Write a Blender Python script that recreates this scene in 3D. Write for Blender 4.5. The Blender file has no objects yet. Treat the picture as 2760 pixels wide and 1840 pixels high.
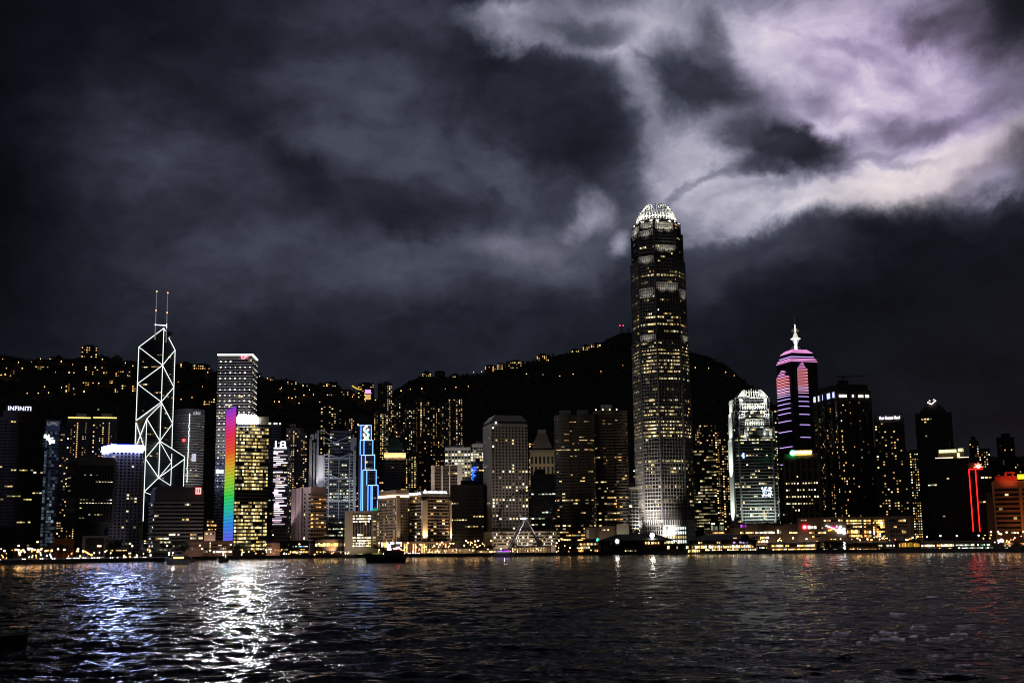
import bpy, math, random
import numpy as np
from mathutils import Vector, Matrix
random.seed(7)
S = bpy.context.scene
C = S.collection
# ------------------------------------------------------------------ camera
CAMZ = 7.0
F = 3356.0                      # focal length in pixels of the 2760 px wide photograph
PITCH = math.atan(559/3356.0)
ROLL = 0.0115
cam_d = bpy.data.cameras.new('camera'); cam = bpy.data.objects.new('camera', cam_d); C.objects.link(cam)
cam_d.sensor_width = 36; cam_d.lens = 36*F/2760; cam_d.clip_start = .5; cam_d.clip_end = 20000
RM = Matrix.Rotation(math.pi/2+PITCH, 3, 'X') @ Matrix.Rotation(-ROLL, 3, 'Z')
cam.matrix_world = Matrix.Translation((0, 0, CAMZ)) @ RM.to_4x4()
S.camera = cam
# ------------------------------------------------------------------ render / exposure
S.view_settings.view_transform = 'Standard'; S.view_settings.look = 'None'
S.view_settings.exposure = 0; S.view_settings.gamma = 1
S.cycles.use_denoising = True; S.cycles.filter_width = 1.05
S.cycles.max_bounces = 5; S.cycles.diffuse_bounces = 2; S.cycles.glossy_bounces = 3
S.cycles.sample_clamp_indirect = 7

def ray(px, py):
    return RM @ Vector(((px-1380)/F, -(py-920)/F, -1))
def az(px, py):
    d = ray(px, py); return math.atan2(d.x, d.y)
def PT(px, py, Y):
    d = ray(px, py); return Vector((0, 0, CAMZ)) + d*(Y/d.y)
def PR(px, py, rho):
    d = ray(px, py); return Vector((0, 0, CAMZ)) + d*(rho/math.hypot(d.x, d.y))
def WAT(px, py):                # where a pixel meets the water
    d = ray(px, py); return Vector((0, 0, CAMZ)) + d*(-CAMZ/d.z)

# ------------------------------------------------------------------ world: dusk cloud deck
def nodes_of(idb):
    idb.use_nodes = True; t = idb.node_tree; t.nodes.clear(); return t
W = bpy.data.worlds.new('World'); S.world = W
T = nodes_of(W); N = T.nodes; L = T.links
def nd(T, typ, **kw):
    n = T.nodes.new(typ)
    for k, v in kw.items(): setattr(n, k, v)
    return n
def put(T, sock, v):
    if isinstance(v, bpy.types.NodeSocket): T.links.new(v, sock)
    else: sock.default_value = v
def M(T, op, a, b=None, c=None, clamp=False):
    n = nd(T, 'ShaderNodeMath', operation=op); n.use_clamp = clamp
    put(T, n.inputs[0], a)
    if b is not None: put(T, n.inputs[1], b)
    if c is not None: put(T, n.inputs[2], c)
    return n.outputs[0]
def VM(T, op, a, b=None, scale=None):
    n = nd(T, 'ShaderNodeVectorMath', operation=op)
    put(T, n.inputs[0], a)
    if b is not None: put(T, n.inputs[1], b)
    if scale is not None: put(T, n.inputs['Scale'], scale)
    return n.outputs['Value'] if op in ('LENGTH', 'DOT_PRODUCT') else n.outputs[0]
def MIX(T, f, a, b):
    n = nd(T, 'ShaderNodeMix', data_type='RGBA'); put(T, n.inputs[0], f)
    put(T, n.inputs[6], a); put(T, n.inputs[7], b); return n.outputs[2]
def RAMP(T, f, stops, interp='LINEAR'):
    n = nd(T, 'ShaderNodeValToRGB'); put(T, n.inputs[0], f); cr = n.color_ramp; cr.interpolation = interp
    while len(cr.elements) > 1: cr.elements.remove(cr.elements[-1])
    cr.elements[0].position = stops[0][0]; cr.elements[0].color = (*stops[0][1], 1)
    for p, c in stops[1:]:
        e = cr.elements.new(p); e.color = (*c, 1)
    return n.outputs[0]
def NOISE(T, vec, scale, detail=5, rough=.55, dist=0.0, col=False):
    n = nd(T, 'ShaderNodeTexNoise'); put(T, n.inputs['Vector'], vec)
    n.inputs['Scale'].default_value = scale; n.inputs['Detail'].default_value = detail
    n.inputs['Roughness'].default_value = rough; n.inputs['Distortion'].default_value = dist
    return n.outputs['Color'] if col else n.outputs[0]
tc = nd(T, 'ShaderNodeTexCoord')
dirv = VM(T, 'NORMALIZE', tc.outputs['Generated'])
sx = nd(T, 'ShaderNodeSeparateXYZ'); L.new(dirv, sx.inputs[0])
azn = M(T, 'ARCTAN2', sx.outputs[0], sx.outputs[1]); eln = M(T, 'ARCSINE', sx.outputs[2])
cb = nd(T, 'ShaderNodeCombineXYZ'); L.new(azn, cb.inputs[0]); L.new(eln, cb.inputs[1])
P0 = cb.outputs[0]
w1 = VM(T, 'SUBTRACT', NOISE(T, P0, 5.5, 3, .5, col=True), (.5, .5, .5))
w2 = VM(T, 'SUBTRACT', NOISE(T, P0, 19, 6, .62, .3, col=True), (.5, .5, .5))
Pw = VM(T, 'ADD', P0, VM(T, 'ADD', VM(T, 'SCALE', w1, scale=.10), VM(T, 'SCALE', w2, scale=.048)))
Pw = VM(T, 'MULTIPLY', Pw, (1, 1, 0))
def azel(px, py):
    d = ray(px*2760/2352, py*2760/2352).normalized(); return (math.atan2(d.x, d.y), math.asin(d.z), 0)
def blob(px, py, rx, ry, rot, w, soft=1.0, P=None):
    """soft elliptical patch of brightness; centre and radii measured as angles"""
    m = nd(T, 'ShaderNodeMapping', vector_type='TEXTURE')
    put(T, m.inputs[0], P or Pw)
    m.inputs['Location'].default_value = azel(px, py)
    m.inputs['Rotation'].default_value = (0, 0, math.radians(rot))
    k = 2760/2352/F
    m.inputs['Scale'].default_value = (rx*k, ry*k, 1)
    r = VM(T, 'LENGTH', m.outputs[0])
    mr = nd(T, 'ShaderNodeMapRange', interpolation_type='SMOOTHSTEP'); L.new(r, mr.inputs[0])
    mr.inputs[1].default_value = 1+soft*.55; mr.inputs[2].default_value = max(0, 1-soft*.85)
    mr.inputs[3].default_value = 0; mr.inputs[4].default_value = w
    return mr.outputs[0]
acc = None
BL = [ # x, y, rx, ry, rot, weight, softness   (photo seen 2352 wide)
 (2000, 60, 560, 360, 0, .28, 1.1), (1850, 330, 430, 230, 0, .16, 1.0), (1160, 80, 120, 44, 5, .36, .9), (1290, 105, 150, 26, 2, .18, 1.1), (1330, 10, 200, 70, 0, .16, 1.1),
 (1450, 170, 62, 80, 0, .34, 1), (1490, 60, 130, 110, 0, .20, 1), (1560, 360, 150, 130, 0, .24, 1), (1530, 440, 110, 60, -20, .10, .9), (1780, 485, 210, 42, 6, .30, .9), (1650, 440, 120, 50, 10, .12, .9),
 (2060, 400, 340, 46, 12, .38, .85), (2100, 330, 200, 40, 10, .20, .9), (2300, 420, 110, 50, 0, .22, .9), (1900, 40, 200, 110, -15, .22, 1.1), (1425, 560, 26, 36, 20, .27, 1), (1370, 470, 36, 50, 0, .20, .9), (1340, 500, 30, 30, 0, .12, 1),
 (1330, 480, 190, 130, 0, .055, 1.2), (1300, 70, 200, 70, 0, .10, 1.1), (1700, 60, 120, 80, 0, .14, 1.1),
 (1950, 240, 200, 50, 25, .22, .9), (1760, 150, 90, 70, 0, .18, 1), (2240, 130, 140, 120, 20, .16, 1),
 # soft grey lifts in the dark deck
 (1060, 600, 330, 90, 3, .070, 1.2), (880, 300, 330, 110, -25, .085, 1.2), (1150, 350, 100, 50, -40, .13, 1.0), (300, 400, 300, 140, -25, .055, 1.2), (1150, 560, 130, 40, 0, .08, 1), (760, 350, 140, 50, -20, .05, 1),
 (640, 620, 380, 90, 0, .035, 1.2), (900, 60, 330, 50, -10, .035, 1.1), (1290, 600, 160, 90, 10, .07, 1.1), (1660, 640, 180, 90, 0, .035, 1.1)]
 # dark clouds drifting in front, plus edge and corner blobs painting lens vignetting: x, y, rx, ry, rot, opacity, softness, own brightness
DK = [(1330, 55, 120, 40, 8, .80, .8, .14), (1600, 178, 165, 84, -20, .96, .75, .088), (1655, 85, 50, 60, 0, .7, .8, .13), (1785, 338, 175, 66, -12, .98, .6, .066), (1700, 385, 80, 30, 0, .8, .8, .08), (1240, 250, 220, 135, -8, .92, .75, .068), (1320, 340, 140, 100, -30, .85, .9, .055), (1400, 280, 60, 110, 10, .6, .9, .07),
 (2120, 25, 90, 50, 10, .7, 1, .12), (2350, 10, 130, 150, 0, .95, 1.1, .02), (2100, 262, 150, 30, -14, .6, .9, .2), (1870, 225, 60, 36, 0, .55, .9, .2), (2240, 235, 120, 28, 10, .5, .9, .20), (2350, 300, 70, 50, 0, .25, 1, .2), (1900, 150, 120, 26, -20, .3, 1, .25),
 (2130, 585, 330, 135, -5, .98, .65, .055), (2250, 620, 330, 150, 0, .98, .7, .034), (2150, 850, 760, 260, 0, .96, .6, .022), (1720, 590, 230, 50, 0, .92, .9, .085), (1450, 420, 50, 80, -20, .6, .9, .09), (-40, 330, 240, 760, 0, .95, 1.1, .004), (150, -60, 480, 170, 0, .85, 1.2, .018), (1010, 470, 170, 60, 0, .5, 1, .04), (500, 230, 220, 70, -10, .35, 1, .035), (600, 850, 900, 90, 0, .6, 1.1, .036), (450, 520, 200, 70, 10, .4, 1, .025), (2050, 130, 140, 26, -30, .35, 1.0, .25), (2310, 475, 120, 22, 10, .6, .8, .08), (2130, 350, 90, 12, -8, .5, .9, .22),
 (1880, 450, 190, 18, 7, .26, 1.1, .22), (1650, 300, 130, 22, -22, .32, 1.1, .17), (1560, 415, 100, 13, 25, .45, .9, .16), (2000, 345, 150, 12, 14, .4, .9, .26), (2210, 410, 120, 14, 5, .35, 1, .24), (1700, 500, 120, 18, 12, .25, 1.1, .18), (1960, 90, 160, 16, -25, .3, .9, .26), (1480, 130, 60, 10, -40, .4, .9, .16)]
for b in BL:
    o = blob(*b); acc = o if acc is None else M(T, 'ADD', acc, o)
acc = M(T, 'ADD', acc, .067)
for b in DK:
    o = blob(*b[:7]); n = nd(T, 'ShaderNodeMix', data_type='FLOAT'); put(T, n.inputs[0], o); put(T, n.inputs[2], acc); n.inputs[3].default_value = b[7]; acc = n.outputs[0]
tex = M(T, 'SUBTRACT', NOISE(T, VM(T, 'MULTIPLY', Pw, (1, 1.7, 1)), 8, 7, .56, .4), .5)
tex2 = M(T, 'SUBTRACT', NOISE(T, VM(T, 'MULTIPLY', P0, (1, 1.8, 1)), 26, 6, .6, .5), .5)
base = acc
amp = M(T, 'MULTIPLY_ADD', M(T, 'MAXIMUM', base, 0.0), 1.05, .016)
B = M(T, 'ADD', base, M(T, 'MULTIPLY', amp, M(T, 'ADD', tex, M(T, 'MULTIPLY', tex2, .62))))
B = M(T, 'MAXIMUM', B, .002)
cold = RAMP(T, B, [(0, (.0010, .0014, .0024)), (.03, (.0060, .0070, .0115)), (.06, (.0138, .0160, .0252)), (.09, (.027, .030, .046)), (.18, (.077, .082, .116)), (.36, (.23, .23, .31)), (.58, (.50, .48, .58)), (.85, (.83, .78, .85))])
warm = RAMP(T, B, [(0, (.004, .004, .006)), (.09, (.030, .027, .040)), (.2, (.100, .074, .122)), (.4, (.33, .26, .43)), (.6, (.57, .47, .66)), (.85, (.9, .78, .82))])
pf = M(T, 'ADD', M(T, 'ADD', blob(2080, 130, 360, 210, 10, .9, 1.1), blob(2300, 330, 160, 120, 0, .55, 1.1)), blob(1880, 30, 160, 100, 0, .3, 1.1), clamp=True)
col = MIX(T, pf, cold, warm)
cream = blob(2150, 390, 330, 50, 10, .8, 1.0)
col = MIX(T, M(T, 'MULTIPLY', cream, M(T, 'MULTIPLY', B, 1.2), clamp=True), col, (.86, .74, .70, 1))
# elsewhere round the compass the deck is lit by the city behind the viewer
back = M(T, 'MULTIPLY_ADD', sx.outputs[1], -1.6, .25, clamp=True)
col = MIX(T, back, col, (.022, .020, .021, 1))
up = M(T, 'MULTIPLY_ADD', sx.outputs[2], 3.0, -2.0, clamp=True)
col = MIX(T, up, col, (.014, .015, .022, 1))
# faint clear-sky light above the cloud
skt = nd(T, 'ShaderNodeTexSky'); skt.sky_type = 'NISHITA'; skt.sun_disc = False
skt.sun_elevation = math.radians(1); skt.sun_rotation = math.radians(35)
bg2 = nd(T, 'ShaderNodeBackground'); L.new(skt.outputs[0], bg2.inputs[0]); bg2.inputs[1].default_value = .0004
bg = nd(T, 'ShaderNodeBackground'); L.new(col, bg.inputs[0]); bg.inputs[1].default_value = 1
ad = nd(T, 'ShaderNodeAddShader'); L.new(bg.outputs[0], ad.inputs[0]); L.new(bg2.outputs[0], ad.inputs[1])
wo = nd(T, 'ShaderNodeOutputWorld'); L.new(ad.outputs[0], wo.inputs[0])
W.cycles.sampling_method = 'MANUAL'; W.cycles.sample_map_resolution = 512
sun_d = bpy.data.lights.new('dusk_sun', 'SUN'); sun_d.energy = .02; sun_d.angle = math.radians(12); sun_d.color = (1, .82, .8)
sun = bpy.data.objects.new('dusk_sun', sun_d); C.objects.link(sun)
sun.rotation_euler = Vector((-.4, -.75, -.35)).to_track_quat('-Z', 'Y').to_euler()

# ------------------------------------------------------------------ materials
MC = {}
def wall(r, g, b, rough=.7, var=.25, sc=.08, metal=0):
    key = ('w', r, g, b, rough, metal)
    if key in MC: return MC[key]
    m = bpy.data.materials.new('wall_paint'); t = nodes_of(m)
    bs = nd(t, 'ShaderNodeBsdfPrincipled'); o = nd(t, 'ShaderNodeOutputMaterial'); t.links.new(bs.outputs[0], o.inputs[0])
    g_ = nd(t, 'ShaderNodeNewGeometry')
    n1 = NOISE(t, VM(t, 'MULTIPLY', g_.outputs['Position'], (1, 1, .3)), sc, 4, .6)
    k = M(t, 'MULTIPLY_ADD', M(t, 'SUBTRACT', n1, .5), var*2, 1)
    put(t, bs.inputs['Base Color'], VM(t, 'SCALE', (r, g, b), scale=k))
    put(t, bs.inputs['Roughness'], M(t, 'MULTIPLY_ADD', n1, .2, rough-.1))
    bs.inputs['Metallic'].default_value = metal
    MC[key] = m; return m
def glass(r=.010, g=.012, b=.016, rough=.18):
    key = ('g', r, g, b, rough)
    if key in MC: return MC[key]
    m = bpy.data.materials.new('dark_glass'); t = nodes_of(m)
    bs = nd(t, 'ShaderNodeBsdfPrincipled'); o = nd(t, 'ShaderNodeOutputMaterial'); t.links.new(bs.outputs[0], o.inputs[0])
    g_ = nd(t, 'ShaderNodeNewGeometry')
    k = M(t, 'MULTIPLY_ADD', g_.outputs['Random Per Island'], 1.2, .4)
    put(t, bs.inputs['Base Color'], VM(t, 'SCALE', (r, g, b), scale=k))
    bs.inputs['Roughness'].default_value = rough
    MC[key] = m; return m
def lit(c1, c2, s, name='lit_window'):
    key = ('l', c1, c2, s)
    if key in MC: return MC[key]
    m = bpy.data.materials.new(name); t = nodes_of(m)
    g_ = nd(t, 'ShaderNodeNewGeometry'); o = nd(t, 'ShaderNodeOutputMaterial')
    rnd = g_.outputs['Random Per Island']
    r2 = M(t, 'FRACT', M(t, 'MULTIPLY', rnd, 37.7))
    st = M(t, 'MULTIPLY', M(t, 'MULTIPLY_ADD', M(t, 'POWER', r2, 1.6), 1.5, .22), s)
    # blinds, ceiling lights and furniture make a lit room uneven
    pn = NOISE(t, g_.outputs['Position'], .55, 2, .5)
    st = M(t, 'MULTIPLY', st, M(t, 'MULTIPLY_ADD', pn, 1.3, .35))
    e = nd(t, 'ShaderNodeEmission'); put(t, e.inputs[0], MIX(t, rnd, (*c1, 1), (*c2, 1))); put(t, e.inputs[1], st)
    t.links.new(e.outputs[0], o.inputs[0]); m.cycles.emission_sampling = 'NONE'
    MC[key] = m; return m
def emit(c, s, sample=False):
    key = ('e', c, s, sample)
    if key in MC: return MC[key]
    m = bpy.data.materials.new('emissive_glow'); t = nodes_of(m); o = nd(t, 'ShaderNodeOutputMaterial')  # lamps, signs and parts whose brightness is painted as emission
    e = nd(t, 'ShaderNodeEmission'); e.inputs[0].default_value = (*c, 1); e.inputs[1].default_value = s
    t.links.new(e.outputs[0], o.inputs[0]); m.cycles.emission_sampling = 'AUTO' if sample else 'NONE'
    MC[key] = m; return m
GL = glass()
WARM = lit((1, .46, .13), (1, .62, .24), 1.3); YEL = lit((1, .66, .20), (1, .80, .36), 1.15)
AMB = lit((1, .34, .06), (1, .50, .12), 1.5); WHT = lit((1, .80, .48), (1, .95, .76), 1.6)
COOL = lit((.62, .9, .66), (.85, 1, .85), .9); DIM = lit((.55, .30, .12), (.8, .5, .2), .35); DIMY = lit((.5, .42, .2), (.7, .6, .34), .35)
GOLD = lit((1, .46, .08), (1, .62, .18), 3.2); BWH = lit((1, .82, .48), (1, .95, .78), 3.6)
PAL = {'warm': [(WARM, 5), (YEL, 2), (WHT, 1), (DIM, 4)], 'yellow': [(YEL, 6), (WHT, 1), (WARM, 1), (DIMY, 5)], 'amber': [(AMB, 3), (WARM, 3), (YEL, 1), (DIM, 3)],
       'white': [(WHT, 4), (YEL, 2), (COOL, 1), (DIMY, 2)], 'cool': [(COOL, 4), (WHT, 2), (YEL, 1), (DIMY, 3)], 'mix': [(YEL, 3), (WHT, 2), (WARM, 2), (AMB, 1), (COOL, .5), (DIM, 4)],
       'gold': [(GOLD, 4), (YEL, 2), (AMB, 2), (BWH, 1)], 'bright': [(BWH, 4), (WHT, 2), (YEL, 2)]}

# ------------------------------------------------------------------ mesh helpers
class MB:
    def __init__(s): s.v = []; s.f = []; s.m = []
    def face(s, pts, mi=0):
        i = len(s.v); s.v += [tuple(p) for p in pts]; s.f.append(tuple(range(i, i+len(pts)))); s.m.append(mi)
    def prism(s, poly, z0, z1, mi=0, top=None, bottom=True):
        top = top or poly; n = len(poly); i = len(s.v)
        zt = z1 if isinstance(z1, (list, tuple)) else [z1]*n
        s.v += [(p[0], p[1], z0) for p in poly] + [(p[0], p[1], z) for p, z in zip(top, zt)]
        for k in range(n): s.f.append((i+k, i+(k+1) % n, i+n+(k+1) % n, i+n+k)); s.m.append(mi)
        s.f.append(tuple(i+n+k for k in range(n))); s.m.append(mi)
        if bottom: s.f.append(tuple(i+n-1-k for k in range(n))); s.m.append(mi)
    def box(s, x0, x1, y0, y1, z0, z1, mi=0): s.prism([(x0, y0), (x1, y0), (x1, y1), (x0, y1)], z0, z1, mi)
    def ebox(s, p, q, o0, o1, z0, z1, mi=0):     # box along edge p->q between outward offsets
        t = (Vector(q[:2])-Vector(p[:2])).normalized(); n = Vector((t.y, -t.x)); p = Vector(p[:2]); q = Vector(q[:2])
        s.prism([p+n*o1, q+n*o1, q+n*o0, p+n*o0], z0, z1, mi)
    def tube(s, a, b, r, n=6, mi=0, r2=None):
        a = Vector(a); b = Vector(b); r2 = r if r2 is None else r2; d = (b-a).normalized()
        u = d.orthogonal().normalized(); w = d.cross(u); i = len(s.v)
        for c, rr in ((a, r), (b, r2)):
            for k in range(n):
                an = 2*math.pi*k/n; s.v.append(tuple(c+(u*math.cos(an)+w*math.sin(an))*rr))
        for k in range(n): s.f.append((i+k, i+(k+1) % n, i+n+(k+1) % n, i+n+k)); s.m.append(mi)
        s.f.append(tuple(i+n-1-k for k in range(n))); s.f.append(tuple(i+n+k for k in range(n))); s.m += [mi, mi]
    def ball(s, c, r, n=8, mi=0, sz=1):
        c = Vector(c); h = n//2; i = len(s.v)
        s.v.append((c.x, c.y, c.z-r*sz))
        for j in range(1, h):
            ph = math.pi*j/h-math.pi/2
            for k in range(n): an = 2*math.pi*k/n; s.v.append((c.x+r*math.cos(ph)*math.cos(an), c.y+r*math.cos(ph)*math.sin(an), c.z+r*sz*math.sin(ph)))
        s.v.append((c.x, c.y, c.z+r*sz)); e = len(s.v)-1
        for k in range(n): s.f.append((i, i+1+(k+1) % n, i+1+k)); s.m.append(mi)
        for j in range(h-2):
            for k in range(n):
                a = i+1+j*n; s.f.append((a+k, a+(k+1) % n, a+n+(k+1) % n, a+n+k)); s.m.append(mi)
        a = i+1+(h-2)*n
        for k in range(n): s.f.append((a+k, a+(k+1) % n, e)); s.m.append(mi)
    def build(s, name, mats, parent=None, smooth=False):
        if not s.f: return None
        me = bpy.data.meshes.new(name); off = parent_off(parent)
        me.from_pydata([(a-off.x, b-off.y, c-off.z) for a, b, c in s.v], [], s.f)
        mats = mats if isinstance(mats, (list, tuple)) else [mats]
        for m in mats: me.materials.append(m)
        if len(mats) > 1: me.polygons.foreach_set('material_index', s.m)
        if smooth: me.polygons.foreach_set('use_smooth', [True]*len(me.polygons))
        me.update(); o = bpy.data.objects.new(name, me); C.objects.link(o); o.parent = parent
        return o
def parent_off(p):
    v = Vector((0, 0, 0))
    while p is not None: v += p.location; p = p.parent
    return v
def thing(name, label, cat, loc, group=None):
    o = bpy.data.objects.new(name, None); C.objects.link(o); o.location = loc; o.empty_display_size = 1
    o['label'] = label; o['category'] = cat
    if group: o['group'] = group
    return o
def tag(o, label, cat, group=None):
    o['label'] = label; o['category'] = cat
    if group: o['group'] = group
def struct(o, kind='structure'): o['kind'] = kind; return o
def azp(a, t): return Vector((math.sin(a)*t, math.cos(a)*t))

def foot_front(xl, xr, y, Y, depth):
    a0, a1 = az(xl, y), az(xr, y); am = (a0+a1)/2; c = azp(am, Y/math.cos(am)); t = Vector((math.cos(am), -math.sin(am)))
    n = Vector((math.sin(am), math.cos(am)))
    l = c+t*(c.length*math.tan(a0-am)); r = c+t*(c.length*math.tan(a1-am))
    return [l, r, r+n*depth, l+n*depth]
def foot_corner(xl, xc, xr, y, Y, side, length, yl=None, yr=None):
    ac = az(xc, y); c = azp(ac, Y/math.cos(ac))
    def far(a):
        d = azp(a, 1); b = c.dot(d); disc = b*b-c.length_squared+length**2
        return d*(b+math.sqrt(max(disc, 0)))
    def hit(a, u):
        d = azp(a, 1); return (c.y*d.x-c.x*d.y)/(u.x*d.y-u.y*d.x)
    if side == 'L':
        v = far(az(xl, yl or y))-c; u = Vector((v.y, -v.x)).normalized(); s = abs(hit(az(xr, yr or y), u)); v = v
        return [c+v, c, c+u*s, c+u*s+v]
    v = far(az(xr, yr or y))-c; u = Vector((-v.y, v.x)).normalized(); s = abs(hit(az(xl, yl or y), u))
    return [c+u*s, c, c+v, c+u*s+v]
def visible(poly, tol=.03):
    out = []
    for i in range(len(poly)):
        p, q = poly[i], poly[(i+1) % len(poly)]; t = (q-p).normalized(); n = Vector((t.y, -t.x)); m = (p+q)/2
        if n.dot(m.normalized()) < -tol: out.append((p, q, n))
    return out
def pick(rng, pal):
    t = sum(w for _, w in pal); r = rng.random()*t
    for k, (m, w) in enumerate(pal):
        r -= w
        if r <= 0: return k+1
    return len(pal)
def facade(root, poly, z0, z1, fh, bay, wf, hf, mode, p, pal, rng, d=.3, name='window_row', edges=None, rnd=False, zlist=None, fill=None, hot=None, off=.5, panes='one'):
    edges = edges if edges is not None else visible(poly); pl = PAL[pal] if isinstance(pal, str) else pal
    mats = [fill or GL]+[m for m, _ in pl]; nf = max(1, int(round((z1-z0)/fh))); fh = (z1-z0)/nf
    cols = {}
    for fl in range(nf):
        mb = MB(); zc = z0+(fl+off)*fh; a = zc-hf*fh/2; b = zc+hf*fh/2
        if mode == 'office':
            pf = min(1, p*rng.choices([.15, .5, 1, 2, 4.5], [5, 4, 3, 2, 1])[0])
        elif mode == 'full': pf = p
        else: pf = p
        if hot and (nf-1-fl) in hot: pf = hot[nf-1-fl]
        for e, (P, Q, n) in enumerate(edges):
            ln = (Q-P).length; nb = max(1, int(round(ln/bay))); t = (Q-P)/nb; on = rng.random() < pf; run = 0
            for k in range(nb):
                if mode != 'resi':
                    if run <= 0: on = rng.random() < pf; run = rng.choice([1, 1, 2, 3, 5])
                    run -= 1; isl = on and rng.random() < .93
                else:
                    cp = cols.setdefault((e, k), rng.choice([.3, .6, 1, 1.6, 2.2])); isl = rng.random() < pf*cp
                    if hot and (nf-1-fl) in hot: isl = rng.random() < pf
                mi = pick(rng, pl) if isl else 0
                s0 = P+t*(k+.5-wf/2)+n*d; s1 = P+t*(k+.5+wf/2)+n*d
                if rnd:
                    c = (s0+s1)/2; tt = t.normalized(); rr = (b-a)/2*rng.uniform(.85, 1.0)
                    mb.face([(c.x+tt.x*rr*math.cos(q), c.y+tt.y*rr*math.cos(q), zc+rr*math.sin(q)) for q in [2*math.pi*j/8+.39 for j in range(8)]], mi)
                else:
                    bb = b if mi == 0 else a+(b-a)*rng.uniform(.7, 1)
                    mb.face([(s0.x, s0.y, a), (s1.x, s1.y, a), (s1.x, s1.y, bb), (s0.x, s0.y, bb)], mi)
        mb.build(name, mats, root)
def ledges(root, edges, z0, z1, fh, dep, h, mat, name='floor_ledges', ext=0):
    mb = MB(); nf = max(1, int(round((z1-z0)/fh))); fh = (z1-z0)/nf
    for k in range(nf+1):
        z = z0+k*fh
        for P, Q, n in edges: mb.ebox(P, Q, 0, dep, z-h/2, z+h/2)
    return mb.build(name, mat, root)
def fins(root, edges, z0, z1, sp, dep, w, mat, name='facade_fins'):
    mb = MB()
    for P, Q, n in edges:
        ln = (Q-P).length; nb = max(1, int(round(ln/sp))); t = (Q-P).normalized()
        for k in range(nb+1):
            c = P+t*(ln*k/nb); mb.ebox(c-t*w/2, c+t*w/2, 0, dep, z0, z1)
    return mb.build(name, mat, root)
LAND = []
GZ = 3.0
def tower(name, label, xl, xr, yt, Y, xc=None, side='L', sl=30, depth=30, col=(.10, .09, .085), rough=.7, fh=3.6, bay=3.4, wf=.72, hf=.5, mode='office', p=.12, pal='yellow',
          plant=True, led=None, fin=None, base=None, cat='building', group=None, rnd=False, seed=None, topm=4, yref=None, hot=None, wm=None, z0=None, off=.5, rows=True, basem=6, only=None, d=.3):
    rng = random.Random(seed if seed is not None else hash((round(xl), round(yt))) & 0xffff)
    yref = yref or yt
    poly = foot_corner(xl, xc, xr, yref, Y, side, sl) if xc else foot_front(xl, xr, yref, Y, depth)
    near = poly[1] if xc else (poly[0]+poly[1])/2
    zt = PR((xc or (xl+xr)/2), yt, near.length).z
    z0 = GZ-.4 if z0 is None else z0
    ce = sum(poly, Vector((0, 0)))/4
    root = thing(name, label, cat, (ce.x, ce.y, z0), group)
    w = wm or wall(*col, rough)
    mb = MB(); mb.prism(poly, z0, zt); mb.build('wall', w, root)
    ed = visible(poly); LAND.append(((xl+xr)/2, label))
    if only is not None: edw = [ed[i] for i in only if i < len(ed)]
    else: edw = ed
    if plant:
        mb = MB(); 
        for _ in range(rng.choice([1, 2, 2])):
            f0 = rng.uniform(.1, .45); f1 = f0+rng.uniform(.25, .45); h = rng.uniform(3, 7)
            L_, R_, B_, A_ = poly[0], poly[1], poly[2], poly[3]
            q = [L_.lerp(R_, f0).lerp(A_.lerp(B_, f0), .25), L_.lerp(R_, f1).lerp(A_.lerp(B_, f1), .25), L_.lerp(R_, f1).lerp(A_.lerp(B_, f1), .75), L_.lerp(R_, f0).lerp(A_.lerp(B_, f0), .75)]
            mb.prism(q, zt+.01*_, zt+h)
        mb.build('rooftop_plant', w, root)
    if rows: facade(root, poly, z0+basem, zt-topm, fh, bay, wf, hf, mode, p, pal, rng, rnd=rnd, edges=edw, hot=hot, off=off, d=d)
    if led: ledges(root, ed, z0+basem, zt-topm, fh, led[0], led[1], led[2])
    if fin: fins(root, ed, z0+basem, zt-topm, fin[0], fin[1], fin[2], fin[3])
    return root, poly, ed, zt
def flood(loc, tgt, power, angle=60, color=(1, .95, .85), blend=.8, r=1.0):
    ld = bpy.data.lights.new('floodlight', 'SPOT'); ld.energy = power; ld.spot_size = math.radians(angle); ld.spot_blend = blend; ld.color = color; ld.shadow_soft_size = r
    o = bpy.data.objects.new('floodlight', ld); C.objects.link(o); o.location = loc
    o.rotation_euler = (Vector(tgt)-Vector(loc)).to_track_quat('-Z', 'Y').to_euler(); return o
def on(ed, f, z, out=0.0):        # point on a facade edge
    P, Q, n = ed; c = P.lerp(Q, f)+n*out; return Vector((c.x, c.y, z))
def text(root, s, ed, f0, f1, z0, z1, mat, out=.8, name='sign_letters', ext=.3):
    cu = bpy.data.curves.new('t', 'FONT'); cu.body = s; cu.extrude = .02; cu.resolution_u = 2
    o = bpy.data.objects.new('t', cu); C.objects.link(o)
    bpy.context.view_layer.update()
    me = bpy.data.meshes.new_from_object(o.evaluated_get(bpy.context.evaluated_depsgraph_get()))
    bpy.data.objects.remove(o); bpy.data.curves.remove(cu)
    n = len(me.vertices)
    if not n: return None
    co = np.empty(n*3); me.vertices.foreach_get('co', co); co = co.reshape(-1, 3)
    mn, mx = co.min(0), co.max(0); P, Q, nn = ed; off = parent_off(root)
    u = f0+(co[:, 0]-mn[0])/(mx[0]-mn[0])*(f1-f0); v = z0+(co[:, 1]-mn[1])/(mx[1]-mn[1])*(z1-z0)
    w = out+(co[:, 2]-mn[2])/(mx[2]-mn[2]+1e-9)*ext
    X = P.x+(Q.x-P.x)*u+nn.x*w-off.x; Yy = P.y+(Q.y-P.y)*u+nn.y*w-off.y
    me.vertices.foreach_set('co', np.stack([X, Yy, v-off.z], 1).ravel()); me.update(); me.name = name
    me.materials.clear(); me.materials.append(mat)
    ob = bpy.data.objects.new(name, me); C.objects.link(ob); ob.parent = root; return ob
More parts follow.
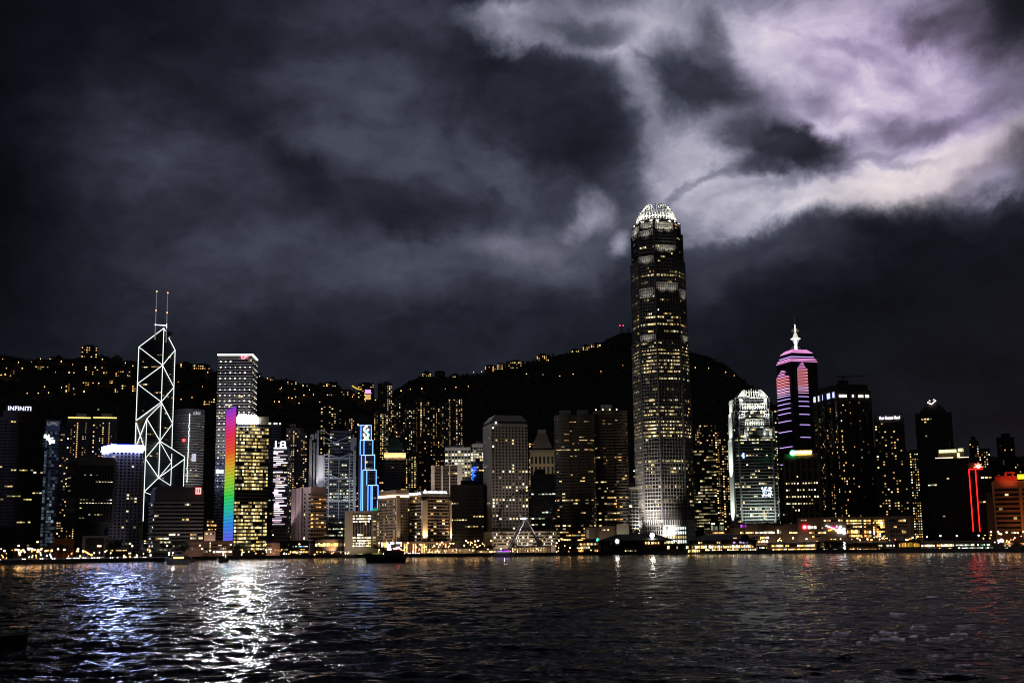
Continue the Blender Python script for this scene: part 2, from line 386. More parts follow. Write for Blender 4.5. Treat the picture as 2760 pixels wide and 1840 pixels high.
def panel(root, ed, f0, f1, z0, z1, mat, out=.6, name='sign_panel', th=.5):
    P, Q, n = ed; mb = MB(); mb.ebox(P.lerp(Q, f0), P.lerp(Q, f1), out-th, out, z0, z1); return mb.build(name, mat, root)
def zpx(px, py, pt): return PR(px, py, Vector(pt[:2]).length).z
def fpx(ed, px, py):              # fraction along edge for a pixel column
    P, Q, n = ed; d = azp(az(px, py), 1); t = Q-P
    return (P.y*d.x-P.x*d.y)/(t.x*d.y-t.y*d.x)
# ------------------------------------------------------------------ numpy noise
def vnoise(x, y, seed):
    xi = np.floor(x).astype(np.int64); yi = np.floor(y).astype(np.int64); xf = x-xi; yf = y-yi
    def h(a, b):
        n = (a*374761393 + b*668265263 + seed*1442695041) & 0xffffffff
        n = ((n ^ (n >> 13))*1274126177) & 0xffffffff
        return ((n ^ (n >> 16)) & 0xffff)/65535.0
    u = xf*xf*(3-2*xf); v = yf*yf*(3-2*yf)
    return (h(xi, yi)*(1-u)+h(xi+1, yi)*u)*(1-v)+(h(xi, yi+1)*(1-u)+h(xi+1, yi+1)*u)*v
def fbm(x, y, seed, o=5):
    s = 0; a = .5
    for k in range(o): s = s+a*(vnoise(x*2**k, y*2**k, seed+k)-.5); a *= .5
    return s
def gridmesh(name, X, Y, Z, mat):
    nr, nc = X.shape; me = bpy.data.meshes.new(name); nv = nr*nc
    me.vertices.add(nv); me.vertices.foreach_set('co', np.stack([X, Y, Z], -1).ravel())
    i = np.arange(nv).reshape(nr, nc); q = np.stack([i[:-1, :-1], i[:-1, 1:], i[1:, 1:], i[1:, :-1]], -1).reshape(-1, 4)
    nf = len(q); me.loops.add(nf*4); me.loops.foreach_set('vertex_index', q.ravel())
    me.polygons.add(nf); me.polygons.foreach_set('loop_start', np.arange(nf)*4); me.polygons.foreach_set('loop_total', np.full(nf, 4))
    me.polygons.foreach_set('use_smooth', np.ones(nf, bool)); me.update(); me.validate()
    me.materials.append(mat); o = bpy.data.objects.new(name, me); C.objects.link(o); return o
# ------------------------------------------------------------------ water
def water_mat():
    m = bpy.data.materials.new('harbour_water'); t = nodes_of(m)
    bs = nd(t, 'ShaderNodeBsdfPrincipled'); o = nd(t, 'ShaderNodeOutputMaterial'); t.links.new(bs.outputs[0], o.inputs[0])
    g = nd(t, 'ShaderNodeNewGeometry'); P = g.outputs['Position']
    bs.inputs['Base Color'].default_value = (.0015, .003, .004, 1); bs.inputs['IOR'].default_value = 1.17
    bs.inputs['Roughness'].default_value = .07; bs.inputs['Specular IOR Level'].default_value = .24
    n1 = NOISE(t, VM(t, 'MULTIPLY', P, (.55, .9, 1)), 1.0, 5, .6, .4)
    n2 = NOISE(t, VM(t, 'MULTIPLY', P, (.035, .09, 1)), 1.0, 3, .5, .2)
    patch = NOISE(t, VM(t, 'MULTIPLY', P, (.008, .016, 1)), 1.0, 3, .5)
    hgt = M(t, 'ADD', M(t, 'MULTIPLY', n1, M(t, 'MULTIPLY_ADD', patch, .9, .10)), M(t, 'MULTIPLY', n2, 2.2))
    bp = nd(t, 'ShaderNodeBump'); bp.inputs['Strength'].default_value = 1; bp.inputs['Distance'].default_value = .78
    put(t, bp.inputs['Height'], hgt); t.links.new(bp.outputs[0], bs.inputs['Normal'])
    return m
rs = np.random.RandomState(3)
R = np.concatenate([np.geomspace(18, 55, 30, endpoint=False), np.geomspace(55, 420, 560, endpoint=False), np.geomspace(420, 1500, 330, endpoint=False), np.geomspace(1500, 2300, 12), [5000, 14000]])
A = np.concatenate([np.linspace(-1.25, -.46, 60, endpoint=False), np.linspace(-.46, .46, 640, endpoint=False), np.linspace(.46, 1.25, 60)])
RR, AA = np.meshgrid(R, A, indexing='ij'); WX = RR*np.sin(AA); WY = RR*np.cos(AA); WZ = np.zeros_like(WX)
gap = np.maximum(np.gradient(R)[:, None], RR*.0015)
pat = .45+.8*np.clip(fbm(WX/90, WY/130, 5, 3)+.5, 0, 1)
for k in range(46):
    lam = .9*(14/.9)**rs.rand(); th = rs.normal(0, .75)+math.pi/2*.93
    kx, ky = math.cos(th)*2*math.pi/lam, math.sin(th)*2*math.pi/lam
    amp = .0074*lam**.66; fade = np.clip((lam/gap-2.2)/2.5, 0, 1)
    ph = kx*WX+ky*WY+rs.rand()*6.28+1.6*fbm(WX/(lam*3), WY/(lam*3), k+40, 2)
    WZ += amp*fade*pat*(1-np.abs(np.sin(ph/2))*2+.27)*1.2
water = struct(gridmesh('water', WX, WY, WZ, water_mat()))
# ------------------------------------------------------------------ ground and sea wall
SH = [(-500, 1530), (0, 1522), (200, 1517), (300, 1515), (440, 1513), (470, 1509), (720, 1505), (1000, 1502), (1300, 1498.6), (1450, 1497.3), (1600, 1495), (1900, 1492.5), (2400, 1488.5), (2760, 1487), (3300, 1482)]
SP = [WAT(*p) for p in SH]
def shore(px):
    a = az(px, 1495)
    for i in range(len(SP)-1):
        a0 = math.atan2(SP[i].x, SP[i].y); a1 = math.atan2(SP[i+1].x, SP[i+1].y)
        if a0 <= a <= a1 or i == len(SP)-2:
            f = (a-a0)/(a1-a0); r0 = SP[i].xy.length; r1 = SP[i+1].xy.length; return r0+(r1-r0)*f
    return SP[0].xy.length
def gmat():
    return wall(.035, .034, .032, .85, .3, .05)
mb = MB()
for i in range(len(SP)-1):
    a, b = SP[i], SP[i+1]
    fa, fb = a.xy.normalized()*2150, b.xy.normalized()*2150
    mb.face([(a.x, a.y, GZ), (b.x, b.y, GZ), (fb.x, fb.y, GZ), (fa.x, fa.y, GZ)])
struct(mb.build('ground', gmat()))
mb = MB()
for i in range(len(SP)-1):
    a, b = SP[i].xy, SP[i+1].xy; mb.ebox(a, b, .05, 1.2, -2, GZ+.35)
struct(mb.build('seawall', wall(.05, .048, .045, .8)))
# ------------------------------------------------------------------ hills
RG = [(-600, 990), (-200, 960), (0, 955), (60, 965), (100, 970), (145, 966), (216, 963), (265, 957), (330, 969), (400, 976), (474, 978), (566, 998), (620, 1001), (693, 1004), (721, 1023), (771, 1024), (818, 1033), (911, 1035), (925, 1048), (960, 1060), (1020, 1075), (1064, 1052), (1103, 1027), (1137, 1013), (1214, 1016), (1307, 1004), (1412, 980), (1444, 973), (1505, 954), (1571, 943), (1617, 926), (1636, 912), (1669, 898), (1706, 896), (1780, 912), (1856, 946), (1912, 960), (1954, 982), (1992, 1012), (2024, 1038), (2076, 1082), (2120, 1112), (2200, 1150), (2300, 1195), (2500, 1222), (2760, 1232), (3300, 1240)]
ra = np.array([az(*p) for p in RG]); rk = []
for p in RG:
    d = ray(*p); rk.append(d.z/math.hypot(d.x, d.y))
rk = np.array(rk); RD0 = 1900.0
def HT(a, rho):
    k = np.interp(a, ra, rk); rd = 2850+150*np.clip((a+.05)/.1, 0, 1); h = k*rd+CAMZ
    t = (rho-RD0)/(rd-RD0); x = np.sin(a)*rho; y = np.cos(a)*rho
    up_ = np.clip(t, 0, 1)**1.25*h; dn = h*(1-.45*np.clip(t-1, 0, 2))
    z = np.where(t <= 1, up_, dn)
    z = z+np.clip(t, 0, 1)*(1-np.clip(t, 0, 1)**6)*fbm(x/260, y/260, 11, 4)*70 + np.clip(t*4, 0, 1)*fbm(x/16, y/16, 17, 3)*9
    return z-3*(t < .02)
ga = np.linspace(-.75, .75, 760); gr = np.concatenate([np.linspace(RD0-10, 3050, 200), np.linspace(3070, 5200, 30)])
RR, AA = np.meshgrid(gr, ga, indexing='ij')
hm = bpy.data.materials.new('wooded_slope'); t = nodes_of(hm)
bs = nd(t, 'ShaderNodeBsdfPrincipled'); o = nd(t, 'ShaderNodeOutputMaterial'); t.links.new(bs.outputs[0], o.inputs[0])
g_ = nd(t, 'ShaderNodeNewGeometry'); n_ = NOISE(t, g_.outputs['Position'], .06, 6, .65)
put(t, bs.inputs['Base Color'], RAMP(t, n_, [(.3, (.010, .013, .008)), (.7, (.035, .045, .022))])); bs.inputs['Roughness'].default_value = .95
struct(gridmesh('hills', RR*np.sin(AA), RR*np.cos(AA), HT(AA, RR), hm))
def hillz(x, y): return float(HT(np.array([math.atan2(x, y)]), np.array([math.hypot(x, y)]))[0])
def hillpt(px, py, lo=2050, hi=3100):      # point of the slope seen at a pixel
    d = ray(px, py); k = d.z/math.hypot(d.x, d.y); a = math.atan2(d.x, d.y)
    rr = np.linspace(lo, hi, 500); zz = HT(np.full(500, a), rr)-(k*rr+CAMZ); i = np.where(zz > 0)[0]
    r = rr[i[0]] if len(i) else (2850 if a < 0 else 3000)
    x, y = math.sin(a)*r, math.cos(a)*r; return Vector((x, y, hillz(x, y)))
# forest canopy on the slopes: uncountable, one object
mb = MB(); rng = random.Random(5)
for _ in range(7000):
    a = rng.uniform(-.46, .46); k = float(np.interp(a, ra, rk)); rd = 2850+150*min(1, max(0, (a+.05)/.1))
    r = rd-abs(rng.gauss(0, 260)) if rng.random() < .7 else rng.uniform(2150, rd)
    if r < 2100: continue
    x, y = math.sin(a)*r, math.cos(a)*r; z = hillz(x, y); q = rng.uniform(3, 6.5)
    c = Vector((x, y, z+q*.2)); vs = [c+Vector((rng.uniform(-1, 1)*q, rng.uniform(-1, 1)*q, rng.uniform(-.2, .9)*q)) for _ in range(5)]
    mb.face([vs[0], vs[1], vs[2]]); mb.face([vs[0], vs[2], vs[3]]); mb.face([vs[1], vs[4], vs[3]]); mb.face([vs[4], vs[2], vs[0]])
fo = mb.build('forest_canopy', hm); tag(fo, 'dark evergreen woodland covering the steep hills behind the city', 'forest'); struct(fo, 'stuff')
# ------------------------------------------------------------------ special towers
def E(k, c, s, sample=False): return emit(c, s, sample)
WLINE = emit((.9, 1, .97), 1.5); BLUEW = emit((.62, .70, 1), 5)
# --- tall triangulated prism tower with white light lines
def prism_tower():
    Y0 = 1748.0; ac = az(427.5, 1290); ctr = azp(ac, Y0/math.cos(ac)); rt = Vector((math.cos(ac), -math.sin(ac))); fw = Vector((math.sin(ac), math.cos(ac)))
    k = Y0/math.cos(ac)/F*.985
    cnr = {'L': ctr-rt*62*k+fw*34*k, 'N': ctr-rt*34*k-fw*62*k, 'E': ctr+rt*62*k-fw*34*k, 'R': ctr+rt*31*k+fw*62*k, 'C': ctr}
    def zz(c, py): return zpx(431+{'L': -60, 'N': -34, 'E': 62, 'R': 32, 'C': 0}[c], py, cnr[c])
    root = thing('prism_tower', 'tall glass tower of stacked triangular prisms traced with white light lines and two masts', 'tower', (ctr.x, ctr.y, GZ-.4)); LAND.append((430, root['label']))
    gm = wall(.010, .013, .014, .35, .2)
    P = [('L', 'C', 'R', 935, 884, 943), ('N', 'C', 'L', 1128, 1085, 1133), ('E', 'R', 'C', 1230, 1222, 1188), ('N', 'E', 'C', 1400, 1395, 1385)]
    rng = random.Random(4)
    for a, b, c, ya, yb, yc in P:
        poly = [cnr[a], cnr[b], cnr[c]]; zs = [zz(a, ya), zz(b, yb), zz(c, yc)]
        ar = (poly[1]-poly[0]).cross(poly[2]-poly[0])
        if ar < 0: poly = poly[::-1]; zs = zs[::-1]
        mb = MB(); mb.prism(poly, GZ-.4, zs); mb.build('glass_prism', gm, root)
    for (a, b, zt, zb) in (('L', 'C', 940, 1150), ('C', 'R', 945, 1240), ('N', 'C', 1140, 1230), ('L', 'N', 1145, 1300), ('C', 'E', 1240, 1300)):
        e = (cnr[a], cnr[b]); t = (e[1]-e[0]).normalized(); n = Vector((t.y, -t.x))
        if n.dot(cnr[a]) > 0: continue
        facade(root, None, zz(a, zb), zz(a, zt)-4, 4.1, 3, .85, .3, 'office', .10, 'mix', rng, edges=[(e[0], e[1], n)])
    mb = MB(); r = .52
    def pt(c, py, o=.5):
        p = cnr[c]; d = (p-ctr); q = p+(d.normalized()*.6-fw*.8 if d.length > 1 else -fw*1.1); return Vector((q.x, q.y, zz(c, py)))
    def ln(*a):
        for (c0, y0), (c1, y1) in zip(a[:-1], a[1:]):
            mb = MB(); mb.tube(pt(c0, y0), pt(c1, y1), r, 6); mb.build('light_line', WLINE, root)
    ln(('L', 935), ('C', 884), ('R', 943)); ln(('L', 935), ('L', 1133)); ln(('R', 943), ('R', 1222)); ln(('C', 884), ('C', 1287))
    ln(('L', 935), ('C', 984), ('L', 1034), ('C', 1083), ('L', 1133)); ln(('R', 943), ('C', 984), ('R', 1043), ('C', 1083), ('R', 1141), ('C', 1188))
    ln(('L', 1133), ('C', 1089), ('N', 1128), ('C', 1188), ('N', 1235), ('C', 1287), ('N', 1325)); ln(('N', 1128), ('N', 1404)); ln(('L', 1138), ('L', 1210), ('N', 1128)); ln(('L', 1138), ('N', 1218))
    ln(('C', 1188), ('E', 1230), ('E', 1310)); ln(('E', 1237), ('C', 1287))
    # added tubes paint rear lines showing in the glass face towards the low prism
    q = cnr['C'].lerp(cnr['E'], .5)-fw*.9
    def qp(py): return Vector((q.x, q.y, zpx(460, py, q)))
    for y0, y1 in ((1222, 1305),): m = MB(); m.tube(qp(y0), qp(y1), r*.8); m.build('light_line', WLINE, root)
    for c, y0, y1 in (('C', 1190, 1245), ('C', 1287, 1245), ('C', 1287, 1308), ('N', 1325, 1353)):
        m = MB(); m.tube(pt(c, y0), qp(y1), r*.8); m.build('light_line', WLINE, root)
    # masts with aircraft lamps, roof frame
    mt = wall(.5, .5, .5, .4)
    for bx, tx, yt, yb in ((419, 418, 785, 892), (449, 450, 789, 900)):
        p = azp(az(bx, 880), cnr['C'].length); zt = PR(tx, yt, p.length).z; zb = PR(bx, yb, p.length).z-12
        m = MB(); m.tube((p.x, p.y, zb), (p.x, p.y, zt), .8, 6, r2=.45); ma = m.build('mast', emit((.5, .48, .5), .35), root)  # mast brightness is put in as emission, not received light
        for yy in (yt, (yt+yb)/2-2): m = MB(); m.ball((p.x, p.y, PR(tx, yy, p.length).z), 1.0); m.build('aircraft_lamp', emit((1, .25, .1), 6), ma)
        m = MB(); m.tube((p.x, p.y, zb), (p.x, p.y, PR(bx, 873, p.length).z), .7); m.build('light_line', emit((.9, 1, 1), 1.8), root)
    a, b = azp(az(417, 875), cnr['C'].length-1), azp(az(447, 877), cnr['C'].length-1)
    m = MB(); m.tube((a.x, a.y, PR(417, 875, a.length).z), (b.x, b.y, PR(447, 877, b.length).z), .7); m.build('light_line', emit((.9, 1, 1), 1.8), root)
    m = MB(); m.box(ctr.x-9, ctr.x+9, ctr.y+2, ctr.y+14, zz('C', 905), zz('C', 886)-3); m.build('roof_box', gm, root)
prism_tower()

# --- the tallest tower: eight-sided, stepped towards a crown of curved fins
def octagon(c, w, ch, th):
    a = w/2; b = ch/math.sqrt(2); pts = [(-a, -a-b), (a, -a-b), (a+b, -a), (a+b, a), (a, a+b), (-a, a+b), (-a-b, a), (-a-b, -a)]
    cs, sn = math.cos(th), math.sin(th); return [Vector((c.x+x*cs-y*sn, c.y+x*sn+y*cs)) for x, y in pts]
def fin_tower():
    Y0 = 1500.0; am = az(1795, 1440); c = azp(am, Y0/math.cos(am)+28); k = c.length/F*1.0
    th = -am+math.radians(20)        # turned so that its left face shows
    base = octagon(c, 66*k*.985, 49.6*k*.985, th); base = base[6:]+base[:6]
    def zc(py): return PR(1790, py, c.length-28).z
    root = thing('fin_crowned_skyscraper', 'tallest skyscraper of the skyline with stepped dark shaft and white crown of curved fins', 'skyscraper', (c.x, c.y, GZ-.4)); LAND.append((1795, root['label']))
    dk = wall(.10, .10, .105, .35); rb = wall(.22, .21, .19, .45); pale = wall(.75, .75, .74, .4)
    tiers = [(None, 918, 1.0, 1.0), (918, 697, .965, .955), (697, 622, .915, .905), (622, 592, .845, .84), (592, 583, .75, .75)]
    rng = random.Random(12); S_ = lambda s: [c+(p-c)*s for p in base]
    for i, (yb, yt, s, _) in enumerate(tiers):
        z0 = GZ-.4 if yb is None else zc(yb); z1 = zc(yt); poly = S_(s)
        mb = MB(); mb.prism(poly, z0, z1); mb.build('shaft', dk, root); ed = visible(poly)
        if i == 4: continue
        zb = z0+(48 if i == 0 else 1)
        hot = {}
        if i == 0:
            nfl = int(round((z1-1-zb)/4.3)); hot = {}
            for j in range(nfl):
                y = 918+(j+.5)*(1400-918)/nfl
                hot[j] = (.95 if y < 1020 and j % 5 != 4 and y > 940 else .9 if 1140 < y < 1200 and rng.random() < .4 else rng.choice([.03, .06, .12, .4, .08, .6]))
            facade(root, poly, zb, z1-1, 4.3, 1.9, .86, .52, 'office', .1, [(YEL, 6), (WHT, 2), (DIMY, 5)], rng, edges=ed, hot=hot)
        else:
            facade(root, poly, zb, z1-1, 4.3, 1.9, .86, .5, 'office', .26, [(YEL, 6), (WHT, 2), (AMB, .5), (DIMY, 5)], rng, edges=ed)
        ledges(root, ed, zb if i else z0+40, z1, 4.3, .9 if i == 0 else .7, .7, rb)
        fins(root, ed, z0+(36 if i == 0 else 0), z1, 3.6, 1.1, .45, rb if i < 2 else dk)
        mb = MB()
        for P, Q, n in ed:
            for e in (P, Q): mb.ebox(e-(Q-P).normalized()*.9, e+(Q-P).normalized()*.9, 0, 1.4, z0, z1)
        mb.build('corner_pier', dk, root)
    ed0 = visible(base)
    # brightly lit white grille of the banking halls at the foot
    fr = [e for e in ed0 if (e[1]-e[0]).length > 25]
    lg = lit((.80, 1, .90), (.95, 1, .92), 2.6)
    mb = MB()
    for r_ in range(4):
        za, zb_ = zc(1463-r_*12), zc(1463-r_*12-7.5)
        for P, Q, n in ed0: facade(root, None, za, zb_, zb_-za, 2.9, .6, 1, 'office', 0, 'cool', rng, edges=[(P, Q, n)], fill=(lg if r_ != 1 else YEL) if (P, Q, n) in fr[-1:] else GL, off=.5)
    ledges(root, ed0, zc(1466), zc(1416), (zc(1416)-zc(1466))/4, 1.3, 1.6, pale); fins(root, ed0, zc(1468), zc(1400), 2.9, 1.5, .8, pale)
    # white mullion bands picked out at the setbacks
    for (i, yb, yt, sel) in ((3, 611, 597, (1, 2)), (3, 617, 601, (2,)), (2, 674, 660, (2,)), (1, 706, 690, (1,)), (1, 782, 762, (2,)), (1, 800, 776, (1, 3)), (0, 915, 902, (1, 3)), (3, 626, 603, (0,)), (2, 634, 620, (1,))):
        ed = visible(S_(tiers[i][2])); nb = MB(); zl, zh = zc(yb), zc(yt)
        for j in sel:
            if j >= len(ed): continue
            P, Q, n = ed[j]; t = (Q-P).normalized(); ln_ = (Q-P).length; m_ = max(2, int(ln_/2.6))
            for q in range(m_+1):
                cc = P+t*(1+(ln_-2)*q/m_); nb.ebox(cc-t*.45, cc+t*.45, 0, 1.8, zl, zh)
            for zz_ in (zl+(zh-zl)*.3, zl+(zh-zl)*.62, zh): nb.ebox(P+t, Q-t, 0, 1.6, zz_-.4, zz_+.4)
            pw = 11000 if j == 0 and i == 3 else 4200
            for f in ((.3, .7) if ln_ > 25 else (.5,)):
                flood((*(P.lerp(Q, f)+n*9), zl-6), (*(P.lerp(Q, f)+n*1), (zl+zh)/2+2), pw*.62, 80, (1, .93, .76))
        nb.build('mullion_band', pale, root)
        if (i, sel) == (3, (0,)):
            P, Q, n = ed[0]; m = MB(); m.ebox(P.lerp(Q, .04), P.lerp(Q, .97), 0, 1.2, zl, zh); m.build('louvre_panel', pale, root)
    # crown of fins curving inward
    zb = zc(586); H = zc(537)-zb; prof = [(0, .75), (.18, .74), (.4, .70), (.62, .62), (.8, .53), (.93, .44), (1.0, .38)]
    def ps(p, h):
        s = np.interp(h, [a for a, _ in prof], [b for _, b in prof]); return c+(p-c)*float(s)
    for e in range(8):
        P, Q = base[e], base[(e+1) % 8]; n_ = 6 if e % 2 == 0 else 4
        for q in range(n_):
            b0 = P.lerp(Q, (q+.5)/n_); top = 1.0 if e % 2 == 0 else .93; mb = MB(); t = (Q-P).normalized()
            hs = [top*j/8 for j in range(9)]
            for h0, h1 in zip(hs[:-1], hs[1:]):
                a0, a1 = ps(b0, h0), ps(b0, h1); dr = (b0-c).normalized(); w = .58*(1-.45*h0)
                th_ = 2.6-1.4*h0
                v = [a0+t*w, a0-t*w, a0-t*w-dr*th_, a0+t*w-dr*th_]; u = [a1+t*w, a1-t*w, a1-t*w-dr*th_, a1+t*w-dr*th_]
                mb.prism([Vector((x.x, x.y)) for x in v][::-1], zb+H*h0, zb+H*h1, top=[Vector((x.x, x.y)) for x in u][::-1])
            mb.build('crown_fin', pale, root)
    mb = MB()
    for h in (.08, .2):
        ring = [ps(p, h) for p in base]
        for P, Q in zip(ring, ring[1:]+ring[:1]): mb.ebox(P, Q, -1.6, -.9, zb+H*h-.4, zb+H*h+.4)
    mb.build('crown_ring', pale, root)
    ring = [c+(p-c)*.56 for p in base]; mb = MB(); mb.prism(ring, zb, zb+H*.22); mb.build('crown_core', wall(.6, .6, .58, .5), root)
    ring = [c+(p-c)*.86 for p in base]
    for e in range(8):
        P, Q = ring[e], ring[(e+1) % 8]; m_ = (P+Q)/2
        if e in (5, 6): continue
        for f in (.2, .8):
            q = c+(P.lerp(Q, f)-c)*1.12; i_ = c+(P.lerp(Q, f)-c)*.5
            flood((q.x, q.y, zb-5), (i_.x, i_.y, zb+H*.8), 34000, 75, (1, 1, .86))
    for e in (1, 2, 3): q = c+(base[e]-c)*.5; flood((q.x, q.y, zb+H*.45), (q.x*1.0, q.y+6, zb+H), 16000, 130, (1, 1, .9))
    # floodlights at the foot washing the lower shaft
    for j, pw, up in ((0, .5e6, 90), (1, 1.05e6, 90), (2, .25e6, 30)):
        P, Q, n = ed0[j]
        for f in (.15, .5, .85) if j < 2 else (.15,): q = P.lerp(Q, f)+n*(20+j*6 if j < 2 else 24); flood((q.x, q.y, 10), (*(P.lerp(Q, f)), up), pw*.42, 62, (1, .92, .84), .9)
fin_tower()

# --- its smaller sister
def small_sister():
    root, poly, ed, zt = tower('small_crowned_tower', 'shorter floodlit tower with stepped shoulders and white spiked crown beside the tallest one', 1966, 2106, 1168, 1640, xc=1990, side='L', sl=52, plant=False, yref=1420, yt_=0) if False else (None,)*4
    Y0 = 1640
    poly = foot_corner(1971, 1988, 2103, 1412, Y0, 'L', 46); c = sum(poly, Vector((0, 0)))/4
    def zc(py): return PR(2035, py, poly[1].length).z
    root = thing('small_crowned_tower', 'shorter floodlit tower with stepped shoulders and white spiked crown beside the tallest one', 'tower', (c.x, c.y, GZ-.4)); LAND.append((2035, root['label']))
    dk = wall(.11, .115, .12, .35); pale = wall(.75, .76, .74, .4); rb = wall(.30, .32, .31, .5); rng = random.Random(9)
    # chamfer the corners
    def oct_(s):
        o = []
        for i in range(4):
            p, a, b = poly[i], poly[i-1], poly[(i+1) % 4]
            o += [p+(a-p).normalized()*6, p+(b-p).normalized()*6]
        return [c+(q-c)*s for q in o]
    tiers = [(None, 1178, 1.0), (1178, 1150, .955), (1150, 1105, .90), (1105, 1068, .80)]
    for i, (yb, yt, s) in enumerate(tiers):
        z0 = GZ-.4 if yb is None else zc(yb); z1 = zc(yt); p_ = oct_(s); mb = MB(); mb.prism(p_, z0, z1); mb.build('shaft', dk, root); e = visible(p_)
        if i == 0:
            facade(root, None, z0+14, z1-1, 4.1, 2.2, .84, .55, 'office', .22, [(YEL, 4), (WHT, 3), (COOL, 2), (DIMY, 3)], rng, edges=e)
            ledges(root, e, z0+14, z1, 4.1, 1.0, 1.1, rb)
        else:
            facade(root, None, z0, z1-.5, 4.1, 2.2, .84, .5, 'office', .12, [(YEL, 3), (WHT, 3)], rng, edges=e)
            ledges(root, e, z0, z1, 8.2, .8, .6, rb)
        mb = MB()
        for P, Q, n in e:
            for q in (P, Q): mb.ebox(q-(Q-P).normalized()*.7, q+(Q-P).normalized()*.7, 0, 1.2, z0, z1)
        mb.build('corner_pier', rb, root)
    # uplit mullion bands
    for s, yb, yt, f0, f1, pw in ((.80, 1101, 1085, .08, .92, 9000), (.90, 1144, 1128, .2, .8, 5000), (.90, 1121, 1106, 0, .18, 6000), (.90, 1121, 1106, .84, 1, 6000), (1, 1173, 1156, .18, .27, 4000), (1, 1173, 1156, .74, .82, 4000), (1, 1173, 1156, .94, 1.0, 4000), (.80, 1085, 1072, 0, .08, 3000), (.80, 1085, 1072, .92, 1, 3000)):
        e = max(visible(oct_(s)), key=lambda k: (k[1]-k[0]).length*abs(k[2].y)); P, Q, n = e; t = (Q-P); zl, zh = zc(yb), zc(yt); nb = MB(); m_ = max(2, int(t.length*(f1-f0)/2.2))
        for q in range(m_+1): cc = P+t*(f0+(f1-f0)*q/m_); nb.ebox(cc-t.normalized()*.4, cc+t.normalized()*.4, 0, 1.7, zl, zh)
        for zz_ in (zl+(zh-zl)*.45, zh): nb.ebox(P+t*f0, P+t*f1, 0, 1.5, zz_-.5, zz_+.5)
        nb.build('mullion_band', pale, root)
        for f in ([f0+.1*(f1-f0), (f0+f1)/2, f1-.1*(f1-f0)] if f1-f0 > .3 else [(f0+f1)/2]):
            q = P+t*f+n*8; flood((q.x, q.y, zl-5), (*(P+t*f), (zl+zh)/2+1), pw*1.5, 95, (1, 1, .88))
    # left edge fins floodlit white over the whole height
    e0 = visible(oct_(1.0))[0]; P, Q, n = e0
    for s, yb, yt in ((1.0, 1412, 1180), (.955, 1178, 1108), (.9, 1105, 1072)):
        P, Q, n = visible(oct_(s))[0]; m = MB(); m.ebox(P.lerp(Q, .1), P.lerp(Q, .95), 0, 1.5, zc(yb), zc(yt)); m.build('side_louvre', pale, root)
        q = P.lerp(Q, .5)+n*22
        flood((q.x, q.y, zc(yb)-4), (*(P.lerp(Q, .5)), zc((yb*2+yt)/3)), 1.6e5 if s == 1 else 3e4, 80, (.92, 1, .88))
        if s == 1: flood((q.x, q.y, zc(1290)), (*(P.lerp(Q, .5)), zc(1230)), 1.4e5, 90, (.92, 1, .88))
    # crown: two solid horns and spikes between them
    ring = oct_(.80); e = max(visible(ring), key=lambda k: (k[1]-k[0]).length*abs(k[2].y)); P, Q, n = e; zb = zc(1068)
    for f, sg in ((0, 1), (1, -1)):
        for dep in (0, 30):
            t = (Q-P).normalized()*sg; b0 = (P if f == 0 else Q)-t*3-n*dep; mb = MB()
            pr = [(0, 0), (.25, 1.5), (.55, 4), (.8, 6.5), (1, 9)]; H = zc(1047)-zb
            for (h0, o0), (h1, o1) in zip(pr[:-1], pr[1:]):
                a0 = b0+t*o0; a1 = b0+t*o1; e0_ = b0+t*11
                pl = [a0, e0_, e0_-n*7, a0-n*7]; tp = [a1, e0_, e0_-n*7, a1-n*7]
                if sg < 0: pl = [pl[1], pl[0], pl[3], pl[2]]; tp = [tp[1], tp[0], tp[3], tp[2]]
                mb.prism(pl, zb+H*h0, zb+H*h1, top=tp)
            mb.build('crown_horn', pale, root)
    for j in range(1, 9):
        q = P.lerp(Q, .1+.8*j/9); m = MB(); m.ebox(q-(Q-P).normalized()*.55, q+(Q-P).normalized()*.55, -1.5, 0, zb-.5, zc(1044 if j == 4 else 1048)); m.build('crown_fin', pale, root)
    m = MB(); m.ebox(P.lerp(Q, .1), P.lerp(Q, .9), -1.3, -.2, zc(1055), zc(1053)); m.ebox(P.lerp(Q, .05), P.lerp(Q, .95), -1.6, 0, zb-2, zb+1.5); m.build('crown_ring', pale, root)
    for f in (.02, .2, .4, .6, .8, .98): q = P.lerp(Q, f)+n*9; flood((q.x, q.y, zb-7), (*(P.lerp(Q, f)-n*3), zb+5), 9000, 80, (1, .95, .88))
    P, Q, n = visible(oct_(1.0))[1] if len(visible(oct_(1.0))) > 2 else visible(oct_(1.0))[0]
    e = max(visible(oct_(1.0)), key=lambda k: (k[1]-k[0]).length*abs(k[2].y)); P, Q, n = e
    for f in (.15, .4, .65, .9): q = P.lerp(Q, f)+n*20; flood((q.x, q.y, zc(1420)), (*(P.lerp(Q, f)), zc(1370)), 5.0e4, 75, (.92, 1, .88), .9)
    # mosaic of blue-white screens on the right
    mb = MB()
    for _ in range(70):
        f = rng.uniform(.60, .93); z = zc(rng.uniform(1313, 1341)); a = P.lerp(Q, f); b = P.lerp(Q, f+.025); mb.ebox(a, b, .5, 1.3, z, z+1.6)
    mb.build('screen_mosaic', lit((.55, .75, 1), (.9, 1, 1), 2.2), root)
    m = MB(); a = P.lerp(Q, .10); m.ebox(a, P.lerp(Q, .14), .5, 1.5, zc(1233), zc(1219)); m.build('blue_sign', emit((.45, .6, 1), 4), root)
small_sister()

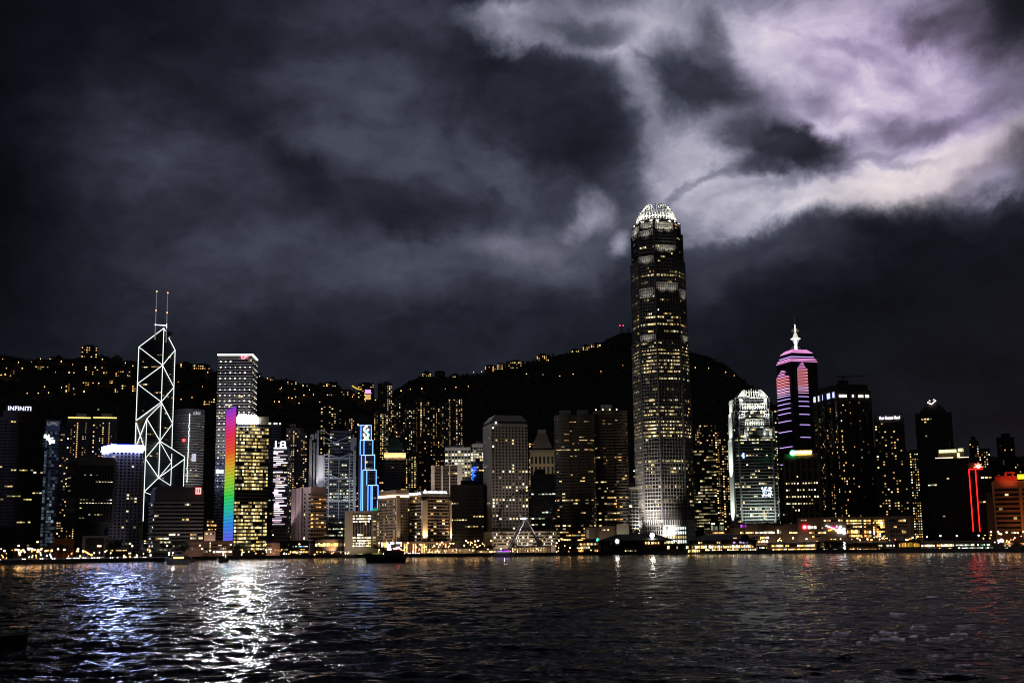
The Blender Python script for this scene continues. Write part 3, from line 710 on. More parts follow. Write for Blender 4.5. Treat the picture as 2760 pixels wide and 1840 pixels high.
# --- purple-banded tower with stepped pyramid and spire
def banded_tower():
    poly = foot_corner(2106, 2144, 2216, 1246, 1900, 'L', 44); near = poly[1]; c = sum(poly, Vector((0, 0)))/4
    def zc(py): return PR(2140, py, near.length).z
    root = thing('banded_spire_tower', 'dark tower with pink and violet light bands, stepped lit roof and white spire', 'skyscraper', (c.x, c.y, GZ-.4)); LAND.append((2150, root['label']))
    dk = wall(.018, .018, .024, .35); rng = random.Random(2); S_ = lambda s: [c+(p-c)*s for p in poly]
    mb = MB(); mb.prism(poly, GZ-.4, zc(970)); mb.build('shaft', dk, root)
    facade(root, poly, zc(1250), zc(985), 4.2, 2.4, .8, .4, 'office', .02, 'yellow', rng)
    PK = emit((.95, .34, .75), 1.15); VI = emit((.62, .40, 1), 1.7); RD = emit((.95, .28, .33), 1.3); PW = emit((.95, .5, .8), 1.2)
    lv = [(972, 1.02, PK), (968, .98, PK), (965, .93, PK), (959, .86, VI), (947, .80, PK), (944.5, .74, PK), (941, .64, PK), (938.5, .55, PK)]
    mb = MB(); prev = 970
    for y, s, m_ in lv:
        ring = S_(s*.985); mb.prism([c+(p-c)*.985 for p in ring], zc(prev)-.2, zc(y)); prev = y
        for P, Q, n in visible(ring): m = MB(); m.ebox(P, Q, 0, 1.0, zc(y)-.45, zc(y)+.35); m.build('light_band', m_, root)
    mb.build('stepped_roof', dk, root)
    facade(root, S_(.80), zc(957), zc(949), 6, 3, .5, .4, 'office', .25, 'yellow', rng, d=.6)
    ed = visible(poly)
    for (e, f0, f1, apex, ys, bend) in ((ed[0], .06, .86, 994, [1064, 1073, 1085, 1098, 1111, 1132, 1160, 1202, 1248], 1.0), (ed[1], .20, .62, 976, [1058, 1068, 1081, 1094, 1116, 1144, 1178, 1224], 1.0)):
        P, Q, n = e; t = Q-P; y = apex; w = .16; k = 0
        bars = []
        while y < ys[0]-3:
            bars.append((y, min(1, w))); w += .2; k += 1; y += 3.3 if k % 2 else 4.8
        bars += [(y_, 1) for y_ in ys]
        for j, (y_, w_) in enumerate(bars):
            fm = (f0+f1)/2; h = (f1-f0)/2*w_
            a, b, d_ = P+t*(fm-h), P+t*(fm+h*.55), P+t*(fm+h)
            m = MB(); z = zc(y_)-((n.y)*0); m.ebox(a, b, 2.4, 3.4, z-.36, z+.36)
            # the bay turns back to the wall on its right
            tt = (d_-b); nn = n; q0 = b+n*3.4; q1 = d_+n*.4; m.prism([b+n*2.4, q0, q1, d_-n*.2][::1], z-.36, z+.36)
            m.build('light_band', (PK if j < 5 else RD if y_ < 1040 else PW if y_ < 1060 else VI), root)
        mb = MB(); a, b, d_ = P+t*f0, P+t*((f0+f1)/2+(f1-f0)/2*.55), P+t*f1
        mb.prism([a, a+n*2.4, b+n*2.4, d_][::1], zc(1250), zc(apex+8)); mb.build('bay', dk, root)
    st = wall(.8, .8, .76, .4); sp = [(936, 2.2), (927, 2.0), (922, 1.8)]
    x = 2148
    def sz(py): return PR(x, py, c.length).z
    m = MB(); m.tube((c.x, c.y, zc(942)), (c.x, c.y, sz(914)), 2.4, 8, r2=2.0); m.build('spire_base', emit((1, .98, .9), 1.6), root)  # white spire parts glow by emission instead of receiving light
    m = MB(); m.tube((c.x, c.y, sz(914)), (c.x, c.y, sz(912)), 7.6, 12); m.build('spire_ring', emit((1, 1, .85), 1.1), root)
    for q in range(4):
        an = q*math.pi/2+.4; m = MB(); m.tube((c.x+math.cos(an)*2, c.y+math.sin(an)*2, sz(929)), (c.x+math.cos(an)*6.5, c.y+math.sin(an)*6.5, sz(914)), .4); m.build('spire_strut', emit((.9, .85, 1), .7), root)
        m = MB(); m.tube((c.x+math.cos(an)*15, c.y+math.sin(an)*15, zc(941)), (c.x+math.cos(an)*2, c.y+math.sin(an)*2, sz(930)), .4); m.build('spire_stay', st, root)
    m = MB(); m.tube((c.x, c.y, sz(912)), (c.x, c.y, sz(894)), 5.2, 8, r2=1.2); m.build('spire_cone', emit((1, .95, .85), .75), root)
    for dx in (-4.2, 4.2): m = MB(); m.ball((c.x+dx, c.y, sz(889)), 3.0); m.build('dish', wall(.6, .6, .5), root)
    m = MB(); m.tube((c.x, c.y, sz(894)), (c.x, c.y, sz(874)), 1.2, 8, r2=.9); m.build('spire_mast', emit((1, 1, .9), 1.2), root)
    m = MB(); m.tube((c.x, c.y, sz(874)), (c.x, c.y, sz(851)), .6, 6, r2=.2); m.build('spire_tip', st, root)
banded_tower()

# --- headquarters hung from coathanger trusses
def truss_tower():
    lab = 'grey steel office tower hung from V-shaped trusses between ladder masts'
    root, poly, ed, zt = tower('truss_hung_tower', lab, 870, 960, 1232, 1660, depth=40, col=(.05, .055, .055), fh=4.2, bay=2.2, wf=.8, hf=.5, p=.42, pal=[(COOL, 5), (WHT, 1), (YEL, 1), (DIMY, 6)], plant=False, yref=1400, seed=3, basem=2)
    e = ed[0]; st = wall(.33, .34, .38, .5); P, Q, n = e; t = (Q-P).normalized()
    z = lambda y: zpx(915, y, (P+Q)/2)
    F_ = lambda x: fpx(e, x, 1400)
    m = MB(); a, b = P+t*8, Q-t*6; m.prism([a-n*1, b-n*1, b-n*30, a-n*30], z(1232)-3, z(1160)); m.build('upper_tower', wall(.07, .075, .08, .5), root)
    facade(root, None, z(1228), z(1165), 4.2, 2.4, .8, .4, 'office', .2, 'cool', random.Random(3), edges=[(a-n*.6, b-n*.6, n)])
    for x0, x1 in ((872, 884), (941, 952)):
        m = MB()
        for x in (x0, x1): c = P.lerp(Q, F_(x))+n*2.5; m.tube((c.x, c.y, GZ), (c.x, c.y, z(1222)), .8)
        y = 1226
        while y < 1460: 
            c0, c1 = P.lerp(Q, F_(x0))+n*2.5, P.lerp(Q, F_(x1))+n*2.5; m.tube((c0.x, c0.y, z(y)), (c1.x, c1.y, z(y)), .55); y += 7.5
        m.build('ladder_mast', st, root)
    for y in (1222, 1276, 1338, 1402):
        m = MB(); c0, c1, cm = P.lerp(Q, F_(878))+n*2.5, P.lerp(Q, F_(946))+n*2.5, P.lerp(Q, F_(912))+n*2.5
        m.tube((c0.x, c0.y, z(y)), (cm.x, cm.y, z(y+12)), .7); m.tube((c1.x, c1.y, z(y)), (cm.x, cm.y, z(y+12)), .7); m.tube((c0.x, c0.y, z(y+13)), (c1.x, c1.y, z(y+13)), .7); m.build('hanger_truss', st, root)
    m = MB(); cm = P.lerp(Q, F_(912))+n*2.2; m.tube((cm.x, cm.y, z(1402)), (cm.x, cm.y, z(1234)), .45); m.build('hanger_rod', st, root)
    c0, c1, cm = P.lerp(Q, F_(868)), P.lerp(Q, F_(935)), P.lerp(Q, F_(901)); m = MB(); m.tube((c0.x, c0.y, z(1176)), (cm.x, cm.y, z(1192)), .7); m.tube((c1.x, c1.y, z(1176)), (cm.x, cm.y, z(1192)), .7); m.tube((c0.x, c0.y, z(1194)), (c1.x, c1.y, z(1194)), .6); m.build('hanger_truss', st, root)
    for x0, x1, yt, yb, o, cc in ((832, 840, 1183, 1310, 0, .20), (843, 851, 1192, 1310, 1, .16), (852, 858, 1160, 1310, -1, .24), (834, 845, 1171, 1184, .5, .3), (847, 857, 1168, 1182, -.5, .34), (858, 872, 1226, 1312, 2, .40), (944, 960, 1180, 1214, 2, .25), (953, 959, 1214, 1400, 1, .28)):
        pl = foot_front(x0, x1, 1300, 1650+o*3, 9); m = MB(); m.prism(pl, z(yb), z(yt)); m.build('service_shaft', wall(cc, cc, cc*1.08, .6), root)
    m = MB(); pl = foot_front(853, 857, 1300, 1654, 1); c0 = pl[0]; m.tube((c0.x, c0.y, z(1226)), (c0.x, c0.y, z(1310)), 1.0); m.build('floodlit_pipe', wall(.8, .78, .76, .4), root)
    m = MB(); c0 = P.lerp(Q, F_(842)); c1 = P.lerp(Q, F_(872)); m.tube((c0.x, c0.y, z(1163)), (c1.x, c1.y, z(1161)), .6); m.tube((c1.x, c1.y, z(1161)), (cm.x, cm.y, z(1182)), .6); m.build('roof_crane_arm', st, root)
    q = P.lerp(Q, F_(862))+n*30; flood((q.x, q.y, z(1330)), (*(P.lerp(Q, F_(858))), z(1250)), 1.0e5, 50, (1, .93, .92)); flood((*(P.lerp(Q, .5)+n*90), 10), (*(P.lerp(Q, .5)), z(1260)), 4e5, 60, (.8, .85, 1))
truss_tower()
# ------------------------------------------------------------------ city towers, left to right
red = emit((1, .04, .05), 5)
# far left
r_, pl, ed, zt = tower('office_tower', 'broad dark red-brown office tower with white rooftop name at the left edge', -70, 97, 1122, 1520, depth=45, col=(.045, .022, .018), fh=3.9, bay=3.2, wf=.8, hf=.45, p=.05, pal=[(YEL, 4), (lit((.8, .75, .2), (.9, .9, .4), .9), 4), (DIMY, 3)], seed=21, plant=False, hot={10: .5, 15: .5, 24: .7, 38: .6, 58: .35, 59: .2})
m = MB(); m.ebox(ed[0][0].lerp(ed[0][1], .46), ed[0][1]-(ed[0][1]-ed[0][0])*.02, -30, -2, zt, zpx(60, 1108, pl[1])); m.build('penthouse', wall(.05, .028, .022), r_)
text(r_, 'INFINITI', ed[0], fpx(ed[0], 22, 1100), fpx(ed[0], 84, 1100), zpx(50, 1106, pl[1]), zpx(50, 1095, pl[1]), emit((.78, .82, 1), 2.5), out=1.5)
m = MB(); m.ebox(ed[0][0].lerp(ed[0][1], .50), ed[0][0].lerp(ed[0][1], .93), .2, .8, zpx(50, 1107, pl[1])-1.5, zpx(50, 1093, pl[1])); m.build('sign_board', wall(.02, .02, .03), r_)
tower('office_tower', 'narrow dark shaft between the broad red-brown tower and the blue glass one', 97, 124, 1128, 1540, depth=30, col=(.02, .02, .024), p=.03, pal='white', seed=22)
r_, pl, ed, zt = tower('faceted_glass_tower', 'blue-grey faceted glass tower with white glowing emblem, narrow and dim', 124, 163, 1132, 1500, depth=34, col=(.04, .05, .06), rough=.3, fh=3.9, bay=2.6, wf=1, hf=.86, p=.85, seed=23, mode='resi', pal=[(lit((.16, .26, .36), (.24, .32, .40), .22), 5), (lit((.10, .15, .20), (.2, .25, .3), .14), 5), (lit((.4, .5, .5), (.5, .6, .7), .35), .4)], plant=False, topm=13)
text(r_, 'LIPPO', ed[0], .12, .86, zpx(140, 1146, pl[0]), zpx(140, 1137, pl[0]), emit((.5, .48, .52), .6), out=.8)
mb = MB(); P, Q, n = ed[0]
rng = random.Random(1)
for x0, x1, y0, y1 in ((119, 125, 1171, 1174), (118, 125, 1174, 1180), (126, 133, 1176, 1186), (131, 137, 1180, 1190), (133, 148, 1186, 1193), (129, 132, 1171, 1175), (139, 143, 1179, 1182), (133, 137, 1193, 1197)):
    a, b = P+(Q-P)*fpx(ed[0], x0, 1185), P+(Q-P)*fpx(ed[0], x1, 1185); mb.ebox(a, b, .8, 1.6, zpx(140, y1, P), zpx(140, y0, P))
mb.build('glowing_emblem', emit((.8, .95, 1), 5), r_)
for i, (x0, x1, sd) in enumerate(((182, 246, 31), (250, 316, 32))):
    r_, pl, ed, zt = tower('twin_apartment_tower', 'apartment tower with gold roof line and columns of warm windows, %s of two' % ('left' if i == 0 else 'right'), x0, x1, 1126, 1800+i*8, depth=28, col=(.03, .026, .024), mode='resi', fh=3.2, bay=4.2, wf=.38, hf=.5, p=.62, pal=[(WARM, 5), (YEL, 2), (WHT, 1)], seed=sd, plant=False, group='twin apartment towers', topm=6)
    m = MB(); P, Q, n = ed[0]; m.ebox(P.lerp(Q, .02), P.lerp(Q, .98), 0, 1.2, zt-.4, zt+1.2); m.build('roof_light_line', emit((1, .72, .2), 1.6), r_)
    m = MB(); m.ebox(P.lerp(Q, .35), P.lerp(Q, .8), -18, -3, zt, zt+7); m.build('rooftop_plant', wall(.10, .09, .09), r_)
    mb = MB()
    for f0, f1 in ((.22, .30), (.52, .60), (.80, 1.0)): mb.ebox(P.lerp(Q, f0), P.lerp(Q, f1), 0, .8, GZ, zt-5)
    mb.build('blank_pier', wall(.03, .026, .024), r_)
tower('office_tower', 'dim slab behind the twin apartment towers with a few lit panes near its top', 215, 322, 1088, 2060, depth=30, col=(.05, .045, .045), p=.02, pal='cool', seed=35, z0=20)
tower('apartment_tower', 'thin dark block beside the left twin apartment tower with scattered orange windows', 164, 182, 1160, 1760, depth=20, col=(.03, .025, .02), mode='resi', p=.22, pal='warm', seed=36, bay=3)
# dark framed headquarters with a narrow waist
P0_ = foot_corner(178, 206, 310, 1330, 1360, 'L', 42); cc = sum(P0_, Vector((0, 0)))/4
r_ = thing('framed_headquarters', 'dark boxy headquarters flared out above a narrow waist, three lit floors', 'building', (cc.x, cc.y, GZ-.4)); LAND.append((245, r_['label']))
dk = wall(.060, .050, .045); Z = lambda y: zpx(206, y, P0_[1]); sc = lambda s: [cc+(p-cc)*s for p in P0_]
m = MB(); m.prism(sc(.62), GZ-.4, Z(1420)); m.build('waist', wall(.02, .018, .016), r_)
m = MB(); m.prism(sc(.66), Z(1424), Z(1410), top=sc(1)); m.prism(sc(1), Z(1410), Z(1240)); m.prism(sc(1), Z(1240)-.1, Z(1230), top=sc(.9)); m.build('wall', dk, r_)
ed = visible(P0_); P, Q, n = ed[1]; Pi, Qi = P.lerp(Q, .08), P.lerp(Q, .93)
m = MB(); m.ebox(Pi, Qi, 0, .3, Z(1408), Z(1252)); m.build('recessed_glazing', wall(.010, .009, .009, .3), r_)
nfl = 34
facade(r_, None, Z(1406), Z(1254), (Z(1254)-Z(1406))/nfl, 3.2, .6, .5, 'office', .02, 'white', random.Random(8), edges=[(Pi, Qi, n)], hot={9: .97, 20: .9, 22: .97, 29: .25, 31: .1, 5: .12}, d=.5)
fins(r_, [(Pi, Qi, n)], Z(1408), Z(1252), 3.2, 1.4, .7, wall(.05, .042, .04), 'vertical_fins')
facade(r_, None, Z(1406), Z(1254), (Z(1254)-Z(1406))/nfl, 3.2, .6, .4, 'office', .04, 'white', random.Random(9), edges=[(ed[0][0], ed[0][1], ed[0][2])], d=.4)
# white grid hotel with blue-white roof band
r_, pl, ed, zt = tower('grid_hotel', 'pale gridded block with a blazing blue-white light band around its roof', 277, 386, 1209, 1420, xc=302, side='L', sl=40, col=(.20, .18, .21), fh=3.6, bay=4.3, wf=.55, hf=.55, mode='resi', p=.03, pal='white', plant=False, topm=3, basem=3, yref=1209, seed=40, hot={14: .4, 15: .15, 28: .4, 31: .35, 38: .2})
for i, (P, Q, n) in enumerate(ed):
    t = (Q-P).normalized(); m = MB(); m.ebox(P-t*.3, Q+t*.3, .2, 1.6, zt-1.0, zt+4.6); m.build('roof_light_band', emit((.42, .50, 1), 140, True), r_)
    m = MB(); m.ebox(P-t*1, Q+t*1, -1, .1, zt+4.8, zt+6); m.build('roof_rail', emit((.03, .05, 1), 1.4), r_)
P, Q, n = ed[-1]; q = P.lerp(Q, .5)+n*100; flood((q.x, q.y, 10), (*P.lerp(Q, .5), 60), 6e4, 70, (.9, .85, 1))
# curved glass tower
def arc_poly(x0, x1, y, Y, depth, bulge, n=9):
    f = foot_front(x0, x1, y, Y, depth); l, r, rb, lb = f; nn = (l-lb).normalized(); out = []
    for i in range(n+1): s = i/n; out.append(l.lerp(r, s)+nn*bulge*4*s*(1-s))
    return out+[rb, lb]
pl = arc_poly(472, 552, 1105, 1850, 36, 15); cc = (pl[0]+pl[9])/2; Zc = lambda y: zpx(512, y, pl[4])
r_ = thing('curved_glass_tower', 'curved grey glass tower with pale four-letter sign, reflecting white streaks, behind the banded block', 'tower', (cc.x, cc.y, GZ-.4)); LAND.append((512, r_['label']))
m = MB(); m.prism(pl, GZ-.4, Zc(1101)); m.build('wall', wall(.09, .09, .10, .35), r_); ed = visible(pl)[:9]
facade(r_, None, Zc(1420), Zc(1122), 3.9, 3, .9, .4, 'office', .12, [(DIMY, 6), (YEL, 2), (WHT, 1)], random.Random(13), edges=ed)
ledges(r_, ed, Zc(1420), Zc(1118), 3.9, .6, 1.2, wall(.30, .29, .29, .5))
e = ed[6]; text(r_, 'citi', (ed[5][0], ed[7][1], e[2]), .1, .8, Zc(1116), Zc(1107), emit((.75, .75, .8), .8), out=2)
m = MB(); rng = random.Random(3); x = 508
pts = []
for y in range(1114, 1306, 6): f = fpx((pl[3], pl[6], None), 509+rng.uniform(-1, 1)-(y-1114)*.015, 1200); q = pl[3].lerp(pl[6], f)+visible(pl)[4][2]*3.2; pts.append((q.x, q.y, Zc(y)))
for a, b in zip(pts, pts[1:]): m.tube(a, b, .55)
m.build('reflection_streak', emit((.85, 1, .92), 1.8), r_)  # glowing tube paints the streak reflected in the curved glass
m = MB(); q = ed[6][0]+ed[6][2]*1.2; m.box(q.x-4, q.x+3, q.y-.8, q.y, Zc(1243), Zc(1222)); m.build('painted_glare', emit((.8, .85, 1), .7), r_)  # emissive slab paints a glare patch on the glass
m = MB(); m.ball((ed[3][0].x, ed[3][0].y-2, Zc(1186)), 2.4); m.build('red_lamp', red, r_)
P, Q, n = ed[5]; flood((*(P+n*70), 60), (*P, Zc(1200)), 2.6e5, 70, (1, .9, .85))  # added mid-air spot that brightens the curved front
# banded block in front
wcon = wall(.34, .31, .31, .7)
r_, pl, ed, zt = tower('banded_office_block', 'low wide block striped by pale concrete bands, red square emblem at its top corner', 406, 550, 1318, 1330, xc=418, side='L', sl=34, col=(.10, .09, .10), fh=4.1, bay=2.2, wf=.92, hf=.55, p=.22, pal='white', plant=False, led=(1.6, 1.9, wcon), topm=14, yref=1330, seed=50)
m = MB(); m.prism([cc_+(sum(pl, Vector((0, 0)))/4-cc_)*.06 for cc_ in pl], zt, zt+3); m.build('parapet', wall(.12, .11, .12), r_)
e = ed[-1]; f = fpx(e, 534, 1323); za = zpx(534, 1331, e[1]); zb = zpx(534, 1314, e[1]); w_ = .055
mb = MB(); P, Q, n = e; A_ = lambda f_: P+(Q-P)*f_
for f0, f1, z0_, z1_ in ((f-w_, f-w_+.018, za, zb), (f+w_-.018, f+w_, za, zb), (f-w_, f+w_, za, za+1.2), (f-w_, f+w_, zb-1.2, zb), (f-.012, f+.012, za, zb)): mb.ebox(A_(f0), A_(f1), 1.2, 2.0, z0_, z1_)
mb.build('emblem_strokes', emit((1, .35, .3), 2), r_)
m = MB(); m.ebox(A_(f-w_*1.15), A_(f+w_*1.15), .6, 1.15, za-.5, zb+.5); m.build('emblem_board', emit((.9, .01, .015), 1), r_)
flood((*(P.lerp(Q, .5)+n*90), 8), (*P.lerp(Q, .5), 50), 1.6e4, 70, (1, .88, .86))
# tall dotted tower
r_, pl, ed, zt = tower('dotted_light_tower', 'very tall square tower studded with a grid of white ceiling lights, lit roof edge', 588, 693, 956, 1760, xc=680, side='R', sl=48, col=(.085, .08, .085), rough=.35, fh=4.0, bay=3, wf=.9, hf=.4, p=.10, pal=[(DIMY, 4), (YEL, 1), (WHT, 1)], plant=False, topm=6, seed=60, yref=956)
r_.location = r_.location
Zt = lambda y: zpx(680, y, pl[1])
for e in ed:
    t = (e[1]-e[0]).normalized(); m = MB(); m.ebox(e[0]-t*.8, e[1]+t*.8, .1, 1.4, zt-1, zt+1.0); m.build('roof_light_line', emit((1, 1, .82), 3.2), r_)
rng = random.Random(5); P, Q, n = ed[0]
for i in range(23):
    z = zt-10-i*8.05; mb = MB(); f_ = 6 if i < 40 else 4
    for e, cnt in ((ed[0], 7), (ed[1], 6)):
        for j in range(cnt):
            if rng.random() < .05 or (e is ed[0] and i == 0 and j > 3): continue
            q = e[0].lerp(e[1], (j+.6)/(cnt)); t = (e[1]-e[0]).normalized(); r0 = rng.uniform(.45, .95)*(1 if e is ed[0] else .6)
            mb.ebox(q-t*r0, q+t*r0, .8, 1.3, z-r0*.7, z+r0*.9)
    mb.build('ceiling_light_row', lit((1, .92, .75), (1, 1, .95), 2.8*(1 if i < 13 else .4)), r_)
ledges(r_, ed, 20, zt-6, 8.05/2, .9, .9, wall(.45, .43, .42, .5)); flood((*(ed[0][0].lerp(ed[0][1], .5)+ed[0][2]*110), 120), (*ed[0][0].lerp(ed[0][1], .5), 215), 4.5e5, 75, (1, .93, .86))  # added mid-air spot that lifts the ledges, no fixture there
mb = MB(); za, zb = zpx(660, 969, P), zpx(660, 957.5, P); f0 = fpx(ed[0], 650, 963); f1 = fpx(ed[0], 669, 963); A_ = lambda f_: P+(Q-P)*f_
rd2 = emit((1, .18, .22), 4.5); fm = f0+(f1-f0)*.32; ww = f1-f0
for j in range(14):
    an = 2*math.pi*j/14; an2 = 2*math.pi*(j+1)/14; rr = (zb-za)/2; cz = (za+zb)/2; tl = (Q-P).length; c0 = A_(fm); t = (Q-P)/tl
    a = c0+t*math.cos(an)*rr+n*1.6; b = c0+t*math.cos(an2)*rr+n*1.6; mb.tube((a.x, a.y, cz+math.sin(an)*rr), (b.x, b.y, cz+math.sin(an2)*rr), .45)
mb.build('emblem_ring', rd2, r_); text(r_, 'CKH', ed[0], f0+ww*.16, f1, za+1.5, zb-1.5, rd2, out=1.6)
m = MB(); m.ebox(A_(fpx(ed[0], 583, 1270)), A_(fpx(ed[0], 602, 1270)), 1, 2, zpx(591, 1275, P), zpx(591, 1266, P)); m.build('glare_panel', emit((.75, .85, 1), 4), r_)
# rainbow fin wall and yellow-banded tower
r_, pl, ed, zt = tower('yellow_banded_tower', 'yellow-banded office tower with white roof screen and rainbow light fins along its left side', 604, 718, 1119, 1400, xc=630, side='L', sl=40, col=(.09, .08, .06), rough=.4, fh=3.9, bay=2.0, wf=.9, hf=.62, p=.86, mode='full', pal=[(lit((.95, .62, .14), (1, .76, .28), .95), 7), (lit((1, .78, .3), (1, .88, .5), 1.7), 3), (DIMY, 5)], plant=False, topm=9, seed=70, yref=1440, only=[1], hot={19: .05, 20: .02, 21: .08, 0: .3, 44: .1}, led=(.7, .8, wall(.2, .18, .14)))
P, Q, n = ed[1]; e = ed[1]; za, zb = zpx(660, 1137, P), zpx(660, 1117, P); A_ = lambda f_: P+(Q-P)*f_
m = MB(); m.ebox(A_(fpx(e, 642, 1127)), A_(fpx(e, 689, 1127)), 1.6, 1.75, za, zb); m.build('roof_screen', emit((.93, .93, 1), 600, True), r_)
m = MB(); m.ebox(A_(fpx(e, 641, 1127)), A_(fpx(e, 690, 1127)), .6, 1.58, zt-2, zb+.7); m.build('screen_backing', wall(.03, .03, .03), r_)
m = MB(); m.ebox(A_(.05), A_(.80), -22, -8, zt, zb-1); m.build('penthouse', wall(.04, .036, .04), r_)
Pl, Ql, nl = ed[0]; RB = [(0, (.30, .05, .85)), (.10, (.8, .05, .45)), (.2, (1, .04, .12)), (.32, (1, .12, .03)), (.42, (.9, .5, .04)), (.52, (.45, .8, .04)), (.63, (.05, .8, .10)), (.73, (.03, .65, .45)), (.84, (.04, .3, 1)), (1.0, (.22, .08, 1))]
def rbc(f):
    for (a, c0), (b, c1) in zip(RB, RB[1:]):
        if f <= b: s = (f-a)/(b-a); return tuple(round(x*(1-s)+y*s, 3) for x, y in zip(c0, c1))
    return RB[-1][1]
rm = bpy.data.materials.new('rainbow_led'); t = nodes_of(rm); o = nd(t, 'ShaderNodeOutputMaterial'); e_ = nd(t, 'ShaderNodeEmission'); g_ = nd(t, 'ShaderNodeNewGeometry'); sp = nd(t, 'ShaderNodeSeparateXYZ'); t.links.new(g_.outputs['Position'], sp.inputs[0])
ztop = zpx(628, 1094, Ql); zbot = 12.0
put(t, e_.inputs[0], RAMP(t, M(t, 'DIVIDE', M(t, 'SUBTRACT', ztop, sp.outputs[2]), ztop-zbot), [(a, c) for a, c in RB])); 
seg = M(t, 'GREATER_THAN', M(t, 'FRACT', M(t, 'MULTIPLY', sp.outputs[2], 1/3.9)), .12); put(t, e_.inputs[1], M(t, 'MULTIPLY_ADD', seg, .5, .28)); t.links.new(e_.outputs[0], o.inputs[0]); rm.cycles.emission_sampling = 'NONE'
m = MB(); tt = (Ql-Pl).normalized(); m.prism([Pl, Ql, Ql-nl*1.5, Pl-nl*1.5], zt-1, [zpx(614, 1106, Pl)-1, ztop, ztop, zpx(614, 1106, Pl)-1]); m.build('fin_wall', wall(.12, .11, .13, .5), r_)
for j in range(6):
    q = Pl.lerp(Ql, (j+.5)/6); t0 = tt*((Ql-Pl).length*.034); m = MB(); m.ebox(q-t0, q+t0, .2, 1.6, zbot, ztop-(zpx(628, 1094, Ql)-zpx(614, 1106, Pl))*(1-(j+.5)/6)); m.build('rainbow_fin', rm, r_)
# darker neighbours
r_, pl, ed, zt = tower('office_tower', 'dark tower right of the yellow-banded one with greenish roof lamps', 712, 757, 1143, 1600, depth=34, col=(.04, .045, .04), p=.06, pal='cool', seed=71)
m = MB(); P, Q, n = ed[0]
for f in (.05, .3, .36, .62, .74, .95): q = P.lerp(Q, f); m.ball((q.x, q.y, zt+1), 1.2)
m.build('roof_lamps', emit((.8, 1, .5), 2.5), r_)
r_, pl, ed, zt = tower('striped_light_tower', 'slim dark tower crossed by white and pink light strokes under a white rooftop numeral sign', 738, 785, 1203, 1500, xc=776, side='R', sl=30, col=(.05, .045, .06), fh=4.1, bay=2.0, wf=.8, hf=.4, p=.10, pal=[(YEL, 2), (WHT, 3), (DIMY, 2)], seed=72, plant=False, hot={6: .8, 7: .9, 8: .8, 9: .4, 21: .4, 46: .8, 48: .7, 51: .6})
rng = random.Random(6); P, Q, n = ed[0]
for i in range(40):
    y = 1217+i*5.0; z = zpx(757, y, P); l = rng.uniform(.2, .95) if i > 3 else rng.uniform(.3, .8); f0 = rng.choice([0, 0, .2, .1]); 
    if 8 < i < 14 and rng.random() < .6: continue
    m = MB(); m.ebox(P.lerp(Q, f0), P.lerp(Q, min(1, f0+l)), .6, 1.3, z-.55, z+.55); c_ = rng.choice([(.9, .85, 1), (1, .9, 1), (1, .65, .85)])
    m.build('light_stroke', emit(c_, rng.choice([.5, .9, 1.6, 3]), True) if l > .3 else emit(c_, .7), r_)
text(r_, '18', ed[0], .10, .88, zpx(757, 1208, P), zpx(757, 1188, P), emit((.93, .95, 1), 4, True), out=1.2)
m = MB(); m.ebox(P.lerp(Q, .02), P.lerp(Q, .92), .7, 1.5, zpx(757, 1209, P), zpx(757, 1206, P)); m.build('sign_base', emit((.93, .95, 1), 3), r_)
tower('office_block', 'dark block behind the truss-hung tower and rainbow tower, two warm bands low down', 726, 790, 1370, 1560, depth=30, col=(.05, .04, .035), p=.06, pal='yellow', seed=73)
for (x0, x1, yt, Y, p_, sd, lb) in ((772, 812, 1153, 1880, .30, 74, 'left half of a pair of brown apartment towers left of the truss-hung tower'), (800, 828, 1166, 1850, .22, 75, 'right half of a pair of brown apartment towers left of the truss-hung tower')):
    tower('apartment_tower', lb, x0, x1, yt, Y, depth=24, col=(.075, .062, .058), mode='resi', fh=3.0, bay=3.2, wf=.55, hf=.45, p=p_, pal='warm', seed=sd)
# striped pink and brown balcony block
r_, pl, ed, zt = tower('balcony_block', 'block with pinkish blank end wall and brown curved balconies lit orange', 789, 880, 1311, 1400, xc=838, side='L', sl=46, col=(.36, .27, .26), fh=4.3, bay=3.2, wf=.8, hf=.5, p=.30, pal='amber', plant=False, yref=1340, seed=80, only=[1], topm=12, basem=12, hot={4: .85, 5: .7, 9: .7, 15: .9, 14: .9})
P, Q, n = ed[1]; ledges(r_, [(P.lerp(Q, .06), P.lerp(Q, .96), n)], GZ+12, zt-11, 4.3, 2.4, 1.5, wall(.40, .24, .15), 'balcony')
Pl, Ql, nl = ed[0]
for f0, f1 in ((0, .20), (.24, .42), (.44, .55)): m = MB(); m.ebox(Pl.lerp(Ql, f0), Pl.lerp(Ql, f1), 0, 1.6, GZ, zt-.5); m.build('end_wall_fin', wall(.55, .42, .44), r_)
facade(r_, None, GZ+12, zt-6, 4.3, 5, .5, .5, 'resi', .55, [(WHT, 2), (YEL, 1), (BWH, 1)], random.Random(4), edges=[(Pl.lerp(Ql, .62), Pl.lerp(Ql, .74), nl)])
facade(r_, None, GZ+12, zt-6, 4.3, 3.2, .8, .4, 'resi', .08, 'warm', random.Random(4), edges=[(Pl.lerp(Ql, .88), Pl.lerp(Ql, 1), nl)])
q = Pl.lerp(Ql, .3)+nl*30; flood((q.x, q.y, 6), (*Pl.lerp(Ql, .3), 40), 1.0e5, 80, (1, .82, .86)); q = P.lerp(Q, .5)+n*40; flood((q.x, q.y, 5), (*P.lerp(Q, .5), 40), 5e4, 80, (1, .62, .35))
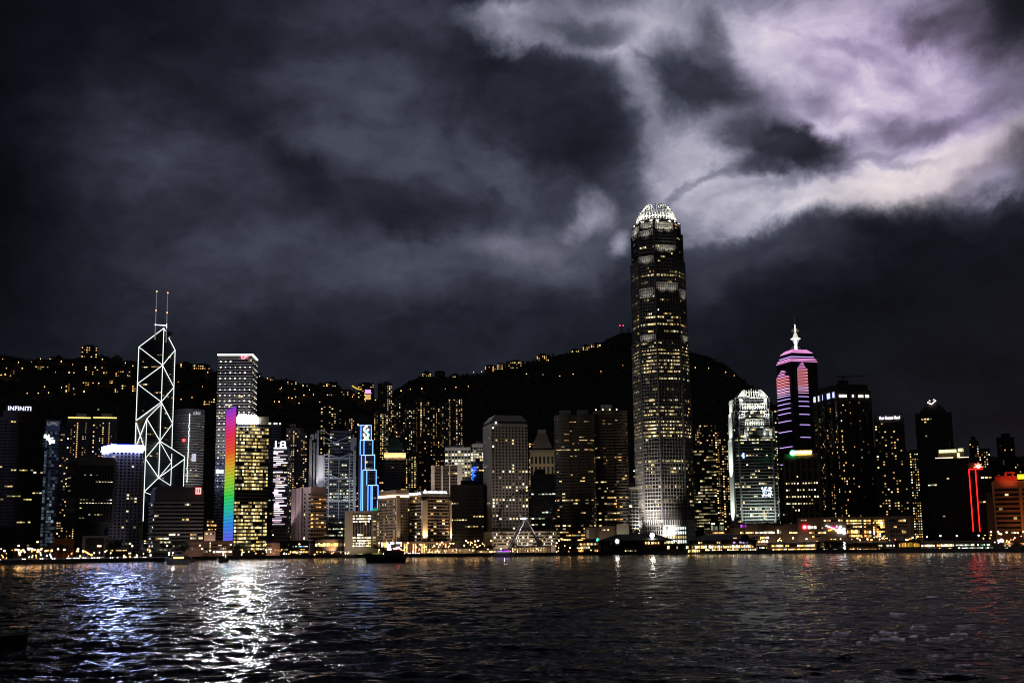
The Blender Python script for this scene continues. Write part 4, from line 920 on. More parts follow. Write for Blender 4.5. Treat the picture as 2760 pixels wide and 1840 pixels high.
# civic slab with blank end wall
r_, pl, ed, zt = tower('civic_office_slab', 'beige slab with blank left wall and rows of large white windows by the waterfront', 929, 1018, 1376, 1325, depth=26, col=(.42, .34, .27), rows=False, plant=False, seed=81, yref=1420)
P, Q, n = ed[0]; Z = lambda y: zpx(970, y, P); f_ = lambda x: fpx(ed[0], x, 1420)
m = MB(); m.ebox(P.lerp(Q, f_(951)), P.lerp(Q, f_(1000)), .1, .35, Z(1474), Z(1384)); m.build('glazing', GL, r_)
facade(r_, None, Z(1474), Z(1386), (Z(1386)-Z(1474))/12, (Q-P).length*.55/12, .82, .62, 'office', .0, 'bright', random.Random(7), edges=[(P.lerp(Q, f_(951)), P.lerp(Q, f_(1000)), n)], hot={0: .6, 1: 1, 2: .6, 6: .05, 7: .4, 8: 1, 9: 1, 10: 1, 11: 1, 3: .05}, d=.5)
fins(r_, [(P.lerp(Q, f_(951)), P.lerp(Q, f_(1000)), n)], Z(1474), Z(1384), (Q-P).length*.55/12, 1.3, .35, wall(.4, .34, .27))
facade(r_, None, Z(1474), Z(1386), (Z(1386)-Z(1474))/12, 4, .6, .3, 'office', .5, [(DIMY, 3), (YEL, 1)], random.Random(7), edges=[(P.lerp(Q, f_(1003)), P.lerp(Q, f_(1015)), n)], d=.5)
flood((*(P.lerp(Q, .1)+n*60), 6), (*P.lerp(Q, .15), 28), 6e4, 60, (1, .82, .68))
# blue outlined stepped tower
lab = 'slim stepped tower outlined in blue-white neon with a knotted emblem at its top'
Y = 1640; tiers = [(967, 1001, 1146, 1186), (970, 1005, 1186, 1226), (973, 1010, 1226, 1266), (977, 1014, 1266, 1307), (991, 1019, 1307, 1376)]
pp = foot_front(973, 1014, 1300, Y, 30); cc = sum(pp, Vector((0, 0)))/4; r_ = thing('neon_outlined_tower', lab, 'tower', (cc.x, cc.y, GZ-.4)); LAND.append((990, lab)); NB = emit((.12, .32, 1), 3.4, True); NW = emit((.35, .52, 1), 2.2)
dk = wall(.04, .04, .05)
for i, (x0, x1, yt, yb) in enumerate(tiers):
    pf = foot_front(x0+1 if i else x0, x1, yt, Y-i*2.2, 30); zt_ = zpx(x0, yt, pf[0]); zb_ = zpx(x0, yb, pf[0]) if i < 4 else GZ; m = MB(); m.prism(pf, (GZ-.4), zt_); m.build('shaft', dk, r_)
    P, Q, n = visible(pf)[0]; A_ = lambda f, z, o=.9: (*(P.lerp(Q, f)+n*o), z)
    if i: facade(r_, None, zb_, zt_-3, 3.8, 3, .7, .5, 'office', .22, [(DIMY, 3), (YEL, 2), (WARM, 1)], random.Random(i), edges=[(P.lerp(Q, .3), P.lerp(Q, .85), n)])
    zlow = zb_ if i < 4 else zpx(1000, 1376, P)
    lines = [(A_(0 if i else -.1, zt_), A_(1, zt_)), (A_(1, zt_), A_(1, zb_ if i < 4 else zpx(1000, 1349, P)))]
    lines += [(A_(.18, zt_), A_(.18, zb_))] if i == 0 else [(A_(0, zt_), A_(0, zlow if i > 1 else zb_)), (A_(.30, zt_), A_(.30, zb_ if i < 3 else zlow))]
    if i in (2, 3): lines += [(A_(0, zb_), A_(0, zpx(1000, 1376, P)))]
    if i == 4: lines += [(A_(.42, zt_), A_(.42, zlow)), (A_(.95, zpx(1000, 1349, P)), A_(.95, zlow))]
    for a, b in lines: m = MB(); m.tube(a, b, .48); m.build('neon_tube', NB if a[2] != b[2] else NW, r_)
P, Q, n = visible(foot_front(967, 1001, 1146, Y, 30))[0]; cz = zpx(986, 1167, P)
def stroke(pts, r, c, o):
    m = MB(); 
    for (a0, a1), (b0, b1) in zip(pts, pts[1:]):
        p_, q_ = P.lerp(Q, a0)+n*o, P.lerp(Q, b0)+n*o; m.tube((p_.x, p_.y, cz+a1), (q_.x, q_.y, cz+b1), r)
    m.build('emblem_stroke', c, r_)
WE = emit((1, 1, 1), 2.6); k = 1.0
stroke([(.66, 9.5), (.45, 6.5), (.42, 4), (.62, 1), (.80, -2.5), (.66, -5.5), (.50, -7.5), (.42, -9.5)], 1.3, WE, 1.4)
stroke([(.80, 5.5), (.66, 3.0)], 1.4, WE, 1.4); stroke([(.42, -.5), (.40, -3), (.60, -6), (.80, -9.5)], 1.3, WE, 1.5)
stroke([(.46, 4.6), (.60, 2.2), (.78, -.6)], .9, emit((.04, .35, 1), 3), 2.6); stroke([(.44, -2.6), (.60, -5.0), (.78, -7.4)], .9, emit((.25, 1, .18), 2.4), 2.8)
m = MB(); P4 = foot_front(1003, 1019, 1360, Y-10, 4); m.prism(P4, zpx(1010, 1376, P4[0]), zpx(1010, 1369, P4[0])); m.build('green_glow_panel', emit((.02, .5, .25), .7), r_)
tower('office_tower', 'narrow tower just right of the neon-outlined one, lit roof lamps and two masts', 1010, 1034, 1238, 1700, depth=24, col=(.05, .05, .045), p=.35, pal='yellow', seed=83)
# copper-roofed tower
r_, pl, ed, zt = tower('pyramid_roof_tower', 'brown tower with dark green pyramid roof above a floodlit cream cornice', 1036, 1093, 1232, 1650, depth=34, col=(.10, .075, .06), p=.02, pal='warm', plant=False, seed=84, bay=3)
P, Q, n = ed[0]; ce = sum(pl, Vector((0, 0)))/4; m = MB(); m.prism([ce+(p-ce)*1.05 for p in pl], zt, zt+6.2); m.build('cornice', wall(.6, .45, .30), r_)
f_ = lambda s: [ce+(p-ce)*s for p in pl]
m = MB(); m.prism(f_(.72), zt+6.1, zt+13); m.prism(f_(.80), zt+13, zt+30, top=f_(.1)); m.build('pyramid_roof', wall(.03, .07, .06), r_)
for f in (.1, .37, .63, .9): q = P.lerp(Q, f)+n*7; flood((q.x, q.y, zt-2), (*P.lerp(Q, f), zt+4), 9000, 110, (1, .66, .32))
# twin-block harbour hotel
r_, pl, ed, zt = tower('harbour_hotel', 'broad beige hotel left block with lit top gallery and evenly spaced small windows', 1018, 1104, 1340, 1420, xc=1068, side='L', sl=44, col=(.30, .235, .18), fh=3.5, bay=3.0, wf=.55, hf=.5, mode='resi', p=.16, pal='yellow', plant=False, yref=1345, seed=85, topm=2, basem=14)
P, Q, n = ed[-1]; ce = sum(pl, Vector((0, 0)))/4; m = MB(); m.prism([ce+(p-ce)*.95 for p in pl], zt, zpx(1070, 1319, pl[1])); m.build('top_gallery', wall(.28, .2, .15), r_)
m = MB()
pg = [ce+(p-ce)*.95 for p in pl]
for e in visible(pg): mm = MB(); mm.ebox(e[0].lerp(e[1], .02), e[1], .3, .9, zt+.5, zt+3.2); mm.build('gallery_light', lit((1, .55, .25), (1, .7, .4), 2.0), r_)
m = MB(); q0 = P; q1 = P.lerp(Q, .22); m.ebox(q0, q1, 0, 2, GZ, zt+2); m.build('pier', wall(.5, .40, .31), r_); q = P.lerp(Q, .1)+n*9; flood((q.x, q.y, 14), (*P.lerp(Q, .1), 50), 3e4, 60, (1, .76, .5))
q = pl[0].lerp(pl[1], .5); nn = ed[0][2]; flood((*(q+nn*50), 5), (*q, 40), 4.0e4, 90, (1, .74, .52))
r_, pl, ed, zt = tower('harbour_hotel', 'broad beige hotel right block with white rooftop name and uplit corner columns', 1101, 1214, 1331, 1410, xc=1137, side='L', sl=30, col=(.30, .235, .18), fh=3.5, bay=3.6, wf=.85, hf=.5, mode='resi', p=.14, pal='mix', plant=False, yref=1345, seed=86, topm=2, basem=14, led=(.8, 1.2, wall(.34, .27, .21)), hot={0: .15, 1: .5})
Z = lambda y: zpx(1137, y, pl[1])
for e, f0, f1, pw in ((ed[1], -.02, .15, 1.9e5), (ed[1], .94, 1.0, 1.5e5)):
    P, Q, n = e; m = MB(); m.ebox(P.lerp(Q, f0), P.lerp(Q, f1), 0, 3.0, Z(1456), zt-7); m.build('uplit_column', wall(.6, .5, .4), r_)
    for s in (.25, .75): q = P.lerp(Q, f0+(f1-f0)*s)+n*6.5; flood((q.x, q.y, Z(1459)), (*(P.lerp(Q, (f0+f1)/2)+n*3), Z(1425)), pw*.16, 55, (1, .64, .30), .6)
P, Q, n = ed[1]; m = MB(); m.ebox(P.lerp(Q, .02), P.lerp(Q, .95), -8, -1, zt, Z(1322)); m.build('sign_parapet', wall(.05, .045, .04), r_)
text(r_, 'MANDARIN ORIENTAL', ed[1], .20, .88, Z(1328.5), Z(1322.5), emit((.95, .97, 1), 5), out=.4)
m = MB(); q = P.lerp(Q, .10)+n*.6
m.ebox(P.lerp(Q, .06), P.lerp(Q, .16), 0, .6, Z(1328), Z(1324)); m.ebox(P.lerp(Q, .08), P.lerp(Q, .14), 0, .7, Z(1324), Z(1321)); m.build('fan_emblem', emit((.95, .97, 1), 7), r_)
text(r_, 'MANDARIN ORIENTAL', ed[0], .1, .95, Z(1332), Z(1326), emit((.95, .97, 1), 4), out=.6)
q = P.lerp(Q, .6)+n*46; flood((q.x, q.y, 5), (*P.lerp(Q, .55), 35), 3.6e4, 90, (1, .74, .52))
# podium of the hotels
r_ = thing('hotel_podium', 'long low podium with dark colonnade along the foot of the beige hotels', 'building', (*(azp(az(1118, 1460), 1395)), GZ-.4)); pf = foot_front(1018, 1216, 1462, 1375, 40); P, Q, n = visible(pf)[0]
m = MB(); m.prism(pf, GZ-.4, zpx(1118, 1460, P)); m.build('wall', wall(.34, .24, .17), r_)
for f in (.1, .3, .5, .7, .9): q = P.lerp(Q, f)+n*16; flood((q.x, q.y, 5), (*P.lerp(Q, f), 8), 3500, 130, (1, .66, .42))
for j in range(34):
    if rng.random() < .25: continue
    a, b = P.lerp(Q, (j+.25)/34), P.lerp(Q, (j+.7)/34); m = MB(); m.ebox(a, b, .1, .4, GZ+1, zpx(1118, 1465, P)); m.build('opening', GL if rng.random() < .75 else WARM, r_)
# brown tower with white verticals, white grid offices, scaffolded blue block
vw = wall(.62, .55, .50)
r_, pl, ed, zt = tower('vertical_rib_tower', 'brown banded tower divided by tall pale vertical ribs behind the beige hotels', 1162, 1246, 1254, 1570, depth=34, col=(.10, .06, .05), fh=3.8, bay=3.0, wf=.85, hf=.5, p=.16, pal='yellow', seed=87, plant=False)
P, Q, n = ed[0]
for f0, f1 in ((0, .11), (.33, .37), (.57, .61), (.84, 1)): m = MB(); m.ebox(P.lerp(Q, f0), P.lerp(Q, f1), 0, 2.4, GZ, zt); m.build('vertical_rib', vw, r_)
flood((*(P.lerp(Q, .5)+n*60), 60), (*P.lerp(Q, .5), 120), 1.1e5, 75, (1, .85, .72))
wg = wall(.55, .52, .48)
r_, pl, ed, zt = tower('white_grid_office', 'pale square-gridded office building with two bright floors near the top', 1199, 1268, 1205, 1680, depth=26, col=(.50, .47, .43), fh=3.9, bay=4.2, wf=.66, hf=.6, p=.5, pal=[(WHT, 4), (YEL, 2), (BWH, 2), (DIMY, 3)], seed=88, d=.3, hot={0: .5, 1: .95, 2: .2, 3: 1, 4: .2, 12: .05, 13: .1})
flood((*(ed[0][0].lerp(ed[0][1], .5)+ed[0][2]*60), 80), (*ed[0][0].lerp(ed[0][1], .5), 150), 1.0e5, 70, (1, .96, .85))
r_, pl, ed, zt = tower('white_grid_office', 'pale gridded wing at the right end, slightly taller than its neighbour', 1268, 1306, 1196, 1690, depth=26, col=(.50, .47, .43), fh=3.9, bay=4.2, wf=.66, hf=.6, p=.7, pal=[(WHT, 4), (YEL, 2), (BWH, 2)], seed=89)
r_, pl, ed, zt = tower('scaffolded_block', 'dark block with a vivid blue-lit strip on its upper left edge', 1270, 1304, 1246, 1560, depth=26, col=(.02, .03, .07), p=.10, pal='mix', seed=90)
m = MB(); P, Q, n = ed[0]; rr = random.Random(2)
for j in range(16):
    y = 1258+j*3; f0 = rr.uniform(0, .12); m.ebox(P.lerp(Q, f0), P.lerp(Q, f0+rr.uniform(.08, .3)*(1.4-j/16)), .5, 1.2, zpx(1280, y+2.6, P), zpx(1280, y, P))
m.build('blue_light_strip', emit((.02, .12, 1), 2.6), r_)
tower('dark_office_block', 'near-black office block with a few lit rows between the hotel and the round-windowed tower', 1214, 1304, 1306, 1450, depth=40, col=(.015, .013, .013), rough=.3, fh=3.7, bay=3.2, wf=.7, hf=.42, p=.09, pal='yellow', seed=91, hot={9: .6, 11: .3, 20: .3})
# round-windowed tower
r_, pl, ed, zt = tower('round_windowed_tower', 'grey tower with hundreds of small round windows and a chamfered flat roof', 1302, 1423, 1141, 1430, xc=1325, side='L', sl=44, col=(.31, .275, .25), fh=3.55, bay=3.9, wf=.5, hf=.68, mode='resi', p=.10, pal='white', plant=False, yref=1250, seed=92, rnd=True, topm=3, basem=26, only=[1], hot={1: 0, 2: .02, 3: 0, 8: .02, 9: .02, 14: .5, 19: .6, 23: .85, 29: .7, 30: .1})
ce = sum(pl, Vector((0, 0)))/4; f_ = lambda s: [ce+(p-ce)*s for p in pl]
m = MB(); m.prism(f_(.97), zt, zt+3.2); m.build('roof_recess', wall(.02, .02, .02), r_); m = MB(); m.prism(f_(.985), zt+3.2, zt+10.5, top=f_(.72)); m.build('chamfered_roof', wall(.55, .53, .52), r_)
facade(r_, None, GZ+26, zt-3, 3.55, 5, .8, .3, 'office', .07, [(DIMY, 4), (YEL, 1)], random.Random(4), edges=[ed[0]], fill=wall(.22, .19, .17))
m = MB(); q = ed[1][0].lerp(ed[1][1], .13); m.ball((q.x, q.y-1, zt+1), 1.1); m.build('roof_lamp', emit((1, 1, .9), 4), r_)
P, Q, n = ed[1]; 
for f in (.2, .8): q = P.lerp(Q, f)+n*130; flood((q.x, q.y, 8), (*P.lerp(Q, f), 100), 7e4, 70, (1, .87, .77))
P, Q, n = ed[0]; q = P.lerp(Q, .5)+n*80; flood((q.x, q.y, 8), (*P.lerp(Q, .5), 90), 3.5e4, 80, (1, .87, .77))
# its podium with long white decks
pf = foot_corner(1303, 1328, 1502, 1440, 1405, 'L', 40); P, Q, n = visible(pf)[-1]; ce = sum(pf, Vector((0, 0)))/4; r_ = thing('deck_podium', 'long white building with stacked horizontal decks behind the ferris wheel', 'building', (ce.x, ce.y, GZ-.4)); Z = lambda y: zpx(1328, y, pf[1]); LAND.append((1400, r_['label']))
m = MB(); m.prism(pf, GZ-.4, Z(1432)); m.build('wall', wall(.60, .52, .43), r_)
for i, (ya, yb, lt) in enumerate(((1441, 1437, .18), (1450, 1446, .35), (1459, 1456, .4), (1468, 1464, .3))):
    rr = random.Random(i+3); mb = MB()
    for j in range(60):
        if rr.random() < .04: continue
        mb.ebox(P.lerp(Q, .02+.96*j/60), P.lerp(Q, .02+.96*(j+1)/60-.002), .1, .3, Z(ya), Z(yb), 1 if rr.random() < lt*.6 else 0)
    mb.build('window_band', [GL, WHT], r_)
for f in (.1, .35, .6, .85): q = P.lerp(Q, f)+n*22; flood((q.x, q.y, 5), (*P.lerp(Q, f), 14), 7e3, 120, (1, .8, .58))
# ------------------------------------------------------------------ apartment towers on the lower slopes
MT = [ # xl, xr, yt, Y, p, label
 (864, 921, 1088, 2160, .45, 'apartment tower with small pyramid cap standing above the truss-hung tower'),
 (929, 962, 1121, 2130, .40, 'shorter apartment block left of the neon-outlined tower, brightly lit windows'),
 (962, 993, 1124, 2110, .18, 'dim apartment block directly behind the neon-outlined tower'),
 (1008, 1046, 1108, 2120, .36, 'apartment tower just right of the neon-outlined tower with a pale blank strip'),
 (1018, 1058, 1032, 2260, .42, 'tall slim apartment tower against the notch of the ridge'),
 (1056, 1080, 1080, 2200, .20, 'plain dim apartment tower right of the tall slim one at the notch'),
 (1086, 1118, 1094, 2170, .38, 'left wing of the big cluster of apartment towers, orange windows'),
 (1112, 1158, 1077, 2180, .48, 'central tower of the big apartment cluster with bright paired windows'),
 (1154, 1178, 1092, 2190, .40, 'right wing of the big apartment cluster, narrow and warmly lit'),
 (1180, 1212, 1084, 2150, .20, 'shoulder block left of the tallest right-hand apartment tower'),
 (1208, 1247, 1069, 2160, .50, 'rightmost apartment tower of the slope cluster with yellow window columns'),
 (1066, 1098, 1150, 1900, .22, 'brown apartment tower rising behind the pyramid-roofed one'),
 (1093, 1122, 1222, 1800, .40, 'low apartment block right of the pyramid-roofed tower'),
 (1160, 1193, 1182, 1860, .30, 'right half of the brown pair in front of the apartment cluster'),
 (1123, 1162, 1176, 1870, .10, 'left half of the brown pair in front of the apartment cluster'),
 (1056, 1070, 1030+30, 2300, .1, 'thin dark apartment tower touching the tall slim one')]
for i, (x0, x1, yt, Y, p_, lb) in enumerate(MT):
    a = az((x0+x1)/2, yt); r = Y; zb = hillz(math.sin(a)*r, math.cos(a)*r)-6 if Y > 1900 else GZ-.4; c_ = .055+.02*(i % 3)
    r_, pl, ed, zt = tower('apartment_tower', lb, x0, x1, yt, Y, depth=22, col=(c_, c_*.82, c_*.76), mode='resi', fh=3.05, bay=3.6 if p_ < .45 else 4.4, wf=.52, hf=.5, p=p_*.95, pal='warm' if i % 3 else 'yellow', seed=100+i, z0=zb, group='apartment towers on the lower slopes', basem=8)
    P, Q, n = ed[0]; rr = random.Random(i)
    for f in (rr.uniform(.02, .3), rr.uniform(.5, .8)): m = MB(); m.ebox(P.lerp(Q, f), P.lerp(Q, f+.12), 0, 1.4, zb, zt-.4); m.build('blank_pier', wall(c_*1.1, c_*.9, c_*.85), r_)
    if i == 0: m = MB(); ce = sum(pl, Vector((0, 0)))/4; m.prism([ce+(p-ce)*.5 for p in pl], zt, zt+14, top=[ce+(p-ce)*.03 for p in pl]); m.build('pyramid_cap', wall(.06, .05, .05), r_)
# ------------------------------------------------------------------ right of the round-windowed tower
r_, pl, ed, zt = tower('arched_top_tower', 'brown stone tower with hipped roof and tall paired openings right of the round-windowed one', 1428, 1494, 1218, 1640, depth=34, col=(.15, .115, .075), fh=14, bay=5.5, wf=.5, hf=.72, mode='resi', p=0.01, pal='warm', plant=False, seed=120)
ce = sum(pl, Vector((0, 0)))/4; f_ = lambda s: [ce+(p-ce)*s for p in pl]; m = MB(); m.prism(f_(1.04), zt, zt+3); m.prism(f_(.9), zt+3, zt+26, top=f_(.35)); m.prism(f_(.35), zt+26, zt+31); m.build('hipped_roof', wall(.10, .09, .085), r_)
flood((*(ed[0][0].lerp(ed[0][1], .5)+ed[0][2]*60), 90), (*ed[0][0].lerp(ed[0][1], .5), 130), 9e4, 80, (1, .85, .6))
tower('apartment_tower', 'brown apartment block peeping out left of the hipped-roof tower', 1425, 1452, 1186, 1950, depth=24, col=(.09, .07, .06), mode='resi', p=.2, pal='warm', seed=121)
tower('dark_glass_block', 'black glass block behind the ferris wheel with scattered cool windows', 1430, 1496, 1277, 1520, depth=36, col=(.012, .014, .016), rough=.25, p=.12, pal='cool', seed=122, bay=4)
# paired rounded towers
for (x0, x1, yt, sd, lb, Y) in ((1493, 1600, 1117, 130, 'left of the two rounded banded towers left of the tallest skyscraper, flat top', 1500), (1597, 1690, 1106, 131, 'right of the two rounded banded towers, stepped top with lamps', 1530)):
    f = foot_front(x0, x1, yt, Y, 36); l, r, rb, lb_ = f; nn = (l-lb_).normalized(); tt = (r-l).normalized(); R_ = 12; pl = []
    for k in range(6): an = math.pi/2*k/5; pl.append(l+tt*R_-nn*R_+(-tt*math.cos(an)+nn*math.sin(an))*R_)
    md = (l+r)/2; pl += [md-tt*6, md-tt*5-nn*2.5, md+tt*5-nn*2.5, md+tt*6]
    for k in range(6): an = math.pi/2*k/5; pl.append(r-tt*R_-nn*R_+(nn*math.cos(an)+tt*math.sin(an))*R_)
    pl += [rb, lb_]; ce = (l+r+rb+lb_)/4; root = thing('rounded_banded_tower', lb, 'tower', (ce.x, ce.y, GZ-.4), 'pair of rounded banded towers'); LAND.append(((x0+x1)/2, lb))
    zt = zpx((x0+x1)/2, yt, md); m = MB(); m.prism(pl, GZ-.4, zt); m.build('wall', wall(.085, .066, .052, .5), root); ed = visible(pl)
    rg = random.Random(sd); hot = {j: rg.choice([.7, .5]) for j in rg.sample(range(8, 60), 7)}
    facade(root, None, GZ+10, zt-6, 3.75, 2.6, .92, .45, 'office', .14, [(YEL, 4), (WARM, 2), (AMB, 1), (DIMY, 5)], rg, edges=ed, hot=hot)
    ledges(root, ed, GZ+10, zt-4, 3.75, .7, 1.2, wall(.13, .10, .075))
    m = MB(); P = ce
    for fx in ((-.22, .22) if sd == 130 else (-.1,)): q = ce+tt*(r-l).length*fx; m.prism([q-tt*7-nn*6, q-tt*7+nn*12, q+tt*7+nn*12, q+tt*7-nn*6][::-1], zt, zt+(6 if sd == 130 else 8))
    m.build('rooftop_plant', wall(.2, .19, .18), root)
    if sd == 131:
        m = MB(); 
        for fx in (.1, .3, .5, .7): q = l.lerp(r, fx)+nn*.5; m.ball((q.x, q.y, zt+1.2), .9)
        m.build('roof_lamps', emit((1, .9, .6), 2.5), root)
for x0, x1, yt, Y, p_, lb in ((1706, 1722, 1225, 1800, .4, 'sliver of an orange-lit tower squeezed left of the tallest skyscraper'), (1694, 1719, 1312, 1490, .05, 'white banded low tower left of the tallest skyscraper foot')):
    tower('narrow_block', lb, x0, x1, yt, Y, depth=24, col=(.25, .23, .2) if yt > 1300 else (.06, .05, .04), mode='resi', fh=4.2, wf=.9, p=p_, pal='warm', seed=140+x0)
# between the two crowned towers
tower('banded_brown_block', 'brown-grey block with full-width floor bands right of the tallest skyscraper', 1866, 1936, 1203, 1600, depth=34, col=(.09, .075, .055), fh=3.8, bay=3, wf=.95, hf=.5, mode='full', p=.42, pal=[(DIMY, 8), (YEL, 2), (WHT, .6)], seed=150, yref=1420, led=(.6, 1.0, wall(.16, .14, .11)))
for x0, x1, yt, Y, p_, sd, lb in ((1866, 1888, 1142, 1900, .3, 151, 'dark flank tower touching the tallest skyscraper with a few orange windows'), (1884, 1932, 1137, 1880, .2, 152, 'apartment tower with roof turret above the brown-grey banded block'), (1926, 1942, 1156, 1860, .35, 153, 'thin apartment tower with one column of orange windows right of the turret one'), (1944, 1974, 1185, 1800, .22, 154, 'dim apartment tower left of the white-crowned smaller tower'), (1948, 1978, 1128, 2050, .04, 155, 'unlit high block behind the smaller crowned tower, left side'), (2086, 2112, 1098, 1950, .22, 156, 'dark tower between the smaller crowned tower and the purple-banded one'), (2098, 2118, 1290, 1600, .10, 157, 'low dark block at the foot of the purple-banded tower')):
    tower('apartment_tower', lb, x0, x1, yt, Y, depth=24, col=(.06, .05, .045), mode='resi', bay=3.2, wf=.6, p=p_, pal='warm' if sd != 156 else 'mix', seed=sd)
# bank block with gold sign
r_, pl, ed, zt = tower('gold_sign_office', 'office block of tall square bays under a glowing gold sign and round green emblem', 2117, 2208, 1222, 1560, depth=34, col=(.17, .15, .10), fh=12.6, bay=7, wf=.62, hf=.78, mode='resi', p=0, pal='yellow', plant=False, seed=160, yref=1330, topm=7, basem=4)
P, Q, n = ed[0]
facade(r_, None, GZ+4, zt-22, 12.6/3, 3.5, .6, .5, 'office', .26, [(YEL, 3), (WHT, 2), (BWH, 1)], random.Random(12), edges=[(P, Q, n)], d=.6, hot={2: .05, 10: .1, 17: .75, 14: .1}, fill=glass(.012, .011, .009))
fins(r_, ed, GZ, zt-5, 7, 1.6, 2.4, wall(.22, .19, .13)); ledges(r_, ed, GZ+4, zt-7, 12.6, 1.4, 1.6, wall(.22, .19, .13))
A_ = lambda x: fpx(ed[0], x, 1222); Z = lambda y: zpx(2150, y, P)
m = MB(); m.ebox(P.lerp(Q, A_(2140)), P.lerp(Q, A_(2190)), -3, .4, zt, Z(1212)); m.build('sign_board', wall(.2, .15, .08), r_)
text(r_, '中國農業銀行', ed[0], A_(2143), A_(2187), Z(1222), Z(1215), emit((1, .66, .22), 34, True), out=.8)
m = MB(); m.ebox(P.lerp(Q, A_(2142)), P.lerp(Q, A_(2187)), .6, 1.2, Z(1226), Z(1223.8)); m.build('sign_underline', emit((1, .7, .15), 2.2), r_)
q = P.lerp(Q, A_(2136.5))+n*2; m = MB(); m.tube((q.x, q.y, Z(1220)), (*(q+n*1.2), Z(1220)), 2.6, 20); m.build('round_emblem', emit((.6, 1, .8), 26, True), r_)
m = MB(); m.tube((*(q-n*.3), Z(1220)), (*(q+n*.9), Z(1220)), 3.4, 20); m.build('emblem_rim', emit((.01, .8, .22), 8), r_)
# wide hotel apartment slab
lab = 'wide dark residential slab with lit band at its top and building crane on the roof'
r_, pl, ed, zt = tower('residential_slab', lab, 2196, 2356, 1050, 1560, xc=2262, side='L', sl=66, col=(.07, .06, .06), fh=3.3, bay=3.3, wf=.42, hf=.5, mode='resi', p=.10, pal='warm', plant=False, seed=161, yref=1200, topm=14)
ce = sum(pl, Vector((0, 0)))/4
for (P, Q, n), c_, s in ((ed[0], (.45, .5, 1), 1.0), (ed[1], (1, .85, .65), 1.6)):
    rr = random.Random(3); k = 16
    for j in range(k):
        if rr.random() < .3: continue
        m = MB(); m.ebox(P.lerp(Q, (j+.1)/k), P.lerp(Q, (j+.8)/k), .3, .8, zt-9, zt-(6 if n is ed[1][2] else 2)); m.build('top_lamp_strip', lit(c_, tuple(min(1, x*1.3) for x in c_), s), r_)
m = MB(); m.prism([ce+(p-ce)*.9 for p in pl], zt, zt+8); m.build('roof_storey', wall(.05, .045, .045), r_)
q = pl[1].lerp(pl[2], .25); m = MB(); m.box(q.x-6, q.x+6, q.y+4, q.y+10, zt+7.9, zt+13); m.build('plant_room', wall(.03, .03, .03), r_)
cr = thing('tower_crane', 'small unlit crane with long thin jib on the roof of the wide residential slab', 'crane', (q.x, q.y+4, zt+13)); m = MB(); m.tube((q.x, q.y+4, zt+12.9), (q.x, q.y+4, zt+19), .8); m.build('crane_mast', wall(.05, .05, .05), cr); m = MB(); m.tube((q.x-8, q.y+4, zt+17), (q.x+30, q.y+4, zt+18.5), .5); m.build('crane_jib', wall(.05, .05, .05), cr)
P, Q, n = ed[1]
for f in (.28, .52, .76): m = MB(); m.ebox(P.lerp(Q, f), P.lerp(Q, f+.035), 0, 2.5, GZ, zt-1); m.build('blank_pier', wall(.05, .045, .045), r_)
P, Q, n = ed[0]
for f in (.2, .5, .8): m = MB(); m.ebox(P.lerp(Q, f), P.lerp(Q, f+.06), 0, 2.0, GZ, zt-1); m.build('blank_pier', wall(.055, .05, .05), r_)
# hotel with white name
r_, pl, ed, zt = tower('named_hotel', 'dark hotel with small white rooftop name and evenly scattered warm windows', 2366, 2447, 1126, 1560, depth=34, col=(.075, .068, .064), fh=3.4, bay=3.6, wf=.5, hf=.5, mode='resi', p=.16, pal='warm', seed=162, yref=1300, plant=False, topm=5)
P, Q, n = ed[0]; A_ = lambda x: fpx(ed[0], x, 1126); m = MB(); m.ebox(P.lerp(Q, .02), P.lerp(Q, .98), -4, -1, zt, zpx(2400, 1117, P)); m.build('sign_parapet', wall(.04, .035, .035), r_)
text(r_, 'Four Seasons Hotel', ed[0], A_(2371), A_(2425), zpx(2400, 1129, P), zpx(2400, 1121.5, P), emit((1, .94, 1), 6), out=.6)
# background towers on the right
for x0, x1, yt, Y, p_, sd, lb in ((2450, 2474, 1212, 1750, .30, 170, 'narrow building right of the named hotel with cool windows'), (2611, 2637, 1187, 1950, .20, 171, 'far apartment tower with a few windows behind the red-outlined tower'), (2637, 2668, 1208, 1900, .26, 172, 'far apartment tower with a column of white dots, right of the red-outlined tower'), (2685, 2733, 1178, 1980, .05, 173, 'tall near-black residential tower at the far right with stepped top'), (2733, 2757, 1236, 1950, .16, 174, 'low dark apartment block at the right edge behind the orange one'), (2668, 2690, 1240, 1960, .05, 175, 'unlit low tower between two far apartment towers')):
    tower('apartment_tower', lb, x0, x1, yt, Y, depth=24, col=(.03, .027, .025), mode='resi', bay=3.2, wf=.5, p=p_, pal='mix', seed=sd, plant=sd in (171, 173))
r_, pl, ed, zt = tower('rounded_top_tower', 'black tower with stepped rounded top carrying a white chevron light', 2467, 2566, 1112, 1600, depth=40, col=(.018, .018, .02), rough=.3, p=.03, pal='yellow', plant=False, seed=180, yref=1130, topm=6)
ce = sum(pl, Vector((0, 0)))/4; P, Q, n = ed[0]
m = MB()
for k, (s, y0, y1) in enumerate(((.72, 1113, 1104), (.60, 1104, 1096), (.46, 1096, 1088), (.30, 1088, 1079), (.18, 1079, 1075))): m.prism([ce+(p-ce)*s for p in pl], zpx(2516, y0, P)-.2, zpx(2516, y1, P))
m.build('stepped_top', wall(.02, .02, .022, .3), r_)
m = MB(); A_ = lambda x, y: (*(P.lerp(Q, fpx(ed[0], x, 1085))+n*.5), zpx(2516, y, P))
